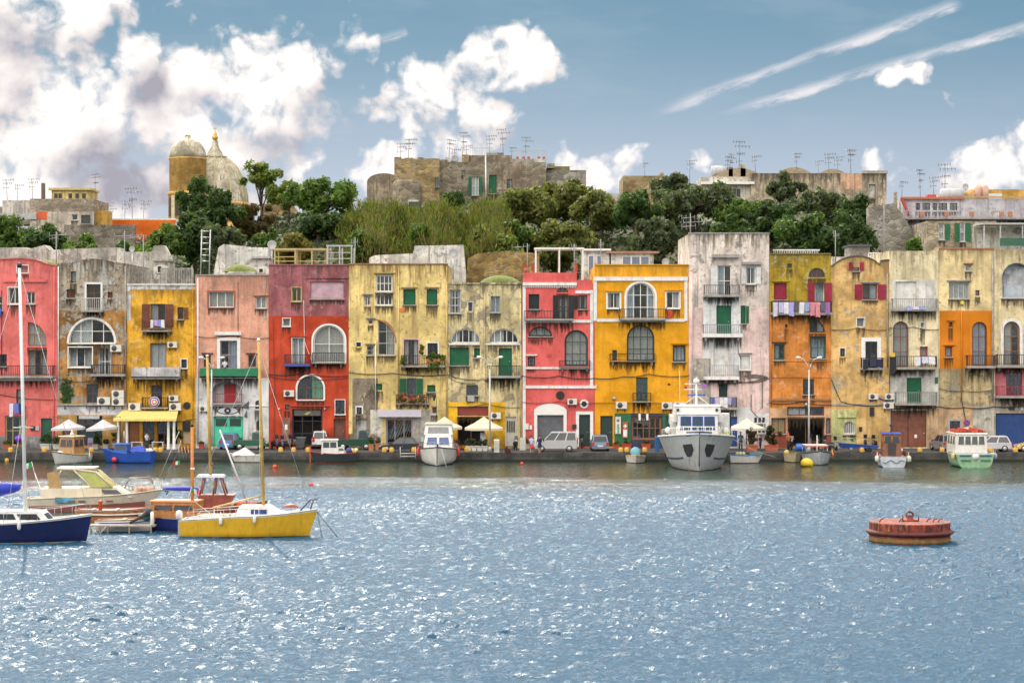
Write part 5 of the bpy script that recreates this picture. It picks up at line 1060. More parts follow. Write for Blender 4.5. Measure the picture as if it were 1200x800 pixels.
    mb = MB(); mb.lathe([(a*k, z(b)) for a, b in ((1.6, 165), (3.4, 162.5), (3.2, 160), (1.8, 158.5), (2.2, 157), (1.2, 155.5), (.5, 154.5), (.5, 146))], (0, 0, 0), 12); mb.box(-1.9*k, 1.9*k, -.05, .05, z(151), z(150)); mb.build('finial', mat((.42, .30, .05), .4, .5), t)
    tx, ty = X(225), -3.5
    mb = MB(); R0 = 21*k; mb.lathe([(R0, 0), (R0, z(191)), (R0*1.06, z(190)), (R0*1.06, z(188.5))], (tx, ty, 0), 28); o = mb.build('tower', TOW, t)
    mb = MB(); mb.lathe([(a*k, z(b)) for a, b in ((21.4, 189), (20.9, 183), (19.5, 178), (16.5, 172.5), (12, 168.5), (6, 166.5), (3.5, 166), (3.5, 163), (3, 161.5), (.5, 161))], (tx, ty, 0), 28); mb.build('tower_dome', DOM, o)
    mb = MB(); mb.lathe([(21*k, z(232)), (23*k, z(231)), (23*k, z(228.5)), (21*k, z(227.5))], (tx, ty, 0), 28); mb.build('tower_cornice', TOW, o)
    for q in range(8):
        a = R(-90+(q-3.5)*40); mb = MB(); mb.M = Matrix.Translation((tx+R0*math.cos(a), ty+R0*math.sin(a), 0)) @ Matrix.Rotation(a+R(90), 4, 'Z')
        mb.prism([(-.45, z(256)), (.45, z(256))]+[(.45*math.cos(math.pi*i/8), z(238)+.45*math.sin(math.pi*i/8)) for i in range(9)], -.06, .2); mb.build('belfry_opening', mat((.05, .04, .03), .9), o)
        mb = MB(); mb.M = Matrix.Translation((tx+R0*math.cos(a+.35), ty+R0*math.sin(a+.35), 0)) @ Matrix.Rotation(a+.35+R(90), 4, 'Z'); mb.box(-.3, .3, -.14, .3, z(262), z(232)); mb.build('pilaster', mat((.46, .38, .24), .9), o)
    # dome's drum volute
    mb = MB(); mb.lathe([(40*k, 0), (40*k, z(262))], (0, 0, 0), 40); mb.build('drum', TOW, t)
hill_buildings()

def roof_structures():
    def wall(label, pts, d, m, th=.5, name='garden_wall', cat='wall', top=None):
        bx = wx(pts[0][0], d); bz = max(hill(bx, d), 9.)-.6; o = thing(name, label, cat, (bx, d, bz))
        mb = MB(); P = [((p-pts[0][0])*d/F, wz(q, d)-bz) for p, q in pts]; z0 = -1.5
        mb.prism([(P[0][0], z0)]+P+[(P[-1][0], z0)], 0, th); mb.build('masonry', m, o); return o
    wall('long stained concrete terrace wall behind the roofs of the leftmost houses', [(-40, 290), (30, 290), (33, 292), (52, 287), (58, 293), (95, 291), (140, 290), (142, 295), (178, 295), (180, 288), (190, 287), (197, 300), (200, 310)], 159, CON, 2.)
    wall('whitewashed rounded vault with a mossy edge behind the salmon house', [(250, 322), (254, 300), (256, 290), (262, 286), (280, 288), (298, 290), (314, 290), (314, 322)], 157.5, CONW, 3., 'roof_vault', 'vault')
    wall('stepped whitewashed wall streaked with black behind the pale yellow house', [(432, 318), (433, 302), (440, 299), (484, 297), (486, 288), (543, 287), (546, 318)], 158.2, CONW, .6)
    wall('terraced rubble wall with dry ochre weeds behind the weathered cream house', [(546, 325), (548, 303), (560, 297), (598, 294), (632, 297), (632, 325)], 159, stone((.30, .20, .06), 2.4, 12, .6), 3.)
    wall('pale concrete wall and parapet behind the rounded gable house', [(962, 310), (966, 301), (1042, 300), (1048, 298), (1048, 318)], 158, CONW, .4)
    d = 157.2
    def hut(label, x0, x1, top, base, m, rm, wins, name='roof_room', ov=2):
        bz = wz(base, d); o = thing(name, label, 'roof room', (wx(x0, d), d, bz)); k = d/F; X = lambda p: (p-x0)*k; Z = lambda q: (base-q)*k
        mb = MB(); mb.box(0, X(x1), 0, 3, -2.5, Z(top)); mb.build('wall', m, o); mb = MB(); mb.box(-ov*k, X(x1)+ov*k, -.35, 3.2, Z(top)+.004, Z(top)+.16); mb.build('roof', rm, o)
        for a, b, c, e, dm in wins:
            mb = MB(); mb.box(X(a), X(c), -.07, .02, Z(e), Z(b)); f = mb.build('window', M_white, o); mb = MB(); w = X(c)-X(a); n = max(1, round(w/.8))
            for i in range(n): mb.box(X(a)+w*i/n+.06, X(a)+w*(i+1)/n-.06, -.09, -.075, Z(e)+.06, Z(b)-.06)
            mb.build('pane', dm, f)
        return o
    PG = mat((.16, .19, .26), .15)
    hut('cream roof room with a wide double window and brown eaves above the orange yellow house', 716, 766, 297, 318, CONW, mat((.30, .17, .11), .9), [(729, 300, 761, 312, PG)], ov=6)
    hut('white box room with a glazed door between the two orange and coral roofs', 684, 714, 294, 325, CONW, M_ltrim, [(689, 299, 696, 322, PG), (699, 299, 705, 322, PG)])
    hut('little white roof hut with one dark window behind the salmon house', 297, 315, 303, 326, CONW, M_grey, [(303, 314, 309, 320, M_dark)])
    hut('small grey tank room behind the crimson-shuttered gable', 997, 1019, 289, 310, CON, mat((.06, .07, .09), .5), [])
    hut('small pale block room behind the blackened house at left', 180, 196, 306, 325, CONW, CON, [(184, 311, 190, 320, M_dark)])
    def frame(label, x0, x1, top, base, d, n, m, roof=None, rails=()):
        bz = wz(base, d); o = thing('terrace_frame', label, 'pergola', (wx(x0, d), d, bz)); k = d/F; X = lambda p: (p-x0)*k; Z = lambda q: (base-q)*k
        for i in range(n+1):
            for y in (0, 2.4): mb = MB(); xx = X(x0+(x1-x0)*i/n); mb.box(xx-.05, xx+.05, y-.05, y+.05, -.8, Z(top)); mb.build('post', m, o)
        mb = MB(); mb.box(-.1, X(x1)+.1, -.1, 2.6, Z(top)+.003, Z(top)+.12) if roof else mb.box(-.1, X(x1)+.1, -.05, .05, Z(top)+.003, Z(top)+.12); mb.build('canopy' if roof else 'beam', roof or m, o)
        for q in rails: mb = MB(); mb.box(0, X(x1), -.07, -.052, Z(q)-.03, Z(q)+.03); mb.build('rail', m, o)
        return o
    frame('ochre canopy on thin posts over the terrace of the deep red house, left half', 322, 346, 293, 312, 149, 1, mat((.42, .33, .14), .7), mat((.46, .36, .16), .8), (306, 301))
    frame('open terrace frame with ochre beam over the deep red house, beside the glazed frame', 348, 383, 293, 312, 149.4, 2, mat((.42, .33, .14), .7), mat((.4, .32, .16), .8), (306,))
    frame('white glazed terrace frame at the right end of the deep red house roof', 384, 412, 289, 312, 149, 2, M_grey, None, (303, 296))
    frame('white flat awning on slender posts over the coral house terrace', 628, 683, 292, 322, 152, 2, M_ltrim, M_ltrim)
    # railings and scaffolds
    def balustrade(label, x0, x1, top, base, d, m, n):
        bz = wz(base, d); o = thing('roof_railing', label, 'railing', (wx(x0, d), d, bz)); k = d/F; L = (x1-x0)*k; hh = (base-top)*k
        mb = MB(); mb.box(0, L, -.04, .04, hh-.07, hh); mb.build('handrail', m, o); mb = MB()
        for i in range(n+1): mb.box(L*i/n-.03, L*i/n+.03, -.03, .03, 0, hh-.07)
        mb.box(0, L, -.05, .05, -.5, .12); mb.build('balusters', m, o); return o
    balustrade('grey balustrade on the roof of the ochre yellow house, left section', 151, 178, 315, 334, 147.8, CON, 15); balustrade('grey balustrade on the roof of the ochre yellow house, right section', 188, 226, 314, 334, 147.8, CON, 20)
    balustrade('white terrace railing behind the rounded gable house', 1018, 1042, 296, 310, 152, M_ltrim, 9)
    def mast(label, x, top, base, d, bars):
        bz = wz(base, d); o = thing('aerial_mast', label, 'aerial', (wx(x, d), d, bz)); k = d/F; mb = MB(); mb.tube([(0, 0, -1), (0, 0, (base-top)*k)], .04, 6); mb.build('mast', M_aer, o)
        mb = MB()
        for q, a, b in bars: z = (base-q)*k; mb.tube([(a*k, 0, z), (b*k, 0, z+.1)], .024, 5); [mb.tube([((a+(b-a)*i/3)*k, 0, z-.2), ((a+(b-a)*i/3)*k, 0, z+.25)], .018, 4) for i in range(4)]
        mb.build('crossbars', M_aer, o); return o
    mast('tall aerial mast with two long crossbars behind the coral house at left', 66, 271, 305, 152, [(276, -8, 20), (280, -8, 2)]); mast('thin aerial mast left of the ochre yellow house roof', 146, 270, 325, 150, [(277, -12, 20)]); mast('thin aerial mast on the roof of the ochre yellow house', 168, 275, 330, 149, [(279, -24, 3)])
    mast('bare steel mast on the roof between the pale yellow and deep red houses', 416, 278, 312, 150, [(285, -4, 3)]); mast('thin mast in front of the rubble weeds behind the cream house', 618, 285, 320, 152, [(290, -18, 2)])
    mast('many-armed aerial on the roof of the tall pink house', 809, 250, 276, 150, [(256, -10, 5), (261, -8, 19), (266, -10, 6)]); mast('crowded aerial mast before the ruined wall at right', 1036, 238, 312, 155, [(257, -7, 6), (264, -9, 8), (270, -6, 6), (276, -9, 3)]); mast('aerial mast at the right of the olive house roof', 979, 270, 305, 152, [(277, -2, 4)])
    mast('bare pole on the coral house terrace left of the white awning', 704, 280, 312, 152, [(288, -2, 3)]); mast('short aerial on the white box room', 673, 286, 312, 151, [(291, -6, 2)])
    # lattice ladder scaffold
    t = thing('scaffold_tower', 'narrow lattice scaffold tower standing behind the salmon house', 'scaffold', (wx(235, 155), 155, wz(310, 155))); k = 155/F; m = M_steel
    for x in (0, 10*k): mb = MB(); mb.tube([(x, 0, -1), (x+.1, 0, 41*k)], .05, 6); mb.build('upright', m, t)
    mb = MB(); [mb.tube([(0, 0, (4+7*i)*k), (10*k, 0, (4+7*i)*k)], .035, 5) for i in range(6)]; mb.build('rungs', m, t)
    # dishes on poles
    for x, y, r_, lab in ((531, 296, 5, 'round white dish on a pole above the wide pale yellow house'), (155, 292, 3.5, 'grey dish on a pole behind the ochre yellow house'), (319, 287, 5.5, 'grey dish above the left edge of the deep red house roof'), (780, 307, 4.5, 'pale dish low on the roof at the right of the orange yellow house')):
        d = 150; t = thing('satellite_dish', lab, 'dish', (wx(x, d), d, wz(y+22, d))); k = d/F*r_; z = 22*d/F
        mb = MB(); mb.lathe([(.02*k, .25*k), (.5*k, .18*k), (.85*k, .08*k), (k, -.08*k), (.84*k, .0), (.5*k, .12*k), (.02*k, .2*k)], (0, -.1, z), 16, axis='y'); mb.build('reflector', M_grey, t); mb = MB(); mb.tube([(0, 0, -.6), (0, 0, z)], .05, 6); mb.build('pole', M_steel, t)
    # moss-grown roof slopes
    for lab, x0, x1, top, base, d in (('bright moss covering the curved roof of the weathered cream house', 561, 611, 322, 332, 147.5), ('bright moss on the vault behind the salmon house', 260, 296, 309, 318, 153), ('bright moss on the roof edge behind the coral house at left', 38, 64, 304, 312, 150)):
        t = thing('mossy_roof', lab, 'roof', (wx(x0, d), d, wz(base, d))); k = d/F; N = 12; mb = MB(); L = (x1-x0)*k; hh = (base-top)*k
        prof = lambda i: (L*i/N, hh*(math.sin(math.pi*i/N)**.6) if i not in (0, N) else 0)
        mb.loft([[(prof(i)[0], y, prof(i)[1]*s_) for i in range(N+1)] for y, s_ in ((0, .0), (.3, .6), (1.2, 1.), (3, 1.))]); mb.build('moss_slope', mat((.10, .125, .022), .95, var=.5, bump=.5, scale=4.), t)
roof_structures()

# ------------------------------------------------------------------ vegetation
L_dark = leafmat((.022, .052, .013), (.045, .092, .02), (.12, .18, .04)); L_mid = leafmat((.034, .078, .012), (.075, .145, .02), (.19, .26, .045)); L_olive = leafmat((.05, .065, .016), (.12, .14, .03), (.26, .26, .065)); L_grey = leafmat((.036, .058, .026), (.075, .10, .042), (.17, .20, .09)); L_lite = leafmat((.065, .105, .014), (.12, .165, .024), (.25, .28, .06)); L_brown = leafmat((.07, .045, .015), (.11, .075, .02), (.10, .11, .03)); L_yel = leafmat((.10, .09, .012), (.22, .17, .02), (.06, .09, .02))
M_bark = mat((.09, .065, .045), .95, var=.4, bump=.5)
def crown(mb, c, rx, ry, rz, n, size, r_, nb=14, airy=0.):
    cs = []
    nb = int(nb*1.7)
    for i in range(nb):
        while True:
            p = Vector((r_.uniform(-1, 1), r_.uniform(-1, 1), r_.uniform(-1, 1)))
            if p.length < 1: break
        p *= .80; k = r_.uniform(.18, .40); cs.append((Vector((c[0]+p.x*rx, c[1]+p.y*ry, c[2]+p.z*rz)), k*(rx+ry+rz)/3*(1-.3*airy)))
    vs, fs = [], []
    for i in range(n):
        q, rad = cs[r_.randrange(nb)]
        d = Vector((r_.gauss(0, 1), r_.gauss(0, 1), r_.gauss(0, 1)+.2)).normalized()
        p = q+d*rad*(r_.random()**.35)*Vector((1, 1, .85)).length/1.65
        nrm = (d+Vector((r_.gauss(0, .6), r_.gauss(0, .6), r_.gauss(0, .6)))).normalized(); a = nrm.orthogonal().normalized(); a = Matrix.Rotation(r_.uniform(0, 6.28), 3, nrm) @ a; b = nrm.cross(a)
        s1 = size*r_.uniform(.6, 1.4); s2 = s1*r_.uniform(.35, .6); k = len(vs)
        vs += [p-a*s1, p+b*s2, p+a*s1+nrm*s1*.25, p-b*s2]; fs.append((k, k+1, k+2, k+3))
    mb.add(vs, fs); return cs
def tree(label, px, top, w, d, lm, n=2600, size=.26, low=None, seed=0, airy=0., name='tree', group=None, cat='tree', nb=16):
    x = wx(px, d); zb = hill(x, d); zt = wz(top, d); hw = w/2*d/F; r_ = random.Random(seed*7+int(px)); hh = zt-zb
    t = thing(name, label, cat, (x, d, zb), 0, group); cb = hh*(low if low is not None else .15); rz = (hh-cb)/2
    mb = MB(); cs = crown(mb, (0, 0, cb+rz), hw, hw*.9, rz, n, size, r_, nb, airy); mb.build('crown', lm, t, recalc=False)
    mb = MB(); tr = max(.10, hw*.07); mb.tube([(0, 0, -.4), (.1*hw*.3, 0, hh*.25), (-.05*hw, .1, hh*.5), (0, 0, hh*.8)], [tr, tr*.8, tr*.55, tr*.2], 7)
    for q, rad in cs[:9]: z0 = hh*r_.uniform(.2, .5); mb.tube([(0, 0, z0), ((q.x)*.5, q.y*.5, (z0+q.z)/2+.2), q], [tr*.5, tr*.33, tr*.1], 5)
    mb.build('trunk', M_bark, t); return t
def trees():
    T = [('dense dark shrub at the very left edge below the skyline houses', 12, 252, 62, 172, L_mid), ('round green shrub below the little yellow roof room', 52, 258, 56, 170, L_dark), ('low green shrub in front of the dark garden wall', 96, 268, 52, 168, L_mid), ('low leafy shrub in front of the bright orange house', 150, 279, 60, 167, L_mid), ('small dark shrub left of the church tower base', 195, 262, 44, 172, L_mid),
         ('tall dark tree covering the foot of the church tower', 229, 194, 46, 186, L_dark), ('dark tree in front of the church dome', 262, 218, 56, 182, L_dark), ('lower dark tree between church tower and salmon house', 228, 246, 62, 174, L_dark), ('dark bush under the church dome above the white vault', 262, 250, 50, 170, L_grey),
         ('pale airy tree rising just right of the church dome', 306, 186, 56, 200, L_lite), ('light green tree between the airy tree and the large round tree', 338, 207, 56, 198, L_lite), ('russet thinning shrub right of the church dome', 298, 232, 54, 184, L_brown), ('yellow flowering shrub above the deep red house', 344, 271, 46, 166, L_yel), ('green shrub left of the yellow flowering shrub', 316, 264, 40, 170, L_mid),
         ('large round deep green tree left of the stone house on the hill', 378, 212, 96, 190, L_mid), ('dark leafy bush below the large round tree', 372, 250, 70, 178, L_dark), ('small pointed dark tree before the green shutters of the stone house', 532, 222, 34, 200, L_dark), ('bright bush at the left foot of the stone house', 440, 238, 46, 186, L_lite),
         ('broad olive green bush right of the stone house', 612, 219, 84, 182, L_olive), ('tall yellowish olive tree below the right wing of the stone house', 662, 209, 92, 186, L_olive), ('sprawling light olive tree left of the low stone house', 704, 224, 74, 180, L_olive), ('dark green bush behind the coral house terrace', 600, 254, 62, 170, L_mid), ('deep green bush behind the white awning', 660, 258, 80, 168, L_olive),
         ('dark rounded tree under the low stone house', 744, 222, 62, 176, L_dark), ('grey green olive tree rising above the low stone house', 792, 199, 62, 186, L_grey), ('wide grey olive tree left of the tall pink house', 812, 214, 92, 180, L_grey), ('dark shrub behind the cream roof room', 766, 252, 66, 168, L_grey), ('bright green bush below the white wing of the long hilltop house', 868, 232, 62, 178, L_mid),
         ('airy olive tree standing in front of the long hilltop house', 920, 195, 50, 190, L_grey), ('big dark olive tree right of the airy olive tree', 962, 221, 80, 182, L_grey), ('dark tree at the right end of the long hilltop house', 1003, 228, 54, 178, L_dark), ('deep green tree above the tall pink house', 898, 238, 72, 174, L_dark), ('dark thicket tree above the olive green house', 940, 244, 84, 168, L_dark), ('dark bushy tree above the rounded gable house', 992, 248, 74, 167, L_dark), ('shaded bush behind the roof of the tall pink house', 858, 250, 60, 166, L_dark),
         ('small bush hanging over the ruined wall at right', 1072, 272, 24, 165, L_mid)]
    T += [('fresh green bush at the left foot of the giant reeds', 424, 262, 40, 162, L_mid), ('dark bush breaking through the middle of the giant reeds', 492, 256, 34, 163, L_mid), ('fresh olive bush at the right side of the giant reeds', 566, 256, 44, 164, L_olive), ('low bright bush at the right end of the giant reeds', 594, 270, 40, 161, L_lite)]
    for i, (lab, px, top, w, d, lm) in enumerate(T):
        airy = 1. if 'airy' in lab or 'thinning' in lab else .2
        tree(lab, px, top, w*1.12, d, lm, n=int(800+w*(44 if airy < .5 else 20)), size=.24 if w > 40 else .18, low=.12 if top > 225 else .22, seed=i, airy=airy, name='shrub' if any(k in lab for k in ('shrub', 'bush')) else 'tree', cat='shrub' if any(k in lab for k in ('shrub', 'bush')) else 'tree', group='trees and shrubs on the hillside')
    # giant reeds: nobody could count them
    r_ = random.Random(4); vs, fs, mi = [], [], []
    for i in range(6200):
        px = r_.choice((r_.uniform(402, 606), r_.gauss(r_.choice((418, 446, 470, 508, 532, 555, 583)), 7))); d = r_.uniform(160.5, 178); x = wx(px, d); z = hill(x, d)-.2
        edge = min(1, (px-402)/30, (606-px)/30+.35); hh = r_.uniform(3.0, 5.8)*max(.5, edge)*(.8+.2*math.sin(px*.09)); hh = max(.8, min(hh, wz(241+8*math.sin(px*.13)+6*math.sin(px*.37+d)-9*(r_.random() < .06)+r_.uniform(0, 26)*r_.random(), d)-z)); lx, ly = r_.gauss(0, .35), r_.gauss(0, .2); w = .035
        k = len(vs); n = 4
        for j in range(n):
            t = j/(n-1); q = Vector((x+lx*t*t*1.6, d+ly*t*t, z+hh*t)); ww = w*(1-.6*t); vs += [q-Vector((ww, 0, 0)), q+Vector((ww, 0, 0))]
        for j in range(n-1): fs.append((k+2*j, k+2*j+1, k+2*j+3, k+2*j+2)); mi.append(0)
        for j in range(10):
            t = r_.uniform(.5, 1); q = Vector((x+lx*t*t*1.6, d+ly*t*t, z+hh*t)); a = r_.uniform(0, 6.28); L = r_.uniform(.5, 1.05); dr = Vector((math.cos(a)*.6, math.sin(a)*.6, r_.uniform(.5, 1.3))); k = len(vs); s_ = Vector((-math.sin(a), math.cos(a), 0))*.032
            vs += [q-s_, q+s_, q+dr*L*.55+s_*.7, q+dr*L*.55-s_*.7, q+Vector((dr.x*1.5, dr.y*1.5, dr.z*.55))*L]; fs += [(k, k+1, k+2, k+3), (k+3, k+2, k+4)]; mi += [1, 1]
    mb = MB(); mb.add(vs, fs); mb.mi = mi; o = mb.build('giant_reeds', [mat((.20, .135, .05), .8, var=.4, scale=1.), leafmat((.045, .085, .010), (.10, .135, .018), (.24, .23, .045))], recalc=False); stuff(o, 'tall stand of giant reeds on the slope below the stone house', 'reeds')
    vs, fs = [], []
    for i in range(42000):
        y = r_.uniform(158, 214); x = r_.uniform(-.29, .29)*y; z = hill(x, y)+r_.uniform(-.1, .8)*r_.random(); s1 = r_.uniform(.14, .34)
        nrm = Vector((r_.gauss(0, .6), r_.gauss(-.5, .5), r_.gauss(.6, .5))).normalized(); a = nrm.orthogonal().normalized(); a = Matrix.Rotation(r_.uniform(0, 6.28), 3, nrm) @ a; b = nrm.cross(a); p = Vector((x, y, z)); k = len(vs)
        vs += [p-a*s1, p+b*s1*.5, p+a*s1, p-b*s1*.5]; fs.append((k, k+1, k+2, k+3))
    mb = MB(); mb.add(vs, fs); stuff(mb.build('undergrowth', leafmat((.014, .034, .010), (.03, .058, .013), (.06, .085, .02)), recalc=False), 'tangled green undergrowth covering the slope behind the houses', 'undergrowth')
trees()
# ------------------------------------------------------------------ on the quay
K = 1.4                                          # the whole scene is scaled by K at the end; things below are built in real metres
def rthing(name, label, cat, px, py, z=ZQ, rz=0., group=None, d=None):
    d = d or dist(py, z); t = thing(name, label, cat, (wx(px, d), d, z), rz, group); t.scale = (1/K,)*3; return t
M_tyre = mat((.018, .018, .018), .85); M_rim = mat((.42, .42, .43), .35, .7); M_cglass = mat((.02, .025, .03), .08, 0, .1, 0, 1., .8); M_lampr = mat((.45, .01, .01), .25); M_lampw = mat((.6, .6, .58), .2); M_rubber = mat((.025, .025, .027), .7)
def carpaint(c): return mat(c, .28, .15, .06, 0, 2., .6)
def car(label, px, py, rz, L, W, Hh, col, style='hatch'):
    """nose towards local +x"""
    t = rthing('parked_car' if style != 'pickup' else 'pickup_truck', label, 'car' if style not in ('pickup', 'van') else ('van' if style == 'van' else 'truck'), px, py, rz=R(rz)); pm = carpaint(col); h2 = Hh
    belt = h2*.56; x0, x1 = -L/2, L/2
    if style == 'van': prof = [(x0, .32), (x0-.02, .6), (x0+.02, belt+.05), (x1-.95, belt+.05), (x1-.25, belt-.22), (x1, .62), (x1-.02, .32)]; gh = (x0+.06, x0+.16, x1-1.7, x1-.85)
    elif style == 'sedan': prof = [(x0+.05, .30), (x0, .55), (x0+.06, belt+.02), (x0+.7, belt+.05), (x1-1.25, belt), (x1-.2, belt-.18), (x1, .52), (x1-.03, .30)]; gh = (x0+.35, x0+.85, x1-1.85, x1-1.05)
    elif style == 'pickup': prof = [(x0, .42), (x0, belt*.92), (x1-1.5, belt*.92), (x1-1.5, belt), (x1-.5, belt), (x1-.06, belt-.25), (x1, .5), (x1-.02, .38)]; gh = (x1-1.5, x1-1.45, x1-.75, x1-.35)
    else: prof = [(x0+.03, .30), (x0, .55), (x0+.05, belt+.04), (x1-1.05, belt), (x1-.18, belt-.16), (x1, .52), (x1-.03, .30)]; gh = (x0+.08, x0+.42, x1-1.75, x1-.95)
    def ring(y, s_): cx, cz = 0, .6; return [((p-cx)*s_+cx, y, (q-cz)*s_+cz) for p, q in prof]
    mb = MB(); mb.loft([ring(-W/2, .94), ring(-W/2+.09, 1.), ring(W/2-.09, 1.), ring(W/2, .94)], closed=True, smooth=False, caps=True); body = mb.build('body', pm, t)
    if style == 'pickup': mb = MB(); mb.box(x0+.06, x1-1.6, -W/2+.1, W/2-.1, belt*.93, belt*.95); mb.build('load_bed', mat((.05, .05, .05), .8), body)
    a, b, c, e = gh; w1, w2 = W/2-.07, W/2-.2; zb, zt = belt-.02, h2-.05
    mb = MB(); mb.hexa([(a, -w1, zb), (e, -w1, zb), (e, w1, zb), (a, w1, zb)], [(b, -w2, zt), (c, -w2, zt), (c, w2, zt), (b, w2, zt)]); mb.hexa([(b, -w2, zt), (c, -w2, zt), (c, w2, zt), (b, w2, zt)], [(b+.1, -w2+.08, h2), (c-.12, -w2+.08, h2), (c-.12, w2-.08, h2), (b+.1, w2-.08, h2)]); mb.build('roof', pm, t)
    def lerp(s_, z): f_ = (z-zb)/(zt-zb); return (a+(b-a)*f_ if s_ < 0 else e+(c-e)*f_), w1+(w2-w1)*f_
    za, zc = zb+.07, zt-.05
    for sy in (-1, 1):                            # side windows, split by pillars
        xa, wa = lerp(-1, za); xb, _ = lerp(1, za); xc, wc = lerp(-1, zc); xd, _ = lerp(1, zc); n = 3 if style == 'van' else (1 if style == 'pickup' else 2)
        for i in range(n):
            f0, f1 = (i+.06)/n, (i+1-.06)/n; P = [(xa+.05+(xb-xa-.1)*f0, sy*(wa+.008), za), (xa+.05+(xb-xa-.1)*f1, sy*(wa+.008), za), (xc+.05+(xd-xc-.1)*f1, sy*(wc+.008), zc), (xc+.05+(xd-xc-.1)*f0, sy*(wc+.008), zc)]
            mb = MB(); mb.quad(*P); mb.build('side_window', M_cglass, t, recalc=False)
        mb = MB(); mb.box(e-.18, e-.02, sy*(W/2+.01)-.06, sy*(W/2+.01)+.06, belt, belt+.13); mb.build('mirror', M_rubber, t)
    for s_, nm in ((-1, 'rear_window'), (1, 'windscreen')):
        xa, wa = lerp(s_, za); xc, wc = lerp(s_, zc); o_ = .01*s_; mb = MB(); mb.quad((xa+o_, -wa+.08, za), (xa+o_, wa-.08, za), (xc+o_, wc-.08, zc), (xc+o_, -wc+.08, zc)); mb.build(nm, M_cglass, t, recalc=False)
    for sx in (x0+L*.19, x1-L*.18):
        for sy in (-1, 1):
            mb = MB(); yy = sy*(W/2-.09); mb.lathe([(.31, -.1), (.32, -.06), (.32, .06), (.31, .1)], (sx, yy, .32), 18, axis='y'); wo = mb.build('wheel', M_tyre, t)
            mb = MB(); mb.lathe([(.2, -.02), (.19, .0), (.05, .01), (.01, .01)] if sy > 0 else [(.01, -.01), (.05, -.01), (.19, .0), (.2, .02)], (sx, yy+sy*.105, .32), 14, axis='y'); mb.build('rim', M_rim, wo)
    for sy in (-1, 1):
        mb = MB(); mb.box(x0-.03, x0+.06, sy*(W/2-.17)-.11, sy*(W/2-.17)+.11, belt-.28, belt+(.25 if style == 'van' else 0)); mb.build('tail_light', M_lampr, t)
        mb = MB(); mb.box(x1-.14, x1+.005, sy*(W/2-.28)-.17, sy*(W/2-.28)+.17, belt-.33, belt-.2); mb.build('headlight', M_lampw, t)
    for s_, nm in ((x0-.05, 'rear_bumper'), (x1-.08, 'front_bumper')): mb = MB(); mb.box(s_, s_+.13, -W/2+.03, W/2-.03, .27, .46); mb.build(nm, M_rubber if style != 'hatch' else pm, t)
    mb = MB(); mb.box(x0-.065, x0-.052, -.26, .26, .47, .58); mb.build('number_plate', M_white, t)
    return t
car('silver people carrier parked side on before the grey garage shutter', 651, 529, 180, 4.25, 1.75, 1.95, (.42, .42, .41), 'van')
car('grey blue hatchback seen from behind beside the silver people carrier', 702.5, 527.5, 90, 3.9, 1.7, 1.55, (.14, .19, .26))
car('bright blue hatchback seen from behind at the mint green shop doors', 271, 525.5, 84, 3.7, 1.65, 1.6, (.07, .17, .36))
car('small dark green pickup with open bed beside the bright blue hatchback', 294, 526.5, 0, 3.3, 1.5, 1.7, (.02, .10, .05), 'pickup')
car('dark green pickup parked between the red house and the pale yellow house', 417, 526.5, -6, 3.7, 1.6, 1.9, (.015, .06, .04), 'pickup')
car('black saloon car parked before the shop with the pale lilac sign', 469.5, 529.3, 180, 4.1, 1.65, 1.42, (.018, .02, .028), 'sedan')
car('little white van seen from behind in front of the red house doorway', 375, 525, 95, 3.6, 1.6, 1.75, (.55, .55, .54), 'van')
car('dull grey hatchback parked left of the traffic sign', 1106, 527.5, 100, 3.7, 1.65, 1.6, (.20, .20, .21))
car('pale silver hatchback parked side on before the blue garage shutter', 1161, 529, 180, 3.8, 1.65, 1.55, (.48, .48, .50))
car('cream and orange car cut off by the right edge of the photo', 1212, 529, 180, 3.7, 1.65, 1.55, (.58, .40, .12))

def scooter(label, px, py, rz, col, rider=False):
    t = rthing('scooter', label, 'scooter', px, py, rz=R(rz), group='scooters and motorbikes parked on the quay'); pm = carpaint(col)
    for x in (-.62, .62):
        mb = MB(); mb.lathe([(.19, -.05), (.25, -.03), (.25, .03), (.19, .05)], (x, 0, .25), 16, axis='y'); w = mb.build('wheel', M_tyre, t); mb = MB(); mb.lathe([(.15, -.03), (.16, 0), (.15, .03)], (x, 0, .25), 12, axis='y'); mb.build('rim', M_rim, w)
    mb = MB(); mb.loft([[(x, w*math.cos(2*math.pi*i/10), z+h*math.sin(2*math.pi*i/10)) for i in range(10)] for x, w, z, h in ((-.85, .06, .62, .05), (-.6, .17, .58, .18), (-.2, .18, .48, .2), (.05, .15, .34, .08), (.3, .15, .33, .07), (.42, .18, .55, .26), (.5, .14, .85, .12), (.48, .05, .98, .04))], closed=True, caps=True); mb.build('body', pm, t)
    mb = MB(); mb.loft([[(x, w*math.cos(2*math.pi*i/8), z+.06*math.sin(2*math.pi*i/8)) for i in range(8)] for x, w, z in ((-.85, .08, .76), (-.5, .15, .79), (-.1, .14, .76), (.05, .07, .72))], closed=True, caps=True); mb.build('seat', M_rubber, t)
    mb = MB(); mb.tube([(.62, 0, .25), (.5, 0, .7), (.42, 0, 1.02)], .03); mb.tube([(.36, -.34, 1.06), (.42, -.15, 1.03), (.42, .15, 1.03), (.36, .34, 1.06)], .02); mb.build('handlebar', M_iron, t)
    mb = MB(); mb.ball((.52, 0, .93), .08, .1, .08, 8); mb.build('headlight', M_lampw, t); mb = MB(); mb.prism([(.45, 1.05), (.5, 1.05), (.42, 1.4), (.38, 1.4)], -.18, .18); mb.build('windscreen', M_cglass, t); return t
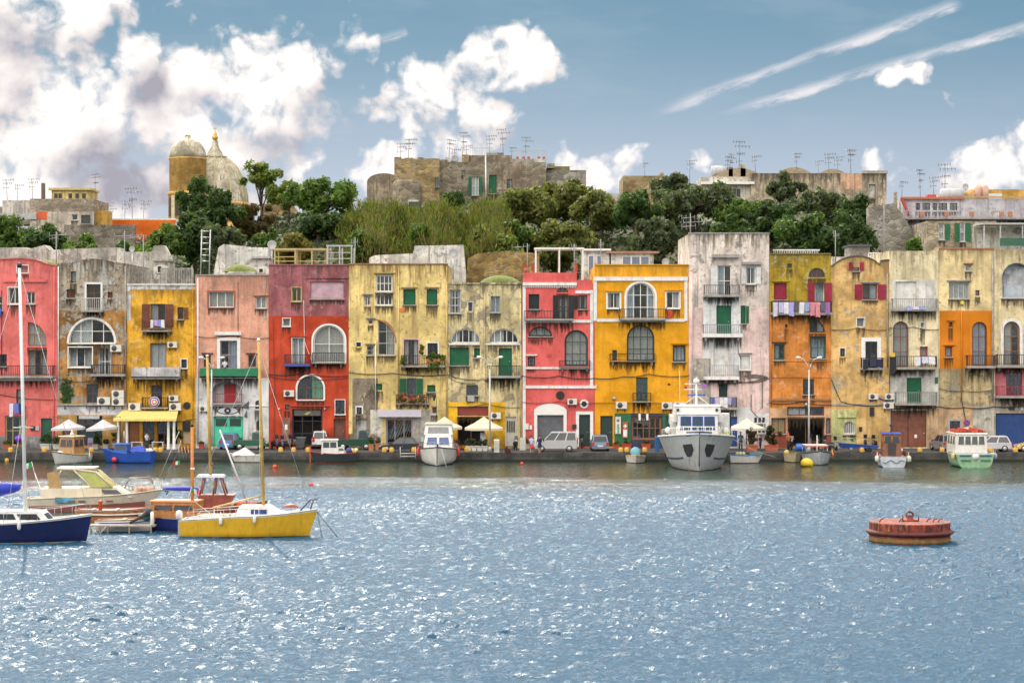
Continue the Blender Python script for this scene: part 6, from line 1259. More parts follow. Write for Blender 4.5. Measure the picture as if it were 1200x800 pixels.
SC0 = [('black scooter leftmost of the row beside the red doorway', 322, 526, 70, (.02, .02, .022)), ('dark blue scooter second in the row beside the red doorway', 329, 527, 78, (.03, .03, .08)), ('black and grey scooter third in the row beside the red doorway', 337, 526, 60, (.05, .05, .055)), ('maroon scooter nearest the red house doorway', 345, 527, 95, (.2, .02, .02)),
       ('black motorbike standing by the white barred door of the cream house', 604, 527, -80, (.015, .015, .018)), ('black scooter half hidden between the people carrier and the grey blue hatchback', 682, 525.5, 90, (.02, .02, .025)),
       ('black scooter with red tail at the right of the dark open garage', 957, 526.5, 65, (.06, .02, .02)), ('black scooter third from the lamp post at the orange house', 966, 527, 75, (.02, .02, .022)), ('silver and black motorbike rightmost before the orange house', 976, 528, 50, (.12, .12, .13)), ('dark red motorbike next to the lamp post at the orange house', 951.5, 525.5, 100, (.18, .02, .015)),
       ('dark scooter behind the blue trailer near the pale green wall', 1014, 525.5, 80, (.03, .02, .05)), ('black scooter between the blue trailer and the brown garage doors', 1025, 526, 95, (.02, .02, .02))]
for a in SC0: scooter(*a)

# trailer with a blue flat boat
t = rthing('boat_trailer', 'low trailer carrying a flat blue boat before the pale green wall', 'trailer', 1004, 529.5, rz=R(-4))
mb = MB(); mb.hexa([(-1.6, -.6, .45), (1.9, -.6, .38), (1.9, .6, .38), (-1.6, .6, .45)], [(-1.75, -.75, .9), (2.1, -.6, .62), (2.1, .6, .62), (-1.75, .75, .9)]); mb.build('boat_cover', mat((.02, .06, .26), .6, var=.3, bump=.4), t)
mb = MB(); mb.tube([(-1.6, 0, .4), (2.5, 0, .36)], .05); mb.box(-.7, -.5, -.7, .7, .3, .42); mb.build('chassis', M_steel, t)
for y in (-.72, .72): mb = MB(); mb.lathe([(.18, -.07), (.28, -.05), (.28, .05), (.18, .07)], (1.1, y, .28), 14, axis='y'); mb.build('wheel', M_tyre, t)
mb = MB(); mb.tube([(-1.7, -.5, .9), (-1.5, -.5, 1.35), (-.4, -.5, 1.35), (-.1, -.5, .85)], .03); mb.build('roll_bar', M_steel, t)

# bollards
BL = [(12.5, 'left of the tall white mast before the coral house'), (52, 'before the small green door of the coral house'), (107, 'right of the wooden cabin boat under the grey parasols'), (182, 'left of a close pair before the yellow awning'), (188, 'right of a close pair before the yellow awning'), (329, 'leftmost of three before the red house'), (344, 'middle one of three before the red house'), (361, 'beside the stern of the black and red boat'), (450.5, 'under the nose of the black saloon car'), (459, 'under the door of the black saloon car'), (485, 'beside the white boarding ladder'), (547, 'right of the white cruiser moored bow on'), (727.5, 'left of a pair beside the little white dinghy'), (734.5, 'right of a pair beside the little white dinghy'), (755.5, 'between the little white dinghy and the grey ship'), (1010, 'below the blue boat on the trailer'), (1078, 'before the rusty brown garage doors'), (1104, 'left of the green and white cabin boat'), (1161, 'right of the green and white cabin boat'), (1190, 'before the blue garage shutter at the right')]
b0 = None
for px, where in BL:
    d = DE+.75; loc = (wx(px, d), d, ZQ+.02)
    if b0 is None:
        b0 = thing('bollard', '', 'bollard', loc, 0, 'yellow bollards along the quay edge'); b0.scale = (1/K,)*3
        mb = MB(); mb.lathe([(.22, 0), (.24, .08), (.245, .26), (.22, .37), (.15, .45), (.06, .485), (.01, .49)], n=16); mb.build('post', mat((.60, .36, .06), .7, var=.3, dirt=.5), b0); mb = MB(); mb.lathe([(.27, 0), (.27, .04), (.2, .045)], n=16); mb.build('base_plate', mat((.12, .06, .03), .8), b0); o = b0
    else: o = copy_tree(b0)
    o.location = loc; o['label'] = 'yellow bollard '+where

# parasols
def parasol(label, px, py_top, py_edge, wpx, col, lop=0., pole_side=0., py=527):
    t = rthing('parasol', label, 'parasol', px, py, group='parasols on the quay'); d = t.location.y; k = d/F*K; z0 = (wz(py_edge, d)-ZQ)*K; z1 = (wz(py_top, d)-ZQ)*K; rr = wpx/2*k; N = 8
    mb = MB(); edge = [(rr*math.cos(2*math.pi*(i+.5)/N), rr*math.sin(2*math.pi*(i+.5)/N), z0+lop*math.cos(2*math.pi*(i+.5)/N)) for i in range(N)]; ap = (lop*.5, 0, z1)
    mid = [((e[0]+ap[0])/2, (e[1]+ap[1])/2, (e[2]+z1)/2-.07) for e in edge]
    mb.add([ap]+mid+edge, [(0, 1+i, 1+(i+1) % N) for i in range(N)]+[(1+i, 1+N+i, 1+N+(i+1) % N, 1+(i+1) % N) for i in range(N)]); c = mb.build('canopy', mat(col, .85, var=.10), t)
    mb = MB(); mb.add(edge+[(e[0]*1.005, e[1]*1.005, e[2]-.22) for e in edge], [(i, (i+1) % N, N+(i+1) % N, N+i) for i in range(N)]); mb.build('valance', mat(tuple(v*.9 for v in col), .85, var=.12), c)
    mb = MB(); mb.tube([(pole_side, .2, 0), (pole_side, .2, z1*.98)] if not pole_side else [(pole_side, .3, 0), (pole_side, .3, z1+.25), (0, 0, z1+.05)], .04, 8); mb.build('pole', mat((.10, .05, .03), .6), t); mb = MB(); mb.lathe([(.35, 0), (.35, .09), (.06, .12)], (pole_side, .25, 0), 14); mb.build('base', M_stone_trim, t)
    mb = MB(); [mb.tube([(0, 0, z1-.08), (e[0]*.97, e[1]*.97, e[2]-.02)], .015, 4) for e in edge]; mb.build('ribs', M_wood, t)
parasol('grey white cantilever parasol left of a pair before the blackened house', 80, 491, 501, 40, (.52, .52, .53), .06, -1.9); parasol('grey white cantilever parasol right of a pair, tilted, before the blackened house', 120, 491, 501, 38, (.52, .52, .53), .12, 1.7)
parasol('cream market parasol behind the white cruiser moored bow on', 521, 488, 500, 44, (.62, .56, .42)); parasol('wide cream market parasol beside the street lamp at the yellow bar', 567, 488, 501, 48, (.64, .57, .42)); parasol('broad cream parasol above the terracotta planters by the tall pink house', 875, 490, 501, 44, (.64, .58, .47))

# street lamps with two swan-neck arms
for px, lab, top in ((248, 'grey street lamp with two arms in front of the mint green shop doors', 419), (574, 'white street lamp with two arms beside the wide cream parasol', 418.5), (948, 'grey street lamp with two arms before the orange house with the open garage', 419)):
    t = rthing('street_lamp', lab, 'street lamp', px, 530.5, group='double armed street lamps'); k = t.location.y/F*K; hh = (530.5-top)*k
    mb = MB(); mb.tube([(0, 0, 0), (0, 0, hh*.4), (0, 0, hh-14*k)], [.11, .09, .07], 8); mb.lathe([(.16, 0), (.16, .5), (.1, .6)], n=10); mb.build('pole', mat((.46, .46, .45), .5, .3), t)
    for s_ in (-1, 1):
        mb = MB(); mb.tube([(0, 0, hh-15*k), (s_*2*k, 0, hh-8*k), (s_*6*k, 0, hh-2*k), (s_*11*k, 0, hh+.0)], .045, 6); a = mb.build('arm', mat((.46, .46, .45), .5, .3), t)
        mb = MB(); mb.loft([[(s_*x*k, w*math.cos(2*math.pi*i/8), hh+(x-11)*.06*k+h*math.sin(2*math.pi*i/8)) for i in range(8)] for x, w, h in ((9.5, .05, .05), (11, .14, .12), (14, .16, .13), (15.5, .05, .04))], closed=True, caps=True); mb.build('lamp_head', M_ltrim, a)

# planters and bushes
def bush(label, px, py, w, hpx, lm, pot=(.55, .54, .5), pw=None, ph=5, flowers=None, name='potted_plant', n=None):
    t = rthing(name, label, 'plant', px, py); k = t.location.y/F*K; r_ = random.Random(int(px*7)); pw = (pw or w*.8)*k/2; phm = ph*k
    if pot: mb = MB(); mb.hexa([(-pw*.85, -.25, 0), (pw*.85, -.25, 0), (pw*.85, .25, 0), (-pw*.85, .25, 0)], [(-pw, -.3, phm), (pw, -.3, phm), (pw, .3, phm), (-pw, .3, phm)]); mb.box(-pw*1.05, pw*1.05, -.34, .34, phm+.002, phm+.06); mb.build('planter', mat(pot, .8, var=.2, dirt=.3), t)
    b0 = phm if pot else 0; rz = (hpx*k-b0)/2; mb = MB(); crown(mb, (0, 0, b0+rz), w*k/2, .4, rz, n or int(120+w*hpx*1.6), .10, r_, 9); mb.build('foliage', lm, t, recalc=False)
    mb = MB(); [mb.tube([(q*.1, 0, b0-.05), (q*w*k*.12, .02, b0+rz)], .02, 5) for q in (-1, 0, 1)]; mb.build('stem', M_bark, t)
    if flowers: mb = MB(); crown(mb, (0, -.1, b0+rz*1.2), w*k/2, .4, rz*.9, 60, .07, r_, 7); mb.build('flowers', cloth(flowers), t, recalc=False)
bush('leafy plant in a white trough beside the small green door of the coral house', 54, 525.5, 16, 18, L_dark); bush('dark plant in a white trough left of the grey parasols', 67, 526, 12, 16, L_mid); bush('low plant in a terracotta trough at the left edge', 8, 526, 12, 10, L_mid, (.3, .1, .05)); bush('plant in a terracotta trough near the purple balloon', 24, 526, 11, 10, L_mid, (.3, .1, .05))
bush('slim plant in a white trough under the right grey parasol', 112, 526, 9, 20, L_mid); bush('small plant in a white trough beside the yellow green sign', 124, 526, 8, 12, L_mid); bush('tall climbing shrub at the left post of the yellow awning', 136, 525, 10, 24, L_mid); bush('big round dark bush in a white planter right of the cafe', 204, 526, 22, 28, L_dark, pw=14)
bush('small plant in a red pot between the ochre and salmon houses', 236, 525.5, 7, 9, L_mid, (.45, .06, .04)); bush('leafy plant in a terracotta pot beside the dark green pickup', 435, 528, 8, 16, L_mid, (.45, .17, .06), 6, 7); bush('flowering plant in a terracotta pot left of the shop entrance', 443, 527, 8, 15, L_mid, (.45, .17, .06), 6, 7, (.5, .1, .25))
for i, px in enumerate((549, 555.5, 562, 568.5)): bush(('leftmost', 'second', 'third', 'rightmost')[i]+' white trough of grey green hedge at the yellow bar', px, 528, 7, 15, L_grey, (.60, .58, .52), 6)
bush('green plant behind the two women by the silver people carrier', 617, 525.5, 10, 14, L_lite, (.4, .35, .3)); bush('red trough of low plants before the green shop front', 722, 525, 9, 8, L_mid, (.42, .06, .03), 8, 4); bush('long red trough of plants behind the little white dinghy', 734, 525, 14, 9, L_mid, (.42, .06, .03), 12, 5); bush('red trough of plants left of the grey ship', 757, 525, 12, 9, L_mid, (.42, .06, .03), 11, 5)
bush('wide oleander bush in a terracotta trough left of its twin by the tall pink house', 881, 528, 19, 30, leafmat((.03, .04, .012), (.06, .055, .02), (.14, .05, .03)), (.42, .10, .05), 13, 6); bush('wider dark bush in a terracotta trough at the corner of the orange house', 904, 528, 27, 30, leafmat((.02, .04, .012), (.05, .055, .02), (.12, .05, .03)), (.42, .10, .05), 16, 6)

# balcony greenery hangs with its house balcony
def hanging(label, px, py, w, h, lm, fl=None, yoff=-.75):
    d = DF+yoff; t = thing('hanging_plant', label, 'plant', (wx(px, d), d, wz(py, d))); k = d/F; r_ = random.Random(int(px)); mb = MB(); crown(mb, (0, 0, 0), w*k/2, .3, h*k/2, int(260+w*h*1.1), .085, r_, 9); mb.build('foliage', lm, t, recalc=False)
    mb = MB(); mb.box(-w*k*.4, w*k*.4, -.12, .12, -.1, .1); mb.build('planter', mat((.35, .13, .06), .8), t)
    if fl: mb = MB(); crown(mb, (0, -.15, .1), w*k/2, .3, h*k/2, 70, .06, r_, 7); mb.build('flowers', cloth(fl), t, recalc=False)
hanging('bushy green plant trailing from the right of the yellow house balcony', 510, 422, 26, 24, L_mid); hanging('small plant on the left end of the yellow house balcony', 473, 423, 8, 12, L_mid); hanging('tall thin plant on the yellow house balcony between door and window', 494, 411, 5, 20, L_lite); hanging('green plant with flowers on the left of the lower yellow balcony', 471, 466, 16, 14, L_mid, (.5, .05, .05)); hanging('green plant on the right of the lower yellow balcony', 494, 468, 14, 11, L_mid, (.5, .1, .1)); hanging('bush of flowers at the middle of the lower yellow balcony', 483, 468, 10, 9, L_mid, (.55, .08, .08))

# people
SKIN = mat((.42, .24, .16), .6, var=.08)
def person(label, px, py, hh, top, low, hair=(.03, .02, .015), rz=0., z=ZQ, d=None, arms=(.1, .1), skirt=False, step=.12):
    t = rthing('person', label, 'person', px, py, z, R(rz), d=d); t.scale = (hh/1.72/K,)*3
    J = {'pel': (0, 0, .93, .13, .10), 'waist': (0, 0, 1.08, .12, .09), 'chest': (0, 0, 1.30, .15, .10), 'neck': (0, 0, 1.47, .055, .055), 'chin': (0, -.01, 1.55, .07, .075), 'head': (0, 0, 1.66, .075, .09)}
    E = [('pel', 'waist'), ('waist', 'chest'), ('chest', 'neck'), ('neck', 'chin'), ('chin', 'head')]
    for s_, n_ in ((-1, 'l'), (1, 'r')):
        st = step*s_; a = arms[0 if s_ < 0 else 1]
        J.update({n_+'hip': (.09*s_, 0, .88, .095, .09), n_+'knee': (.10*s_, st*.5-.02, .48, .06, .06), n_+'ank': (.10*s_, st, .08, .04, .045), n_+'toe': (.11*s_, st-.15, .04, .035, .03), n_+'sh': (.18*s_, 0, 1.40, .06, .06), n_+'elb': (.25*s_, -.02-a*.3, 1.13, .042, .042), n_+'wri': (.27*s_, -.08-a, .90+a*.8, .03, .03), n_+'hand': (.27*s_, -.12-a*1.1, .82+a*.9, .035, .025)})
        E += [('pel', n_+'hip'), (n_+'hip', n_+'knee'), (n_+'knee', n_+'ank'), (n_+'ank', n_+'toe'), ('chest', n_+'sh'), (n_+'sh', n_+'elb'), (n_+'elb', n_+'wri'), (n_+'wri', n_+'hand')]
    ks = list(J); me = bpy.data.meshes.new('body'); me.from_pydata([J[k][:3] for k in ks], [(ks.index(a), ks.index(b)) for a, b in E], []); me.materials.append(SKIN)
    o = bpy.data.objects.new('body', me); COL.objects.link(o); o.parent = t; m_ = o.modifiers.new('skin', 'SKIN'); m_.use_smooth_shade = True
    for i, k in enumerate(ks): me.skin_vertices[0].data[i].radius = J[k][3:5]
    me.skin_vertices[0].data[0].use_root = True; s2 = o.modifiers.new('sub', 'SUBSURF'); s2.levels = 1; s2.render_levels = 1
    el = lambda z_, a, b, y=0., x=0.: [(x+a*math.cos(2*math.pi*i/12), y+b*math.sin(2*math.pi*i/12), z_) for i in range(12)]
    mb = MB(); mb.loft([el(.90, .17, .125), el(1.08, .155, .12), el(1.30, .20, .135), el(1.42, .17, .10), el(1.47, .075, .07)], closed=True)
    for n_ in 'lr': mb.tube([J[n_+'sh'][:3], [(p+q)/2 for p, q in zip(J[n_+'sh'][:3], J[n_+'elb'][:3])], J[n_+'elb'][:3]], [.08, .07, .06], 8)
    mb.build('shirt', cloth(top), t)
    mb = MB()
    if skirt: mb.loft([el(.95, .165, .12), el(.80, .20, .15), el(.58, .25, .2)], closed=True)
    else:
        mb.loft([el(.96, .165, .12), el(.86, .19, .13), el(.80, .18, .12)], closed=True)
        for n_ in 'lr': mb.tube([J[n_+'hip'][:3], J[n_+'knee'][:3], J[n_+'ank'][:3]], [.11, .08, .065], 10)
    mb.build('skirt' if skirt else 'trousers', cloth(low), t)
    mb = MB(); mb.ball((0, .02, 1.70), .092, .105, .088, 10); mb.build('hair', mat(hair, .7), t)
    for s_ in (-1, 1):
        pass
    return t
person('woman in a blue and white top and red shorts near the quay edge', 623, 531.0, 1.66, (.40, .42, .60), (.45, .05, .06), rz=170, skirt=True); person('dark haired woman in a short navy dress beside the silver people carrier', 632.5, 531.2, 1.72, (.012, .018, .06), (.012, .018, .06), rz=200, skirt=True, arms=(.45, .1))
person('waiter in a white shirt walking past the cafe tables', 172, 526.5, 1.72, (.60, .60, .62), (.03, .035, .06), rz=60, step=.2); person('man in a pale shirt leaning at the green balcony of the salmon house', 263.5, 440.5, 1.65, (.50, .50, .56), (.1, .1, .14), d=DF-.45, z=wz(440.3, DF-.45), arms=(.35, .35)); person('man in a blue shirt under the broad cream parasol', 868, 527, 1.74, (.08, .16, .26), (.05, .05, .07), rz=-20)
person('rider in red helmet and dark orange striped suit before the open garage', 924, 527.5, 1.72, (.35, .10, .03), (.03, .025, .025), (.55, .03, .02), rz=10, arms=(.3, .3)); scooter('black motorbike facing the water beside the rider in the red helmet', 927.5, 527, -95, (.03, .02, .02))
person('seated looking figure in dark clothes behind the terracotta troughs', 891, 526, 1.35, (.03, .03, .06), (.03, .03, .05), rz=30)

# cafe furniture and small things
def board(label, px, py, w, h, col, leg=True, name='signboard', tilt=0., extra=None):
    t = rthing(name, label, 'sign', px, py, rz=0); k = t.location.y/F*K; mb = MB(); z0 = .25 if leg else .02; mb.hexa([(-w*k/2, 0, z0), (w*k/2, 0, z0), (w*k/2, .05, z0), (-w*k/2, .05, z0)], [(-w*k/2+tilt, .15, h*k), (w*k/2+tilt, .15, h*k), (w*k/2+tilt, .2, h*k), (-w*k/2+tilt, .2, h*k)]); b = mb.build('panel', mat(col, .6, var=.12), t)
    mb = MB(); [mb.tube([(x, .22, 0), (x*.9+tilt, .2, h*k*.95)], .025, 5) for x in (-w*k*.42, w*k*.42)]; mb.build('easel_leg', M_wood, t)
    if extra: mb = MB(); mb.box(-w*k*.32, w*k*.32, -.02, .03, h*k*.35, h*k*.6); mb.build('printed_block', mat(extra, .6), b)
board('yellow menu board standing behind the waiter', 168, 524.5, 8, 19, (.65, .45, .02)); board('yellow green sign on a stand right of the grey parasol', 125, 525, 6.5, 17, (.45, .65, .01)); board('blue and pink poster board under the right grey parasol', 105.5, 526, 6, 13, (.35, .38, .55), False, extra=(.5, .1, .12)); board('lilac white folding board at the yellow bar', 565, 527.5, 6, 21, (.55, .53, .62), False, tilt=.08); board('blue framed poster board at the left of the white cruiser', 495, 525, 5, 22, (.03, .14, .28), extra=(.35, .5, .6)); board('grey folding board beside the black motorbike', 612.5, 527.5, 7, 15, (.42, .41, .38), False)
def table(label, px, py, w=14):
    t = rthing('cafe_table', label, 'table', px, py); k = t.location.y/F*K; L = w*k; mb = MB(); mb.box(-L/2, L/2, -.35, .35, .72, .76); mb.build('table_top', M_white, t)
    for x in (-L/2+.06, L/2-.06):
        for y in (-.3, .3): mb = MB(); mb.tube([(x, y, 0), (x*.94, y*.9, .72)], .03, 6); mb.build('leg', M_white, t)
table('white cafe table left of the waiter', 161, 526.5); table('white cafe table right of the waiter', 185, 526.5); table('small white table under the left grey parasol', 84, 526)
def chair(label, px, py, rz=0, col=(.58, .57, .55)):
    t = rthing('cafe_chair', label, 'chair', px, py, rz=R(rz), group='cafe chairs on the quay'); m = mat(col, .6); mb = MB(); mb.box(-.22, .22, -.22, .22, .43, .47); mb.build('seat', m, t); mb = MB(); mb.box(-.22, .22, .2, .24, .55, .88); mb.build('backrest', m, t)
    for x in (-.2, .2):
        for y in (-.2, .22): mb = MB(); mb.tube([(x, y, 0), (x*.95, y, .43 if y < 0 else .88)], .022, 5); mb.build('leg', m, t)
chair('white cafe chair at the left end of the tables by the yellow awning', 152, 526, 90); chair('white cafe chair right of the waiter', 178, 526, -90); chair('white chair at the far right end of the cafe tables', 194, 526.2, -90); chair('dark chair under the cream parasol behind the white cruiser', 538, 526, 30, (.06, .05, .05)); chair('dark chair at the left of the grey green hedge troughs', 543.5, 526.3, -60, (.06, .05, .05)); chair('red chair under the cream parasol', 533, 525.5, 0, (.35, .05, .03))
t = rthing('service_pillar', 'white service pillar beside the street lamp on the quay edge', 'pillar', 582, 530); mb = MB(); mb.box(-.25, .25, -.2, .2, 0, 1.15); mb.hexa([(-.28, -.23, 1.152), (.28, -.23, 1.152), (.28, .23, 1.152), (-.28, .23, 1.152)], [(-.2, -.15, 1.27), (.2, -.15, 1.27), (.2, .15, 1.27), (-.2, .15, 1.27)]); mb.build('cabinet', mat((.60, .58, .52), .6, dirt=.3), t); mb = MB(); mb.box(-.17, .17, -.22, -.205, .2, 1.0); mb.build('door', mat((.5, .48, .44), .6), t)
t = rthing('traffic_sign', 'round no parking sign on a pole behind the green and white cabin boat', 'sign', 1133, 528.5); k = t.location.y/F*K; mb = MB(); mb.tube([(0, 0, 0), (0, 0, 34*k)], .035, 8); mb.build('pole', M_steel, t)
for r_, y, c in ((.33, -.05, (.45, .03, .04)), (.26, -.065, (.04, .06, .35))): mb = MB(); mb.lathe([(r_, 0), (r_, -.012), (.01, -.012)], (0, y, 33*k), 20, axis='y', smooth=False); mb.build('disc', mat(c, .4), t)
mb = MB(); mb.M = Matrix.Translation((0, 0, 33*k)) @ Matrix.Rotation(R(45), 4, 'Y'); mb.box(-.27, .27, -.095, -.08, -.04, .04); mb.build('bar', mat((.45, .03, .04), .4), t)
mb = MB(); mb.box(-.3, .3, -.06, -.04, 33*k-.62, 33*k-.42); mb.build('plate', M_white, t)
for px, c, lab, w in ((938, (.02, .12, .45), 'bright blue plastic barrel lying left of the orange house lamp post', .9), (936 - 58, (.4, .3, .1), '', 0)):
    if w: t = rthing('barrel', lab, 'barrel', px, 528.5); mb = MB(); mb.lathe([(.3, -.45), (.36, -.42), (.38, -.15), (.36, 0), (.38, .15), (.36, .42), (.3, .45)], (0, 0, .38), 18, axis='x'); mb.build('drum', mat(c, .4), t); mb = MB(); mb.lathe([(.385, -.02), (.4, 0), (.385, .02)], (.15, 0, .38), 18, axis='x'); mb.build('hoop', mat((.01, .06, .25), .4), t)
t = rthing('wheelie_bin', 'dark wheeled bin before the red house entrance', 'bin', 351, 526); mb = MB(); mb.hexa([(-.45, -.35, .15), (.45, -.35, .15), (.45, .35, .15), (-.45, .35, .15)], [(-.6, -.42, 1.1), (.6, -.42, 1.1), (.6, .42, 1.1), (-.6, .42, 1.1)]); mb.build('bin_body', mat((.07, .08, .08), .6), t); mb = MB(); mb.box(-.62, .62, -.45, .45, 1.103, 1.2); mb.build('lid', mat((.14, .14, .15), .5), t)
for x in (-.4, .4): mb = MB(); mb.lathe([(.1, -.04), (.12, 0), (.1, .04)], (x, -.25, .12), 10, axis='y'); mb.build('wheel', M_tyre, t)
t = rthing('boarding_ladder', 'white tubular boarding ladder between the black saloon and the white cruiser', 'ladder', 478, 533, z=ZQ-.1, d=DE-.25); k = t.location.y/F*K; m = mat((.55, .55, .53), .5)
for q in (0, 18): mb = MB(); mb.tube([((q-9)*k, 0, -4*k), ((q-9)*k, 0, 9*k), ((q-6)*k, .2, 9.4*k)], .04, 6); mb.build('upright', m, t)
for z in (-2, 1.5): mb = MB(); mb.tube([(-9*k, 0, z*k), (9*k, 0, z*k)], .04, 6); mb.build('rung', m, t)
t = rthing('balloon', 'purple foil balloon floating on a string near the left edge of the quay', 'balloon', 21.5, 512, z=1.5, d=141); mb = MB(); mb.ball((0, 0, 0), .38, .25, .32, 12); mb.build('envelope', mat((.12, .02, .40), .3), t); mb = MB(); mb.tube([(0, 0, -.3), (-.05, 0, -.8), (.02, 0, -1.25)], .01, 4); mb.build('string', M_white, t)
# long sagging cable across the row: behind the lamp arms, one run
t = rthing('net_pile', 'dark heap of fishing nets hanging over the quay edge right of the service pillar', 'net', 594, 531); mb = MB(); r_ = random.Random(2); crown(mb, (0, 0, .25), .55, .35, .4, 420, .09, r_, 8); mb.build('netting', mat((.12, .03, .03), .9, var=.5), t, recalc=False)
t = rthing('net_pile', 'rust coloured heap of nets and rope on the quay left of the salmon house', 'net', 217, 532, d=DE+.4); mb = MB(); crown(mb, (0, 0, .25), .75, .4, .45, 500, .09, r_, 8); mb.build('netting', mat((.34, .10, .04), .9, var=.5), t, recalc=False); mb = MB(); [mb.tube([(-.6+.3*i, -.35, .6), (-.5+.3*i, -.5, 0), (-.4+.3*i, -.55, -.4)], .03, 5) for i in range(4)]; mb.build('rope', mat((.5, .38, .2), .9), t)
t = rthing('net_pile', 'grey green fishing nets heaped on the quay at the left beside the tall mast', 'net', 24, 531, d=DE+.4); mb = MB(); crown(mb, (0, 0, .3), .6, .4, .45, 420, .09, r_, 8); mb.build('netting', mat((.10, .16, .12), .9, var=.5), t, recalc=False)
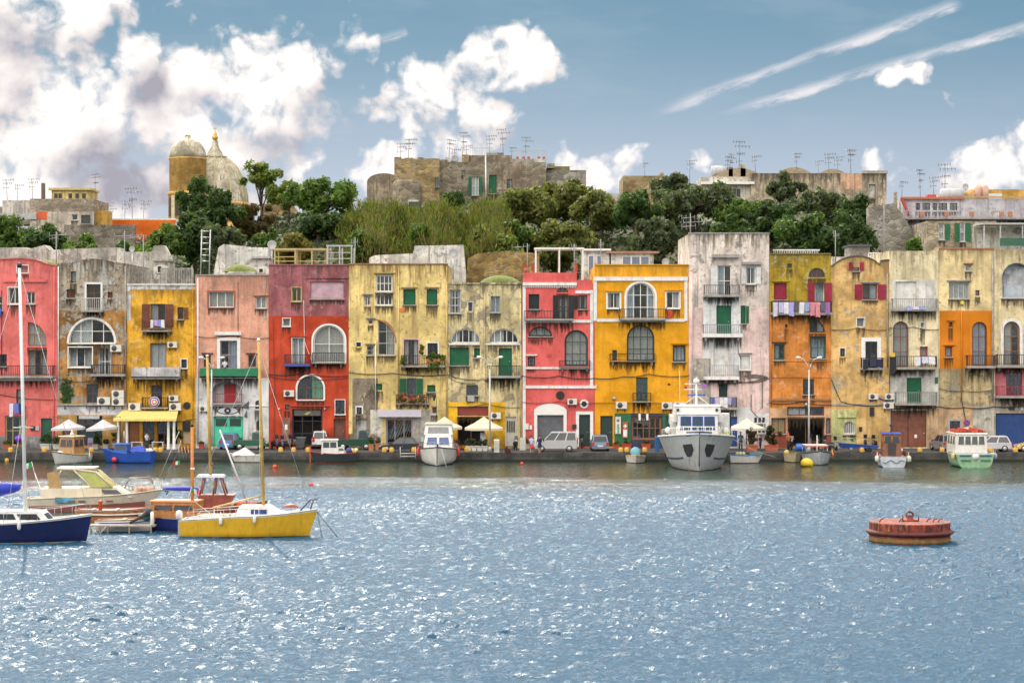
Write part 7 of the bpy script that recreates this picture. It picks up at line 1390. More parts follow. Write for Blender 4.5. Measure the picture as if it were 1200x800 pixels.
# ------------------------------------------------------------------ boats (built in real metres, bow towards local +x, waterline z = 0)
def gel(c, rough=.35, dirt=.25): return mat(c, rough, 0, .10, 0, 1.6, .5, dirt)
GW = gel((.62, .61, .58)); WOOD = mat((.33, .13, .04), .4, var=.35, scale=4.); WOODR = mat((.23, .045, .025), .45, var=.35, dirt=.4); CREAM = gel((.60, .52, .38)); BLUEC = mat((.015, .03, .34), .7, var=.25, bump=.4)
class Boat:
    def __init__(s, name, label, px, py, rz, L, B, fb=(.9, .6, .7), draft=.35, transom=.72, hullm=None, stripe=None, anti=None, flare=.55, rake=.5, cat='boat', rub=None, deckm=None, group=None, z=0., nose=2.0):
        s.t = rthing(name, label, cat, px, py, z, R(rz), group); s.L, s.B, s.fb, s.tr, s.nose, s.rake = L, B, fb, transom, nose, rake
        hm = [hullm or GW, anti or mat((.09, .02, .015), .8), stripe or hullm or GW]; N = 22
        rings = []
        for i in range(N+1):
            t_ = i/N; b, zs = s.half(t_), s.sheer(t_); keel = -draft*(1-.75*max(0, (t_-.75)/.25)**2); pts = []; lw = (.07-keel)/(zs-keel); levels = [0., lw*.35, lw*.7, lw]+[lw+(1-lw)*q for q in (.2, .42, .64, .84, .93, 1.)]
            for sd_ in (1, -1):
                col = []
                for lv in levels:
                    z = keel+(zs-keel)*lv; w = b*(min(1, (lv/.30))**(.8)*(1-flare*.4)+flare*.4*lv) if lv > 0 else 0
                    f_ = max(0, (t_-.55)/.45); w = w*(1-f_*.55*(1-lv)*min(1, flare+.4)); x = -L/2+L*t_+(rake*(lv-1)*t_**5)*1.0; col.append((x-(0.12*(lv) if i == 0 else 0), sd_*w, z))
                pts.append(col)
            rings.append(pts[0][::-1]+pts[1][1:])
        n2 = len(rings[0])
        def mf(i, k):
            j = 8-k if k < 9 else k-9              # band number counted from the keel
            return 1 if j < 3 else (2 if j == 8 else 0)
        mb = MB(); mb.loft(rings, mfun=mf); mb.add(rings[0], [tuple(range(n2))]); s.hull = mb.build('hull', hm, s.t)
        e = [s.edge(i/N) for i in range(N+1)]; mb = MB(); dz = .05
        for i in range(N): (xa, ba, za), (xb, bb, zb) = e[i], e[i+1]; mb.quad((xa, -ba, za-dz), (xb, -bb, zb-dz), (xb, bb, zb-dz), (xa, ba, za-dz))
        s.deckmesh = mb.build('deck', deckm or mat((.42, .38, .32), .7, dirt=.3), s.t)
        mb = MB(); r_ = max(.025, B*.014)
        for sd_ in (1, -1): mb.tube([(x, sd_*b, z+.01) for x, b, z in e], r_, 6)
        mb.tube([(e[0][0], -e[0][1], e[0][2]+.01), (e[0][0], e[0][1], e[0][2]+.01)], r_, 6); mb.build('gunwale', rub or M_white, s.t)
    def half(s, t_):
        if t_ < .42: return s.B/2*(s.tr+(1-s.tr)*math.sin(t_/.42*math.pi/2))
        return s.B/2*max(.012, 1-((t_-.42)/.58)**s.nose)
    def sheer(s, t_): a, b, c = s.fb[2], s.fb[1], s.fb[0]; return a+(b-a)*min(1, t_/.4) if t_ < .4 else b+(c-b)*((t_-.4)/.6)**1.7
    def edge(s, t_): return (-s.L/2+s.L*t_, s.half(t_), s.sheer(t_))
    def cabin(s, x0, x1, w, z0, z1, m, name='cabin', fr=.25, rr=.05, tp=.08, roof=None, wins=2, fw=2, ov=.12, wz_=(.45, .85), gm=None, wm=None, rearw=0):
        """cabin with raked front; side, front and rear windows are its sub-parts"""
        mb = MB(); b0 = [(x0, -w/2, z0), (x1, -w/2, z0), (x1, w/2, z0), (x0, w/2, z0)]; h = z1-z0; t0 = [(x0+rr*h, -w/2+tp, z1), (x1-fr*h, -w/2+tp, z1), (x1-fr*h, w/2-tp, z1), (x0+rr*h, w/2-tp, z1)]
        mb.hexa(b0, t0); o = mb.build(name, m, s.t)
        if roof: mb = MB(); q = ov; mb.hexa([(t0[0][0]-q, t0[0][1]-q, z1+.004), (t0[1][0]+q*1.6, t0[1][1]-q, z1+.004), (t0[2][0]+q*1.6, t0[2][1]+q, z1+.004), (t0[3][0]-q, t0[3][1]+q, z1+.004)], [(t0[0][0]-q*.4, t0[0][1]-q*.4, z1+.09), (t0[1][0]+q, t0[1][1]-q*.4, z1+.09), (t0[2][0]+q, t0[2][1]+q*.4, z1+.09), (t0[3][0]-q*.4, t0[3][1]+q*.4, z1+.09)]); mb.build('cabin_roof', roof, s.t)
        za, zb = wz_; gm = gm or M_cglass
        def P(u, v, side):                     # u along, v up
            if side in ('l', 'r'):
                sg = -1 if side == 'r' else 1; xa = x0+rr*h*v; xb = x1-fr*h*v; return (xa+(xb-xa)*u, sg*(w/2-tp*v+.012), z0+h*v)
            xx = (x1-fr*h*v+.012) if side == 'f' else (x0+rr*h*v-.012); yy = w/2-tp*v; return (xx, -yy+2*yy*u, z0+h*v)
        def panes(side, n, m0=.06):
            for i in range(n):
                a, c = m0+(1-2*m0)*(i+.07)/n, m0+(1-2*m0)*(i+.93)/n; mb = MB(); mb.quad(P(a, za, side), P(c, za, side), P(c, zb, side), P(a, zb, side)); q = mb.build('window', gm, o, recalc=False)
                if wm:
                    mb = MB(); A = [P(a, za, side), P(c, za, side), P(c, zb, side), P(a, zb, side)]; [mb.tube([A[j], A[(j+1) % 4]], .025, 5) for j in range(4)]; mb.build('window_frame', wm, o)
        for sd_ in ('l', 'r'): 
            if wins: panes(sd_, wins)
        if fw: panes('f', fw)
        if rearw: panes('b', rearw)
        return o
    def part(s, name, m, fn): mb = MB(); fn(mb); return mb.build(name, m, s.t)
    def tube(s, name, pts, r, m, n=6): mb = MB(); mb.tube(pts, r, n); return mb.build(name, m, s.t)
    def rail(s, t0, t1, hh, n=6, m=None, inset=.06):
        mb = MB()
        for sd_ in (1, -1):
            P = []
            for i in range(n+1):
                x, b, z = s.edge(t0+(t1-t0)*i/n); b = max(0, b-inset); P.append((x, sd_*b, z+hh)); mb.tube([(x, sd_*b, z), (x, sd_*b, z+hh)], .014, 5)
            mb.tube(P, .016, 5)
        mb.build('guard_rail', m or M_rim, s.t)
    def fender(s, t_, side, m, r=.11, L=.5): x, b, z = s.edge(t_); mb = MB(); mb.lathe([(.03, 0), (r*.7, .05), (r, .12), (r, L-.12), (r*.7, L-.05), (.03, L), (.02, L+.3)], (x, side*(b+r*.7), z-L*.85), 10); mb.build('fender', m, s.t)
    def flag(s, x, y, z, sz=.45, hh=.9):
        mb = MB(); mb.tube([(x, y, z), (x-.25, y, z+hh)], .015, 5); p = mb.build('flagstaff', M_white, s.t)
        for i, c in enumerate(((.01, .28, .06), (.65, .65, .62), (.5, .02, .02))):
            mb = MB(); x0 = x-.25-sz*i/3; mb.loft([[(x0-sz/3*q/2, y+.05*math.sin((i+q/2)*1.6+j), z+hh-.02-sz*.6*j/3-.06*(i+q/2)) for q in range(3)] for j in range(4)]); mb.build('flag_stripe', cloth(c), p, recalc=False)
    def outboard(s, m=None, y=0.):
        x, b, z = s.edge(0); mb = MB(); mb.loft([[(x-.22+w*1.1*math.cos(2*math.pi*i/10), y+w*math.sin(2*math.pi*i/10), z+zz) for i in range(10)] for w, zz in ((.10, .02), (.17, .08), (.19, .35), (.15, .5), (.05, .54))], closed=True, caps=True); o = mb.build('outboard_motor', m or GW, s.t)
        mb = MB(); mb.box(x-.28, x-.12, y-.06, y+.06, -.5, z+.03); mb.box(x-.12, x+.05, y-.12, y+.12, z-.15, z+.04); mb.build('motor_leg', M_grey, o)

# ---- along the quay
b = Boat('fishing_boat', 'little white fishing boat with wooden wheelhouse moored under the grey parasols', 80, 542.5, -112, 5.2, 2.7, (1.25, .8, .8), hullm=GW, stripe=mat((.03, .03, .04), .5), anti=mat((.3, .3, .33), .6), rub=mat((.5, .33, .08), .5), flare=.8)
b.cabin(-1.5, .4, 1.7, .75, 2.5, mat((.36, .20, .08), .5, var=.3), fr=.1, roof=CREAM, fw=2, wins=2, wm=WOOD); b.part('anchor_light', GW, lambda m: (m.lathe([(.2, 0), (.14, .25), (.05, .3), (.1, .4), (.01, .6)], (-.6, 0, 2.6), 8))); b.part('deck_gear', mat((.5, .5, .55), .8, var=.6), lambda m: [m.ball((.9+.25*i, -.4+.3*(i % 3), 1.0), .22, n=8) for i in range(5)]); b.fender(.35, -1, GW); b.fender(.2, 1, GW)
b = Boat('fishing_boat', 'bright blue fishing boat moored before the yellow awning cafe', 149, 542, 172, 4.9, 2.2, (1.35, .9, 1.1), hullm=mat((.012, .07, .36), .5, var=.2, dirt=.3), anti=mat((.01, .03, .15), .6), rub=mat((.015, .09, .42), .5), deckm=mat((.03, .12, .4), .6)); b.cabin(-.2, 1.1, 1.4, .9, 1.75, mat((.02, .09, .36), .5), fr=.15, roof=mat((.02, .12, .45), .5), wins=1, fw=1)
b.part('deck_gear', mat((.6, .24, .05), .8, var=.5), lambda m: [m.ball((-.8-.25*i, -.5+.3*(i % 3), 1.1), .25, n=8) for i in range(5)]); b.part('deck_gear', GW, lambda m: [m.ball((-1.7-.2*i, -.4+.35*(i % 2), 1.15), .24, n=8) for i in range(4)]); b.part('tarpaulin', mat((.02, .06, .35), .7, bump=.5), lambda m: m.loft([[(x, -.7+1.4*j/6, 1.1+h*math.sin(math.pi*j/6)) for j in range(7)] for x, h in ((-1.9, .25), (-1.2, .6), (-.5, .35))])); b.part('float', mat((.6, .03, .03), .4), lambda m: m.ball((.9, 1.05, .35), .25)); b.tube('mast', [(.3, 0, 1.7), (.3, 0, 3.0)], .04, M_steel)
b = Boat('rowing_boat', 'grey white dinghy with a crumpled tarpaulin before the green pickup', 287, 541.3, 176, 2.9, 1.3, (.85, .65, .7), hullm=mat((.45, .44, .41), .6, dirt=.5), transom=.8); b.part('tarpaulin', mat((.48, .48, .50), .8, bump=.6), lambda m: m.loft([[(x, -.6+1.2*j/8, .65+h*math.sin(math.pi*j/8)+.05*math.sin(j*2+x*7)) for j in range(9)] for x, h in ((-1., .1), (-.6, .35), (0, .75), (.5, .5), (1.1, .25))])); b.part('thwart', WOOD, lambda m: m.box(-.9, -.7, -.5, .5, .5, .56))
b = Boat('fishing_boat', 'black and red fishing boat with white cabin moored before the red house', 390, 541.6, 186, 4.3, 1.9, (1.05, .85, .95), hullm=mat((.02, .03, .035), .5), anti=mat((.30, .02, .02), .6), stripe=mat((.36, .03, .03), .5), rub=mat((.4, .04, .03), .5)); b.cabin(-.5, 1.1, 1.4, .85, 2.15, GW, fr=.05, roof=GW, wins=2, fw=2); b.cabin(-1.1, -.5, 1.2, .85, 1.45, GW, name='engine_box', fr=0, wins=1, fw=0)
b.part('stem_post', mat((.45, .06, .02), .5), lambda m: m.box(2.08, 2.2, -.08, .08, -.1, 1.6)); b.part('deck_gear', mat((.55, .5, .2), .8, var=.7), lambda m: [m.ball((-1.3-.18*i, .3-.3*(i % 3), 1.0+.15*(i % 2)), .22, n=8) for i in range(6)]); b.part('deck_gear', mat((.05, .05, .2), .7), lambda m: m.ball((-1.5, .6, 1.15), .3)); b.tube('mast', [(.9, 0, 2.1), (.9, 0, 3.1)], .03, M_white)
b = Boat('motor_cruiser', 'white motor cruiser moored bow on between the saloon car and yellow bar', 514, 543.2, -90, 8.5, 3.75, (1.75, 1.4, 1.4), hullm=GW, stripe=GW, anti=mat((.01, .03, .16), .6), rub=mat((.02, .025, .08), .5), flare=.7, nose=2.6)
b.cabin(-2.5, 1.6, 2.75, 1.45, 2.75, GW, fr=.35, tp=.2, roof=None, wins=3, fw=2, wz_=(.28, .85), gm=mat((.03, .07, .22), .1), wm=M_white); b.cabin(-2.4, .8, 2.7, 2.76, 3.75, GW, name='flybridge', fr=.3, tp=.15, roof=CREAM, fw=1, wins=2, wz_=(.12, .72), gm=mat((.20, .19, .2), .2)); b.rail(.55, .97, .5, m=M_rim); b.part('foredeck_hatch', mat((.1, .14, .2), .3), lambda m: m.box(1.9, 2.4, -.25, .25, 1.6, 1.72)); b.part('windlass', M_iron, lambda m: (m.lathe([(.12, 0), (.08, .3), (.14, .4)], (3.0, 0, 1.6), 10)))
for sd_ in (-1, 1): b.fender(.62, sd_, mat((.5, .03, .03), .5), .15, .8)
b.part('stem_band', mat((.1, .1, .1), .5), lambda m: m.box(4.2, 4.25, -.05, .05, .2, 1.7)); b.tube('bow_line', [(4.1, .4, 1.6), (5.2, .9, .0)], .02, mat((.5, .48, .4), .9)); b.flag(-3.6, 0, 1.5)
b = Boat('rowing_boat', 'little white dinghy moored left of the grey ship', 745, 541.8, -92, 3.2, 1.9, (.75, .6, .6), hullm=mat((.55, .52, .47), .6, dirt=.4), rub=mat((.5, .36, .15), .5), flare=.5, transom=.8); b.part('thwart', WOOD, lambda m: m.box(-.2, .05, -.85, .85, .56, .61)); b.part('outboard_cover', mat((.15, .35, .45), .5), lambda m: m.loft([[(-1.5+w*math.cos(2*math.pi*i/10), w*1.6*math.sin(2*math.pi*i/10), z) for i in range(10)] for w, z in ((.25, .6), (.32, .85), (.28, 1.2), (.1, 1.4))], closed=True, caps=True)); b.part('deck_gear', mat((.6, .45, .1), .8, var=.5), lambda m: [m.ball((.3, -.3+.3*i, .62), .12, n=8) for i in range(3)])
# ---- the big grey ship, bow towards us
b = Boat('ship', 'big grey ship with white wheelhouse moored bow on at the quay', 816, 547.0, -93, 15, 6.9, (3.35, 2.75, 2.5), draft=1.0, hullm=mat((.36, .38, .39), .5, var=.12, scale=.8, dirt=.45), stripe=mat((.40, .42, .42), .5, dirt=.3), anti=mat((.10, .03, .02), .8), rub=mat((.42, .44, .45), .5), flare=1.15, rake=1.2, nose=3.6, cat='ship')
b.cabin(-4.5, 1.2, 4.9, 2.3, 4.7, GW, name='deckhouse', fr=.0, rr=.0, tp=.05, wins=4, fw=0, wz_=(.45, .65), gm=mat((.02, .04, .3), .15))
b.cabin(-1.5, 2.4, 4.5, 4.2, 5.6, GW, name='upper_deckhouse', fr=.06, tp=.2, roof=GW, wins=0, fw=0, ov=.05)
b.cabin(.5, 3.3, 3.7, 2.6, 4.95, GW, name='wheelhouse', fr=.04, tp=.06, roof=GW, wins=2, fw=3, wz_=(.40, .90), gm=mat((.03, .06, .10), .08), wm=mat((.02, .035, .42), .4), ov=.1)
b.rail(.62, .98, .65, 9, M_white, .2); b.tube('rail_bar', [(3.7, -1.9, 3.85), (4.1, 0, 3.85), (3.7, 1.9, 3.85)], .035, M_white)
for y in (-1.9, -1.3, -.65, 0, .65, 1.3, 1.9): b.tube('rail_post', [(3.73+.37*(1-(abs(y)/1.9)**2), y, 3.85), (3.73+.37*(1-(abs(y)/1.9)**2), y, 2.9)], .025, M_white)
def hullpt(u, lv):
    """a point on the ship's side at length u and height fraction lv (above the keel)"""
    zs = b.sheer(u); keel = -1.0*(1-.75*max(0, (u-.75)/.25)**2); fl = 1.15; w = b.half(u)*(min(1, lv/.30)**.8*(1-fl*.4)+fl*.4*lv); f_ = max(0, (u-.55)/.45); w *= 1-f_*.55*(1-lv); return (-7.5+15*u+1.2*(lv-1)*u**5, w, keel+(zs-keel)*lv)
for sd_ in (-1, 1):
    P = []
    for u, lv in ((.900, .78), (.958, .78), (.964, .64), (.940, .50), (.908, .50), (.897, .64)): q = hullpt(u, lv); P.append((q[0], sd_*q[1], q[2]))
    mb = MB(); mb.add([(x+.05, y+sd_*.05, z) for x, y, z in P]+[(x-.3, y-sd_*.2, z) for x, y, z in P], [tuple(range(6)), tuple(range(11, 5, -1))]+[(i, (i+1) % 6, (i+1) % 6+6, i+6) for i in range(6)]); mb.build('anchor_pocket', mat((.02, .022, .026), .7), b.t)
    b.part('rubbing_strake', mat((.02, .03, .12), .5), lambda m: m.tube([(hullpt(u, .50)[0], sd_*(hullpt(u, .50)[1]+.02), hullpt(u, .50)[2]) for u in (.3, .45, .6, .7, .8, .86)], .08, 6))
b.part('stem_band', mat((.14, .10, .08), .7), lambda m: m.tube([(hullpt(1, v)[0]+.03, 0, hullpt(1, v)[2]) for v in (.2, .4, .6, .8, 1.)], .06, 6)); b.part('bow_plate', mat((.04, .06, .18), .5), lambda m: m.hexa([(6.6, -1.1, 3.1), (7.55, -.02, 3.36), (7.55, .02, 3.36), (6.6, 1.1, 3.1)], [(6.5, -1.15, 3.5), (7.58, -.02, 3.62), (7.58, .02, 3.62), (6.5, 1.15, 3.5)]))
mm = M_white; b.tube('mast', [(.2, 0, 5.6), (.2, 0, 8.2)], [.12, .07], mm); b.tube('mast_yard', [(.2, -.85, 6.6), (.2, .85, 6.6)], .07, mat((.03, .06, .35), .5)); b.tube('mast_yard', [(.2, -1.1, 7.1), (.2, .5, 7.1)], .04, mm); b.tube('mast_yard', [(.2, -1.1, 7.6), (.2, .4, 7.6)], .035, mm); b.part('radar_scanner', GW, lambda m: m.lathe([(.25, 0), (.3, .1), (.3, .25), (.15, .35)], (.2, 0, 7.7), 12))
b.tube('mast_stay', [(.2, 0, 6.6), (.2, -1.3, 5.6)], .03, mm); b.tube('mast_stay', [(.2, 0, 6.6), (.2, 1.3, 5.6)], .03, mm); b.tube('whip_aerial', [(-.5, -1.5, 6.0), (-.5, -1.5, 8.8)], .02, mm); b.part('signal_flag', cloth((.4, .03, .05)), lambda m: m.box(.15, .17, -1.1, -.85, 7.1, 7.4)); b.part('signal_flag', cloth((.3, .1, .4)), lambda m: m.box(.15, .17, .5, .9, 7.2, 7.6))
for y in (-1, 1): b.part('floodlight', M_iron, lambda m: m.ball((2.45, y*1.75, 5.3), .14)); b.part('liferaft_canister', GW, lambda m: m.lathe([(.2, -.5), (.28, -.4), (.28, .4), (.2, .5)], (1.0, y*2.6, 3.4), 14, axis='x'))
b.part('side_tarpaulin', mat((.02, .10, .28), .6, bump=.4), lambda m: m.box(-2.5, -.6, -3.75, -3.35, 1.3, 2.7)); b.part('funnel', mat((.6, .6, .58), .5, dirt=.3), lambda m: m.box(-1.2, .6, 2.0, 3.0, 2.6, 4.9)); b.part('crane_post', M_iron, lambda m: m.tube([(-.5, 3.1, 2.6), (-.5, 3.1, 5.0), (-.2, 3.4, 5.2)], .09, 8)); b.part('deck_crate', mat((.5, .55, .12), .7), lambda m: m.box(1.2, 2.1, 2.1, 2.9, 2.75, 3.15))
b.tube('anchor_chain', [(hullpt(.93, .55)[0]+.1, -hullpt(.93, .55)[1]-.05, 1.2), (7.0, -.9, .4), (7.1, -.85, -.3)], .03, mat((.2, .1, .05), .8)); b.tube('mooring_line', [(3.0, 3.0, 2.8), (-1.0, 5.5, 1.4), (-4.0, 7.5, .7)], .025, mat((.4, .38, .3), .9))
b = Boat('motor_boat', 'small white open boat with blue trim tied right of the grey ship', 875, 542.4, 4, 3.1, 1.5, (.95, .75, .8), hullm=GW, stripe=mat((.03, .15, .42), .5), rub=mat((.03, .15, .42), .5)); b.part('tarpaulin', mat((.03, .10, .10), .7, bump=.5), lambda m: m.loft([[(x, -.6+1.2*j/6, .8+h*math.sin(math.pi*j/6)) for j in range(7)] for x, h in ((.2, .15), (.8, .3), (1.4, .25))])); b.part('deck_gear', mat((.4, .42, .2), .8, var=.5), lambda m: [m.ball((-.9+.3*i, 0, .9), .17, n=8) for i in range(3)])
b = Boat('rowing_boat', 'cream wooden dinghy left of the grey rowing boat with canopy', 929, 541.2, -84, 2.9, 1.5, (.95, .75, .75), hullm=mat((.50, .42, .27), .6, dirt=.4), rub=mat((.55, .42, .2), .5)); b.part('thwart', WOOD, lambda m: m.box(-.3, -.05, -.65, .65, .72, .78)); b.part('float', mat((.5, .4, .1), .6), lambda m: m.ball((-.7, -.45, .9), .25))
b = Boat('rowing_boat', 'grey rowing boat with a pale canopy moored bow on before the orange house', 957, 543.6, -88, 4.6, 2.75, (1.35, 1.0, 1.0), hullm=mat((.40, .42, .45), .5, dirt=.3), stripe=mat((.06, .09, .11), .5), rub=mat((.05, .07, .08), .5), flare=.9, nose=2.5); b.part('canopy', mat((.6, .58, .5), .7), lambda m: (m.box(-1.9, .2, -1.05, 1.05, 1.72, 1.8))); b.part('canopy_edge', mat((.35, .06, .05), .7), lambda m: m.box(-1.9, .22, -1.07, 1.07, 1.6, 1.715)); b.tube('mast', [(.2, 0, .9), (.2, 0, 2.7)], .05, GW)
for x in (-1.8, .1):
    for y in (-1, 1): b.tube('canopy_post', [(x, y, .9), (x, y, 1.6)], .03, M_steel)
b.fender(.5, 1, mat((.6, .5, .05), .5)); b.fender(.62, 1, mat((.6, .15, .02), .5), .14, .4)
b = Boat('fishing_boat', 'fishing boat with wooden wheelhouse and bright blue roof left of the green boat', 1044, 545.0, 84, 6.0, 2.75, (1.25, .95, .95), hullm=mat((.50, .54, .60), .5, dirt=.25), stripe=mat((.03, .06, .28), .5), anti=mat((.02, .05, .25), .6), rub=mat((.33, .10, .04), .5), transom=.85); b.cabin(-1.2, 1.2, 1.75, .9, 2.95, mat((.20, .075, .04), .5, var=.4, dirt=.4), fr=.05, roof=mat((.02, .06, .36), .5), wins=2, fw=2, rearw=2, wz_=(.55, .9), wm=WOOD)
b.part('bulwark', WOODR, lambda m: [m.box(-2.2, 1.5, s_*1.3-.05, s_*1.3+.05, .97, 1.3) for s_ in (-1, 1)]); b.tube('mast', [(0, 0, 3.0), (0, 0, 4.2)], .05, M_iron); b.part('lantern', M_iron, lambda m: m.ball((0, 0, 3.7), .14)); b.part('painted_wave', mat((.05, .07, .12), .6), lambda m: m.tube([(-3.16, -1.0+.1*i, .52+.13*math.sin(i*.62)) for i in range(21)], .03, 5)); b.fender(.12, 1, GW, .22, .6); b.fender(.2, -1, GW, .22, .6); b.fender(.05, -1, mat((.5, .55, .4), .6), .25, .6); b.part('deck_gear', GW, lambda m: [m.ball((.9+.3*i, -1.0, 1.35), .2, n=8) for i in range(3)]); b.part('wheelhouse_door', mat((.04, .03, .03), .7), lambda m: m.box(-1.24, -1.215, -.35, .35, .95, 2.1))
b = Boat('fishing_boat', 'green and white cabin boat moored stern on before the silver hatchback', 1133, 545.2, 90, 7.0, 3.7, (1.4, 1.2, 1.25), hullm=mat((.25, .42, .26), .5, dirt=.25), stripe=mat((.60, .60, .58), .5), anti=mat((.03, .08, .2), .6), rub=GW, transom=.92); b.cabin(-1.9, 2.0, 2.95, 1.25, 3.0, GW, fr=.1, rr=0, roof=GW, wins=3, fw=2, rearw=4, wz_=(.42, .88), gm=mat((.10, .11, .10), .15), wm=M_white)
b.part('roof_gear', mat((.42, .06, .03), .8, var=.6, scale=2.), lambda m: [m.box(-1.6, 1.2, -1.4+.35*i, -1.12+.35*i, 3.1, 3.28+.10*(i % 3)) for i in range(8)]); b.part('stern_stripe', mat((.03, .06, .26), .5), lambda m: [m.box(-3.66, -3.615, y, y+1.05, 1.04, 1.16) for y in (-1.45, .4)]); b.part('stern_ornament', GW, lambda m: m.lathe([(.01, -.1), (.32, -.06), (.32, 0)], (-3.6, 0, 1.0), 14, axis='x')); b.part('stern_stripe', mat((.05, .14, .10), .5), lambda m: [m.box(-3.665, -3.612, y, y+.9, .62, .74) for y in (-1.35, .45)])
for k_, (u, sd_) in enumerate(((.05, -1), (.18, -1), (.3, -1), (.08, 1))): b.fender(u, sd_, mat((.5, .42, .16), .6) if k_ % 2 else mat((.3, .28, .38), .6), .2, .6)

# ---- the left foreground group
b = Boat('sailing_boat', 'navy blue hulled sailing yacht with tall white mast cut by the left edge', 10, 634.8, -1.5, 9.6, 2.7, (1.62, 1.15, 1.1), draft=.5, hullm=mat((.010, .014, .062), .25, var=.15), stripe=GW, anti=mat((.4, .33, .18), .6), rub=GW, rake=.35, flare=.45, nose=2.2, deckm=GW)
b.cabin(-2.4, 2.7, 1.55, 1.05, 1.82, GW, fr=.9, tp=.12, roof=None, wins=3, fw=1, wz_=(.38, .80), gm=mat((.03, .03, .035), .12)); b.part('cockpit_coaming', WOOD, lambda m: [m.box(-4.3, -2.3, s_*.8-.03, s_*.8+.03, 1.1, 1.42) for s_ in (-1, 1)]); b.part('porthole', M_dark, lambda m: [m.lathe([(.11, 0), (.11, -.02), (.01, -.02)], (1.3+.45*i, -.78, 1.45), 12, axis='y') for i in range(2)])
k = b.t.location.y/F*K; mx = (30-10)*k; b.tube('mast', [(mx, 0, 1.6), (mx-.15, 0, 8), (mx-.35, 0, (635-314)*k)], [.11, .10, .085], GW, 10); b.tube('spreader', [(mx-.2, -.8, (635-500)*k), (mx-.2, .8, (635-500)*k)], .03, GW); b.tube('spreader', [(mx-.7, 0, (635-501)*k), (mx+.45, 0, (635-501)*k)], .03, GW); b.part('masthead_lamp', M_iron, lambda m: m.ball((mx-.35, 0, (635-311)*k), .16))
for x, zt, y in ((4.7, 319, 0), (1.0, 500, 1.2), (.2, 500, -1.2), (-3.5, 316, 0)): b.tube('rigging_wire', [(x, y, 1.4), (mx-.3, 0, (635-zt)*k)], .012, M_steel, 4)
b.part('furled_sail', BLUEC, lambda m: m.loft([[(mx-.3-3.2*i/8, .27*math.cos(2*math.pi*j/10)*w, 3.15+.35*math.sin(2*math.pi*j/10)*w-.05*i+.03*math.sin(i*3+j)) for j in range(10)] for i, w in enumerate((.5, .8, 1., 1.1, 1.15, 1.15, 1.1, 1., .7))], closed=True, caps=True)); b.tube('boom', [(mx-.1, 0, 2.8), (mx-4, 0, 2.55)], .06, GW); b.part('sail_bag', BLUEC, lambda m: m.loft([[(2.3+.9*i/4, .22*math.cos(2*math.pi*j/8)*w, 2.6+.5*i/4*1.2+.2*math.sin(2*math.pi*j/8)*w) for j in range(8)] for i, w in enumerate((.3, .9, 1., .8, .3))], closed=True, caps=True)) if False else None
b.rail(.12, .99, .62, 9); [b.fender(u, -1, mat((.55, .55, .5), .5), .11, .5) for u in (.35, .6)]; b.part('winch', M_rim, lambda m: m.lathe([(.1, 0), (.07, .1), (.09, .2)], (-2.6, -.8, 1.45), 10)); b.part('rope_coil', mat((.5, .4, .25), .9), lambda m: m.tube([(-3.2+.2*math.cos(a*.7), .1+.2*math.sin(a*.7), 1.2+.01*a) for a in range(24)], .03, 5)); b.part('hatch', M_dark, lambda m: m.box(3.35, 3.8, -.25, .25, 1.42, 1.48)); b.part('lifebuoy', mat((.6, .1, .02), .5), lambda m: m.tube([(-1.0+.3*math.cos(a*.5), -1.18, 1.7+.3*math.sin(a*.5)) for a in range(14)], .07, 8)); b.part('deck_gear', mat((.55, .16, .04), .7, var=.5), lambda m: [m.ball((-2.8+.5*i, .5, 1.55), .24, .2, .15, 8) for i in range(4)]); b.flag(mx+.55, .2, 3.6, .55, 1.0)
b = Boat('motor_cruiser', 'cream motor cruiser with raked windscreen among the boats at left', 112, 604.5, 3, 8.8, 2.8, (1.75, 1.35, 1.2), draft=.4, hullm=CREAM, stripe=CREAM, anti=mat((.16, .05, .03), .6), rub=mat((.5, .45, .36), .5), rake=1.2, flare=.9, nose=2.3, deckm=CREAM)
b.part('hull_band', mat((.16, .045, .03), .5), lambda m: [m.loft([[(b.edge(u)[0]*.985, s_*(b.edge(u)[1]*w+.015), b.edge(u)[2]*q) for u, w in ((.02, .97), (.2, .975), (.4, .97), (.6, .95), (.75, .9), (.88, .8))] for q in (.30, .62)]) for s_ in (-1, 1)])
b.cabin(-1.0, 2.5, 1.9, 1.3, 1.95, CREAM, name='foredeck_cabin', fr=1.6, tp=.2, wins=2, fw=0, wz_=(.3, .75)); b.cabin(-3.4, .6, 2.3, 1.3, 1.9, CREAM, name='cockpit_side', fr=.1, tp=.05, wins=0, fw=0)
for s_ in (-1, 1): b.tube('windscreen_frame', [(1.25, s_*.95, 1.95), (.15, s_*.85, 2.95), (-1.3, s_*.85, 3.15), (-2.3, s_*.9, 3.15), (-2.9, s_*.95, 1.9)], .065, CREAM, 8); b.tube('windscreen_frame', [(-1.3, s_*.85, 3.1), (-.1, s_*.95, 1.95)], .05, CREAM, 8)
b.part('windscreen', mat((.36, .38, .10), .12), lambda m: (m.quad((1.2, -.92, 1.97), (1.2, .92, 1.97), (.17, .82, 2.92), (.17, -.82, 2.92)), m.quad((1.15, -.93, 1.97), (-.05, -.93, 1.97), (-1.1, -.84, 3.02), (.1, -.84, 2.9)))); b.part('hardtop', CREAM, lambda m: m.box(-2.4, .1, -.88, .88, 3.16, 3.24)); b.part('canvas_side', mat((.38, .24, .10), .8), lambda m: m.quad((-2.9, -.97, 1.85), (-2.0, -.97, 1.85), (-2.3, -.93, 3.05), (-3.0, -.93, 2.9)))
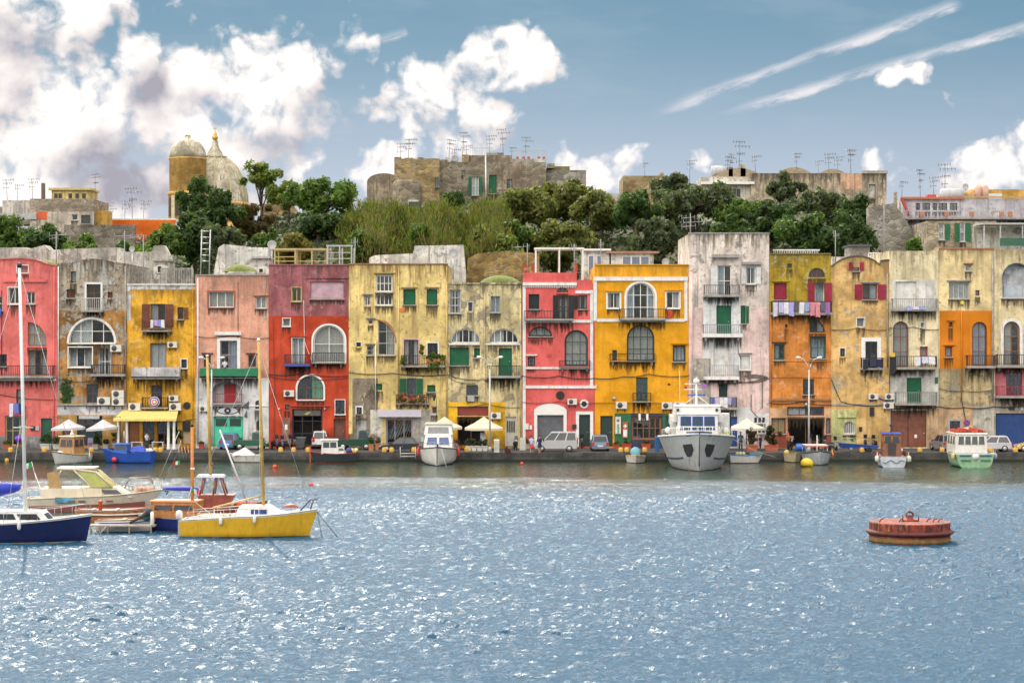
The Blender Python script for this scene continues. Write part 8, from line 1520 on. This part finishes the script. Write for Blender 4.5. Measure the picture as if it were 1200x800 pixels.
b.tube('targa_frame', [(2.0, -.7, 1.9), (2.3, -.7, 2.55), (3.6, -.6, 2.6), (3.8, -.5, 2.2)], .05, mat((.3, .2, .12), .5)); b.rail(.72, .99, .55, 5); b.part('porthole', mat((.12, .1, .08), .3), lambda m: [m.box(x, x+.45, -1.43, -1.37, 1.02, 1.14) for x in (-1.6, -.9, .9)]); b.part('graffiti_cover', mat((.08, .25, .35), .7, var=.6, scale=1.2), lambda m: m.box(-2.4, -1.2, -1.42, -1.36, 1.0, 1.35)); b.part('anchor', M_iron, lambda m: m.tube([(4.2, 0, 1.75), (4.75, 0, 1.6), (4.6, .2, 1.4)], .05)); b.part('deck_gear', mat((.5, .3, .2), .7, var=.7), lambda m: [m.ball((2.7+.2*i, -.3+.14*(i % 3), 1.75), .19, n=8) for i in range(6)]); b.tube('flagstaff', [(-3.6, .8, 1.4), (-4.1, .8, 2.8)], .025, M_white)
b = Boat('wooden_boat', 'varnished wooden boat with brown and white stripes behind the navy yacht', 140, 612.5, 2, 5.2, 1.9, (1.05, .85, .9), hullm=WOOD, stripe=GW, anti=GW, rub=WOODR, deckm=WOOD); b.part('hull_band', GW, lambda m: [m.tube([(b.edge(u)[0], s_*(b.edge(u)[1]*.985+.02), b.edge(u)[2]*.68) for u in (.05, .2, .4, .6, .75, .9)], .05, 6) for s_ in (-1, 1)]); b.part('mooring_post', mat((.45, .10, .04), .5), lambda m: m.lathe([(.12, 0), (.12, .5), (.15, .52), (.15, .62), (.05, .65)], (-1.2, 0, .8), 10)); b.part('thwart', WOOD, lambda m: [m.box(x, x+.25, -.8, .8, .82, .88) for x in (-1.8, -.3, 1.)])
b = Boat('rowing_boat', 'white dinghy with purple stripe and tilted black outboard between yacht and pier', 150, 622.5, -3, 3.6, 1.5, (.95, .75, .7), hullm=GW, stripe=mat((.3, .18, .12), .5), anti=mat((.12, .12, .16), .7), rub=WOOD); b.part('hull_band', mat((.10, .08, .3), .5), lambda m: [m.tube([(b.edge(u)[0], s_*(b.edge(u)[1]*.99+.015), b.edge(u)[2]*.78) for u in (.05, .2, .4, .6, .75, .9)], .03, 6) for s_ in (-1, 1)]); b.part('tilted_outboard', M_rubber, lambda m: (m.tube([(.3, -.85, .6), (1.0, -.9, .95), (1.4, -.9, 1.2)], [.06, .10, .2], 8), m.ball((1.5, -.9, 1.25), .26))); b.part('thwart', WOOD, lambda m: m.box(-.4, -.15, -.65, .65, .7, .76)); b.part('net_heap', mat((.05, .22, .16), .9, var=.4), lambda m: m.ball((1.2, -.3, .95), .35, .3, .25))
t = rthing('pier', 'short grey wooden pier with crossed struts between the navy yacht and dinghy', 'pier', 145, 624.5, 0, R(-1)); mb = MB(); mb.box(-2.0, 1.9, -.35, .35, .42, .52); mb.build('planking', mat((.34, .30, .24), .9, var=.4, dirt=.4), t)
for x in (-1.9, -1.4, -.9, .4, 1.7): mb = MB(); mb.tube([(x, -.3, -.8), (x, -.3, .42)], .06, 6); mb.build('pile', mat((.16, .13, .10), .9), t)
mb = MB(); mb.tube([(-1.9, -.37, .4), (-1.2, -.37, -.3)], .04); mb.tube([(-1.0, -.37, .42), (-1.6, -.37, -.3)], .04); mb.build('brace', mat((.42, .36, .25), .9), t); mb = MB(); mb.lathe([(.09, 0), (.11, .05), (.11, .75), (.04, .8)], (1.75, -.2, .52), 10); mb.build('fender_post', GW, t)
b = Boat('cabin_boat', 'blue hulled boat with a varnished orange wooden cabin behind the yellow sloop', 212, 622.0, 172, 5.4, 2.0, (1.0, .85, .85), hullm=mat((.015, .025, .13), .35), stripe=GW, anti=mat((.22, .05, .07), .6), rub=WOOD); b.cabin(-1.2, 1.7, 1.6, .85, 1.80, mat((.34, .135, .035), .45, var=.45, scale=5., dirt=.5), fr=.05, roof=mat((.42, .15, .03), .45), wins=2, fw=1, wz_=(.5, .8), wm=WOODR, ov=.06); b.part('lifebuoy', mat((.6, .08, .03), .5), lambda m: m.tube([(1.6+.28*math.cos(a*.5), .4, 1.02+.12*math.sin(a*.5)) for a in range(14)], .07, 8))
k = b.t.location.y/F*K; b.tube('mast', [((212-226)*k*1, .0, 1.0), ((212-225.5)*k, 0, (622-500)*k)], [.11, .085], mat((.50, .17, .02), .45), 10); b.tube('boom', [((212-236)*k, 0, (622-572.5)*k), ((212-186)*k, 0, (622-573.5)*k)], .03, GW); b.part('furled_sail', BLUEC, lambda m: m.loft([[((212-234+4.9*i)*k, .10*math.cos(2*math.pi*j/8)*w, (622-572.4)*k+.12*math.sin(2*math.pi*j/8)*w) for j in range(8)] for i, w in enumerate((.5, 1., 1.1, 1.1, 1.1, 1., 1., .8, .7, .5))], closed=True, caps=True)); b.part('mast_ring', GW, lambda m: m.lathe([(.13, -.06), (.15, 0), (.13, .06)], ((212-226)*k, 0, (622-549)*k), 10)); b.part('crosstree_lamp', M_iron, lambda m: m.ball(((212-225.5)*k, 0, (622-498)*k), .12)); b.flag((212-223)*k, .5, 1.9, .45, .8)
b.tube('rigging_wire', [((212-186)*k, 0, (622-560)*k), ((212-210)*k, 0, (622-505)*k)], .02, M_steel, 4)
b = Boat('cabin_boat', 'boat with a red wooden wheelhouse and yellow mast behind the yellow sloop', 262, 611.0, 3, 5.6, 2.1, (1.35, .9, .95), hullm=WOODR, stripe=WOOD, anti=mat((.2, .04, .03), .6), rub=WOOD, deckm=WOODR); b.cabin(-1.55, .35, 1.6, .9, 1.75, WOODR, name='wheelhouse_base', fr=-.45, rr=0, tp=.02, wins=0, fw=0)
for x, x2 in ((-1.5, -1.3), (-.65, -.55), (.15, -.25)):
    for s_ in (-1, 1): b.tube('wheelhouse_post', [(x+.05, s_*.72, 1.7), (x2+.1, s_*.68, 2.85)], .06, WOODR, 6)
b.part('wheelhouse_roof', mat((.38, .36, .42), .5), lambda m: m.hexa([(-1.7, -.85, 2.86), (.1, -.85, 2.86), (.1, .85, 2.86), (-1.7, .85, 2.86)], [(-1.6, -.75, 3.0), (0, -.75, 3.0), (0, .75, 3.0), (-1.6, .75, 3.0)])); b.part('wheelhouse_glass', glassmat((.8, .85, .85)), lambda m: [m.quad((-1.45, s_*.70, 1.76), (.1, s_*.70, 1.76), (-.2, s_*.67, 2.82), (-1.22, s_*.67, 2.82)) for s_ in (-1,)])
k = b.t.location.y/F*K; YM = mat((.44, .27, .05), .45, var=.2); b.tube('mast', [((247-262)*k, .0, 2.9), ((243-262)*k, 0, (611-419)*k)], [.11, .085], YM, 10); b.part('horn_mount', WOODR, lambda m: (m.tube([(-.9, 0, 3.0), (-.75, 0, 3.6)], .06), m.ball((-.75, 0, 3.65), .12))); b.part('masthead', GW, lambda m: m.ball(((243-262)*k, 0, (611-417)*k), .1)); b.part('deck_gear', mat((.45, .08, .05), .7, var=.5), lambda m: [m.ball((.9+.35*i, -.2, 1.1), .22, n=8) for i in range(4)]); b.tube('raked_pole', [((290-262)*k, -.3, 1.2), ((258-262)*k, -.3, (611-503)*k)], [.07, .05], mat((.55, .55, .56), .4), 8)
b = Boat('sailing_boat', 'yellow hulled sloop with white deck and yellow mast in the left foreground', 294, 628.2, -1, 7.9, 2.5, (1.62, 1.25, 1.02), draft=.45, hullm=mat((.60, .34, .015), .35, var=.12, dirt=.3), stripe=GW, anti=mat((.05, .045, .04), .6), rub=GW, rake=.55, flare=.5, nose=2.2, deckm=GW)
b.cabin(-.9, 2.2, 1.4, 1.2, 1.85, GW, fr=1.7, rr=.5, tp=.15, wins=0, fw=0); b.part('cabin_window', mat((.04, .06, .2), .12), lambda m: [m.box(.1+.5*i, .53+.5*i, -.71, -.63, 1.38, 1.64) for i in range(2)]); b.part('cockpit_coaming', GW, lambda m: [m.box(-3.3, -.8, s_*.85-.05, s_*.85+.05, .95, 1.28) for s_ in (-1, 1)])
k = b.t.location.y/F*K; b.tube('mast', [((309-294)*k, 0, 1.6), ((303-294)*k, 0, (628-399)*k)], [.10, .08], YM, 10); b.part('masthead', GW, lambda m: m.ball(((303-294)*k, 0, (628-398)*k), .11)); b.tube('boom', [((308-294)*k, 0, (628-580)*k), ((250-294)*k, -.2, (628-594)*k)], .055, mat((.45, .33, .12), .5), 8)
for x, y, zt in ((3.6, 0, 410), (-3.8, 0, 405), (.7, 1.15, 470), (.7, -1.15, 470)): b.tube('rigging_wire', [(x, y, 1.3), ((304-294)*k, 0, (628-zt)*k)], .011, M_steel, 4)
b.part('pulpit', M_iron, lambda m: [m.tube([(2.9, s_*.45, 1.5), (3.5, s_*.3, 2.15), (3.95, s_*.12, 2.2)], .025, 6) for s_ in (-1, 1)]+[m.tube([(3.5, s_*.2, 1.55), (3.7, s_*.2, 2.18)], .02, 6) for s_ in (-1, 1)]); b.outboard(GW, -.4); b.tube('mooring_line', [(3.9, -.1, 1.5), (5.2, -.6, .0)], .022, M_iron, 5); b.tube('mooring_line', [(3.9, .1, 1.5), (4.3, -.8, .0)], .02, M_iron, 5); b.part('rope_coil', mat((.55, .45, .28), .9), lambda m: [m.tube([(-1.6+.1*i, -.9, 1.3), (-1.2+.1*i, -1.0, .9), (-.8, -.95, 1.35)], .025, 5) for i in range(3)]); b.part('dinghy_on_deck', WOODR, lambda m: m.loft([[(1.9+.9*i/4, .3*math.cos(math.pi*j/6)*w, 1.72+.22*math.sin(math.pi*j/6)*w) for j in range(7)] for i, w in enumerate((.3, .8, 1., .9, .3))]))
for u, sd_ in ((.3, -1), (.55, -1), (.2, 1)): b.fender(u, sd_, GW, .10, .5)
b.rail(.05, .5, .45, 5, M_rim); b.part('winch', M_rim, lambda m: m.lathe([(.09, 0), (.06, .08), (.08, .16)], (-1.1, -.85, 1.28), 10)); b.tube('sheet_rope', [(-3.2, -.3, 2.0), (-2.2, -.7, 1.35), (-1.2, -.9, 1.3)], .018, mat((.55, .45, .28), .9), 5)
b.part('tiller', WOOD, lambda m: m.tube([(-3.6, 0, 1.2), (-2.4, 0, 1.45)], .035))

# ---- buoys and floats
t = rthing('mooring_buoy', 'large rusty red drum mooring buoy floating alone at right', 'buoy', 1066, 634.6, 0); k = t.location.y/F*K; Rr = 47*k; rz = lambda py: (638.8-py)*k*.90
m, g, p = newmat('rust'); tc = g.n('ShaderNodeTexCoord').outputs['Object']; n1 = g.noise(tc, 2.2, 8., .65); c = g.mix(g.ss(n1, .38, .62), (.24, .026, .014), (.035, .012, .011)); c = g.mix(g.ss(g.noise(g.map(tc, (2, 2, .4)), 2.4, 6., .6), .52, .68), c, (.30, .085, .015)); g.put(p.inputs['Base Color'], c); p.inputs['Roughness'].default_value = .75; bb = g.n('ShaderNodeBump', {'Height': n1, 'Strength': .5, 'Distance': .05}); g.put(p.inputs['Normal'], bb.outputs[0]); RUST = m
mb = MB(); mb.lathe([(Rr*.98, -.9), (Rr, rz(630)), (Rr, rz(613)), (Rr*.985, rz(612)), (.05, rz(611.6))], n=48, smooth=False); mb.build('drum', RUST, t)
mb = MB(); mb.lathe([(Rr*1.0, rz(629)), (Rr*1.08, rz(626)), (Rr*1.09, rz(624)), (Rr*1.0, rz(622))], n=48); mb.build('fender_ring', mat((.09, .02, .015), .8, var=.5), t); mb = MB(); mb.lathe([(Rr*1.003, rz(637.5)), (Rr*1.006, rz(635)), (Rr*1.003, rz(631))], n=48); mb.build('weed_band', mat((.17, .09, .025), .9, var=.5), t)
mb = MB(); [mb.box(-.05, .05, -.02, .02, 0, 0.01) for _ in ()]; [mb.add([(Rr*1.012*math.cos(a), Rr*1.012*math.sin(a), rz(622)), (Rr*1.012*math.cos(a+.03), Rr*1.012*math.sin(a+.03), rz(622)), (Rr*1.012*math.cos(a+.03), Rr*1.012*math.sin(a+.03), rz(613)), (Rr*1.012*math.cos(a), Rr*1.012*math.sin(a), rz(613))], [(0, 1, 2, 3)]) for a in [2*math.pi*i/14 for i in range(14)]]; mb.build('plate_seam', mat((.06, .018, .014), .8), t)
mb = MB(); z0 = rz(611.8); mb.lathe([(.5, 0), (.5, .06), (.2, .1), (.17, .35)], (0, 0, z0), 14); mb.tube([(.19*math.cos(a*.45), 0, z0+.36+.19*math.sin(a*.45)) for a in range(15)], .06, 8); mb.build('mooring_ring', RUST, t)
for i, x in enumerate((-1.75, -.62, .95, 1.3, 1.6)): mb = MB(); mb.tube([(x-.1, -.6, z0), (x, -.6, z0+.16), (x+.15, -.6, z0+.2)], .035, 5); mb.build('deck_cleat', RUST, t)
for s_ in (-1, 1): mb = MB(); mb.tube([(s_*.45, -.3, z0), (s_*.45, -.3, z0+.42)], .035, 5); mb.build('guard_post', RUST, t)
t = rthing('buoy', 'fat yellow buoy floating before the grey rowing boat with canopy', 'buoy', 945, 546.5, 0); mb = MB(); mb.M = Matrix.Rotation(R(12), 4, 'Y'); mb.ball((0, 0, .32), .60, .55, .48, 18); mb.build('float', mat((.62, .42, .01), .35), t); mb = MB(); mb.lathe([(.565, -.03), (.60, 0), (.565, .03)], (0, 0, .12), 20); mb.build('waterline_band', mat((.12, .06, .03), .7), t)
for px, py, r_, c, lab in ((364.5, 569, .17, (.6, .02, .02), 'red ball float alone on the water right of the yellow mast'), (322, 548, .22, (.6, .06, .01), 'orange float lying before the red house'), (611.5, 544, .17, (.6, .05, .02), 'small red float near the quay before the coral house with white bands'), (8, 540.5, .22, (.55, .30, .05), 'orange float at the left edge of the quay'), (277, 562, .10, (.5, .05, .1), 'tiny red float behind the yellow sloop')):
    t = rthing('ball_float', lab, 'float', px, py, 0); mb = MB(); mb.ball((0, 0, r_*.5), r_, n=12); mb.build('sphere', mat(c, .35), t); mb = MB(); mb.tube([(0, 0, r_*1.45), (.04, 0, r_*1.8)], .03, 5); mb.build('eyelet', M_iron, t)
t = rthing('marker_flag', 'small italian tricolour flag on a leaning marker stick near the ochre house', 'flag', 202, 562, 0); k = t.location.y/F*K; mb = MB(); mb.tube([(-12*k, 0, -.2), (4*k, 0, 26*k), (10*k, 0, 46*k)], .03, 5); mb.build('stick', M_steel, t)
for i, c in enumerate(((.55, .02, .02), (.62, .62, .6), (.01, .30, .06))): mb = MB(); mb.loft([[((1+2.6*(i+q/2))*k, .05*math.sin(i+q), (21-4.2*j/3+.8*i)*k) for q in range(3)] for j in range(4)]); mb.build('flag_stripe', cloth(c), t, recalc=False)

# ------------------------------------------------------------------ everything to real size
bpy.context.view_layer.update()
for o in list(SC.objects):
    if o.parent is None and o.type in ('MESH', 'EMPTY'): o.location = o.location*K; o.scale = o.scale*K
cam.location = cam.location*K
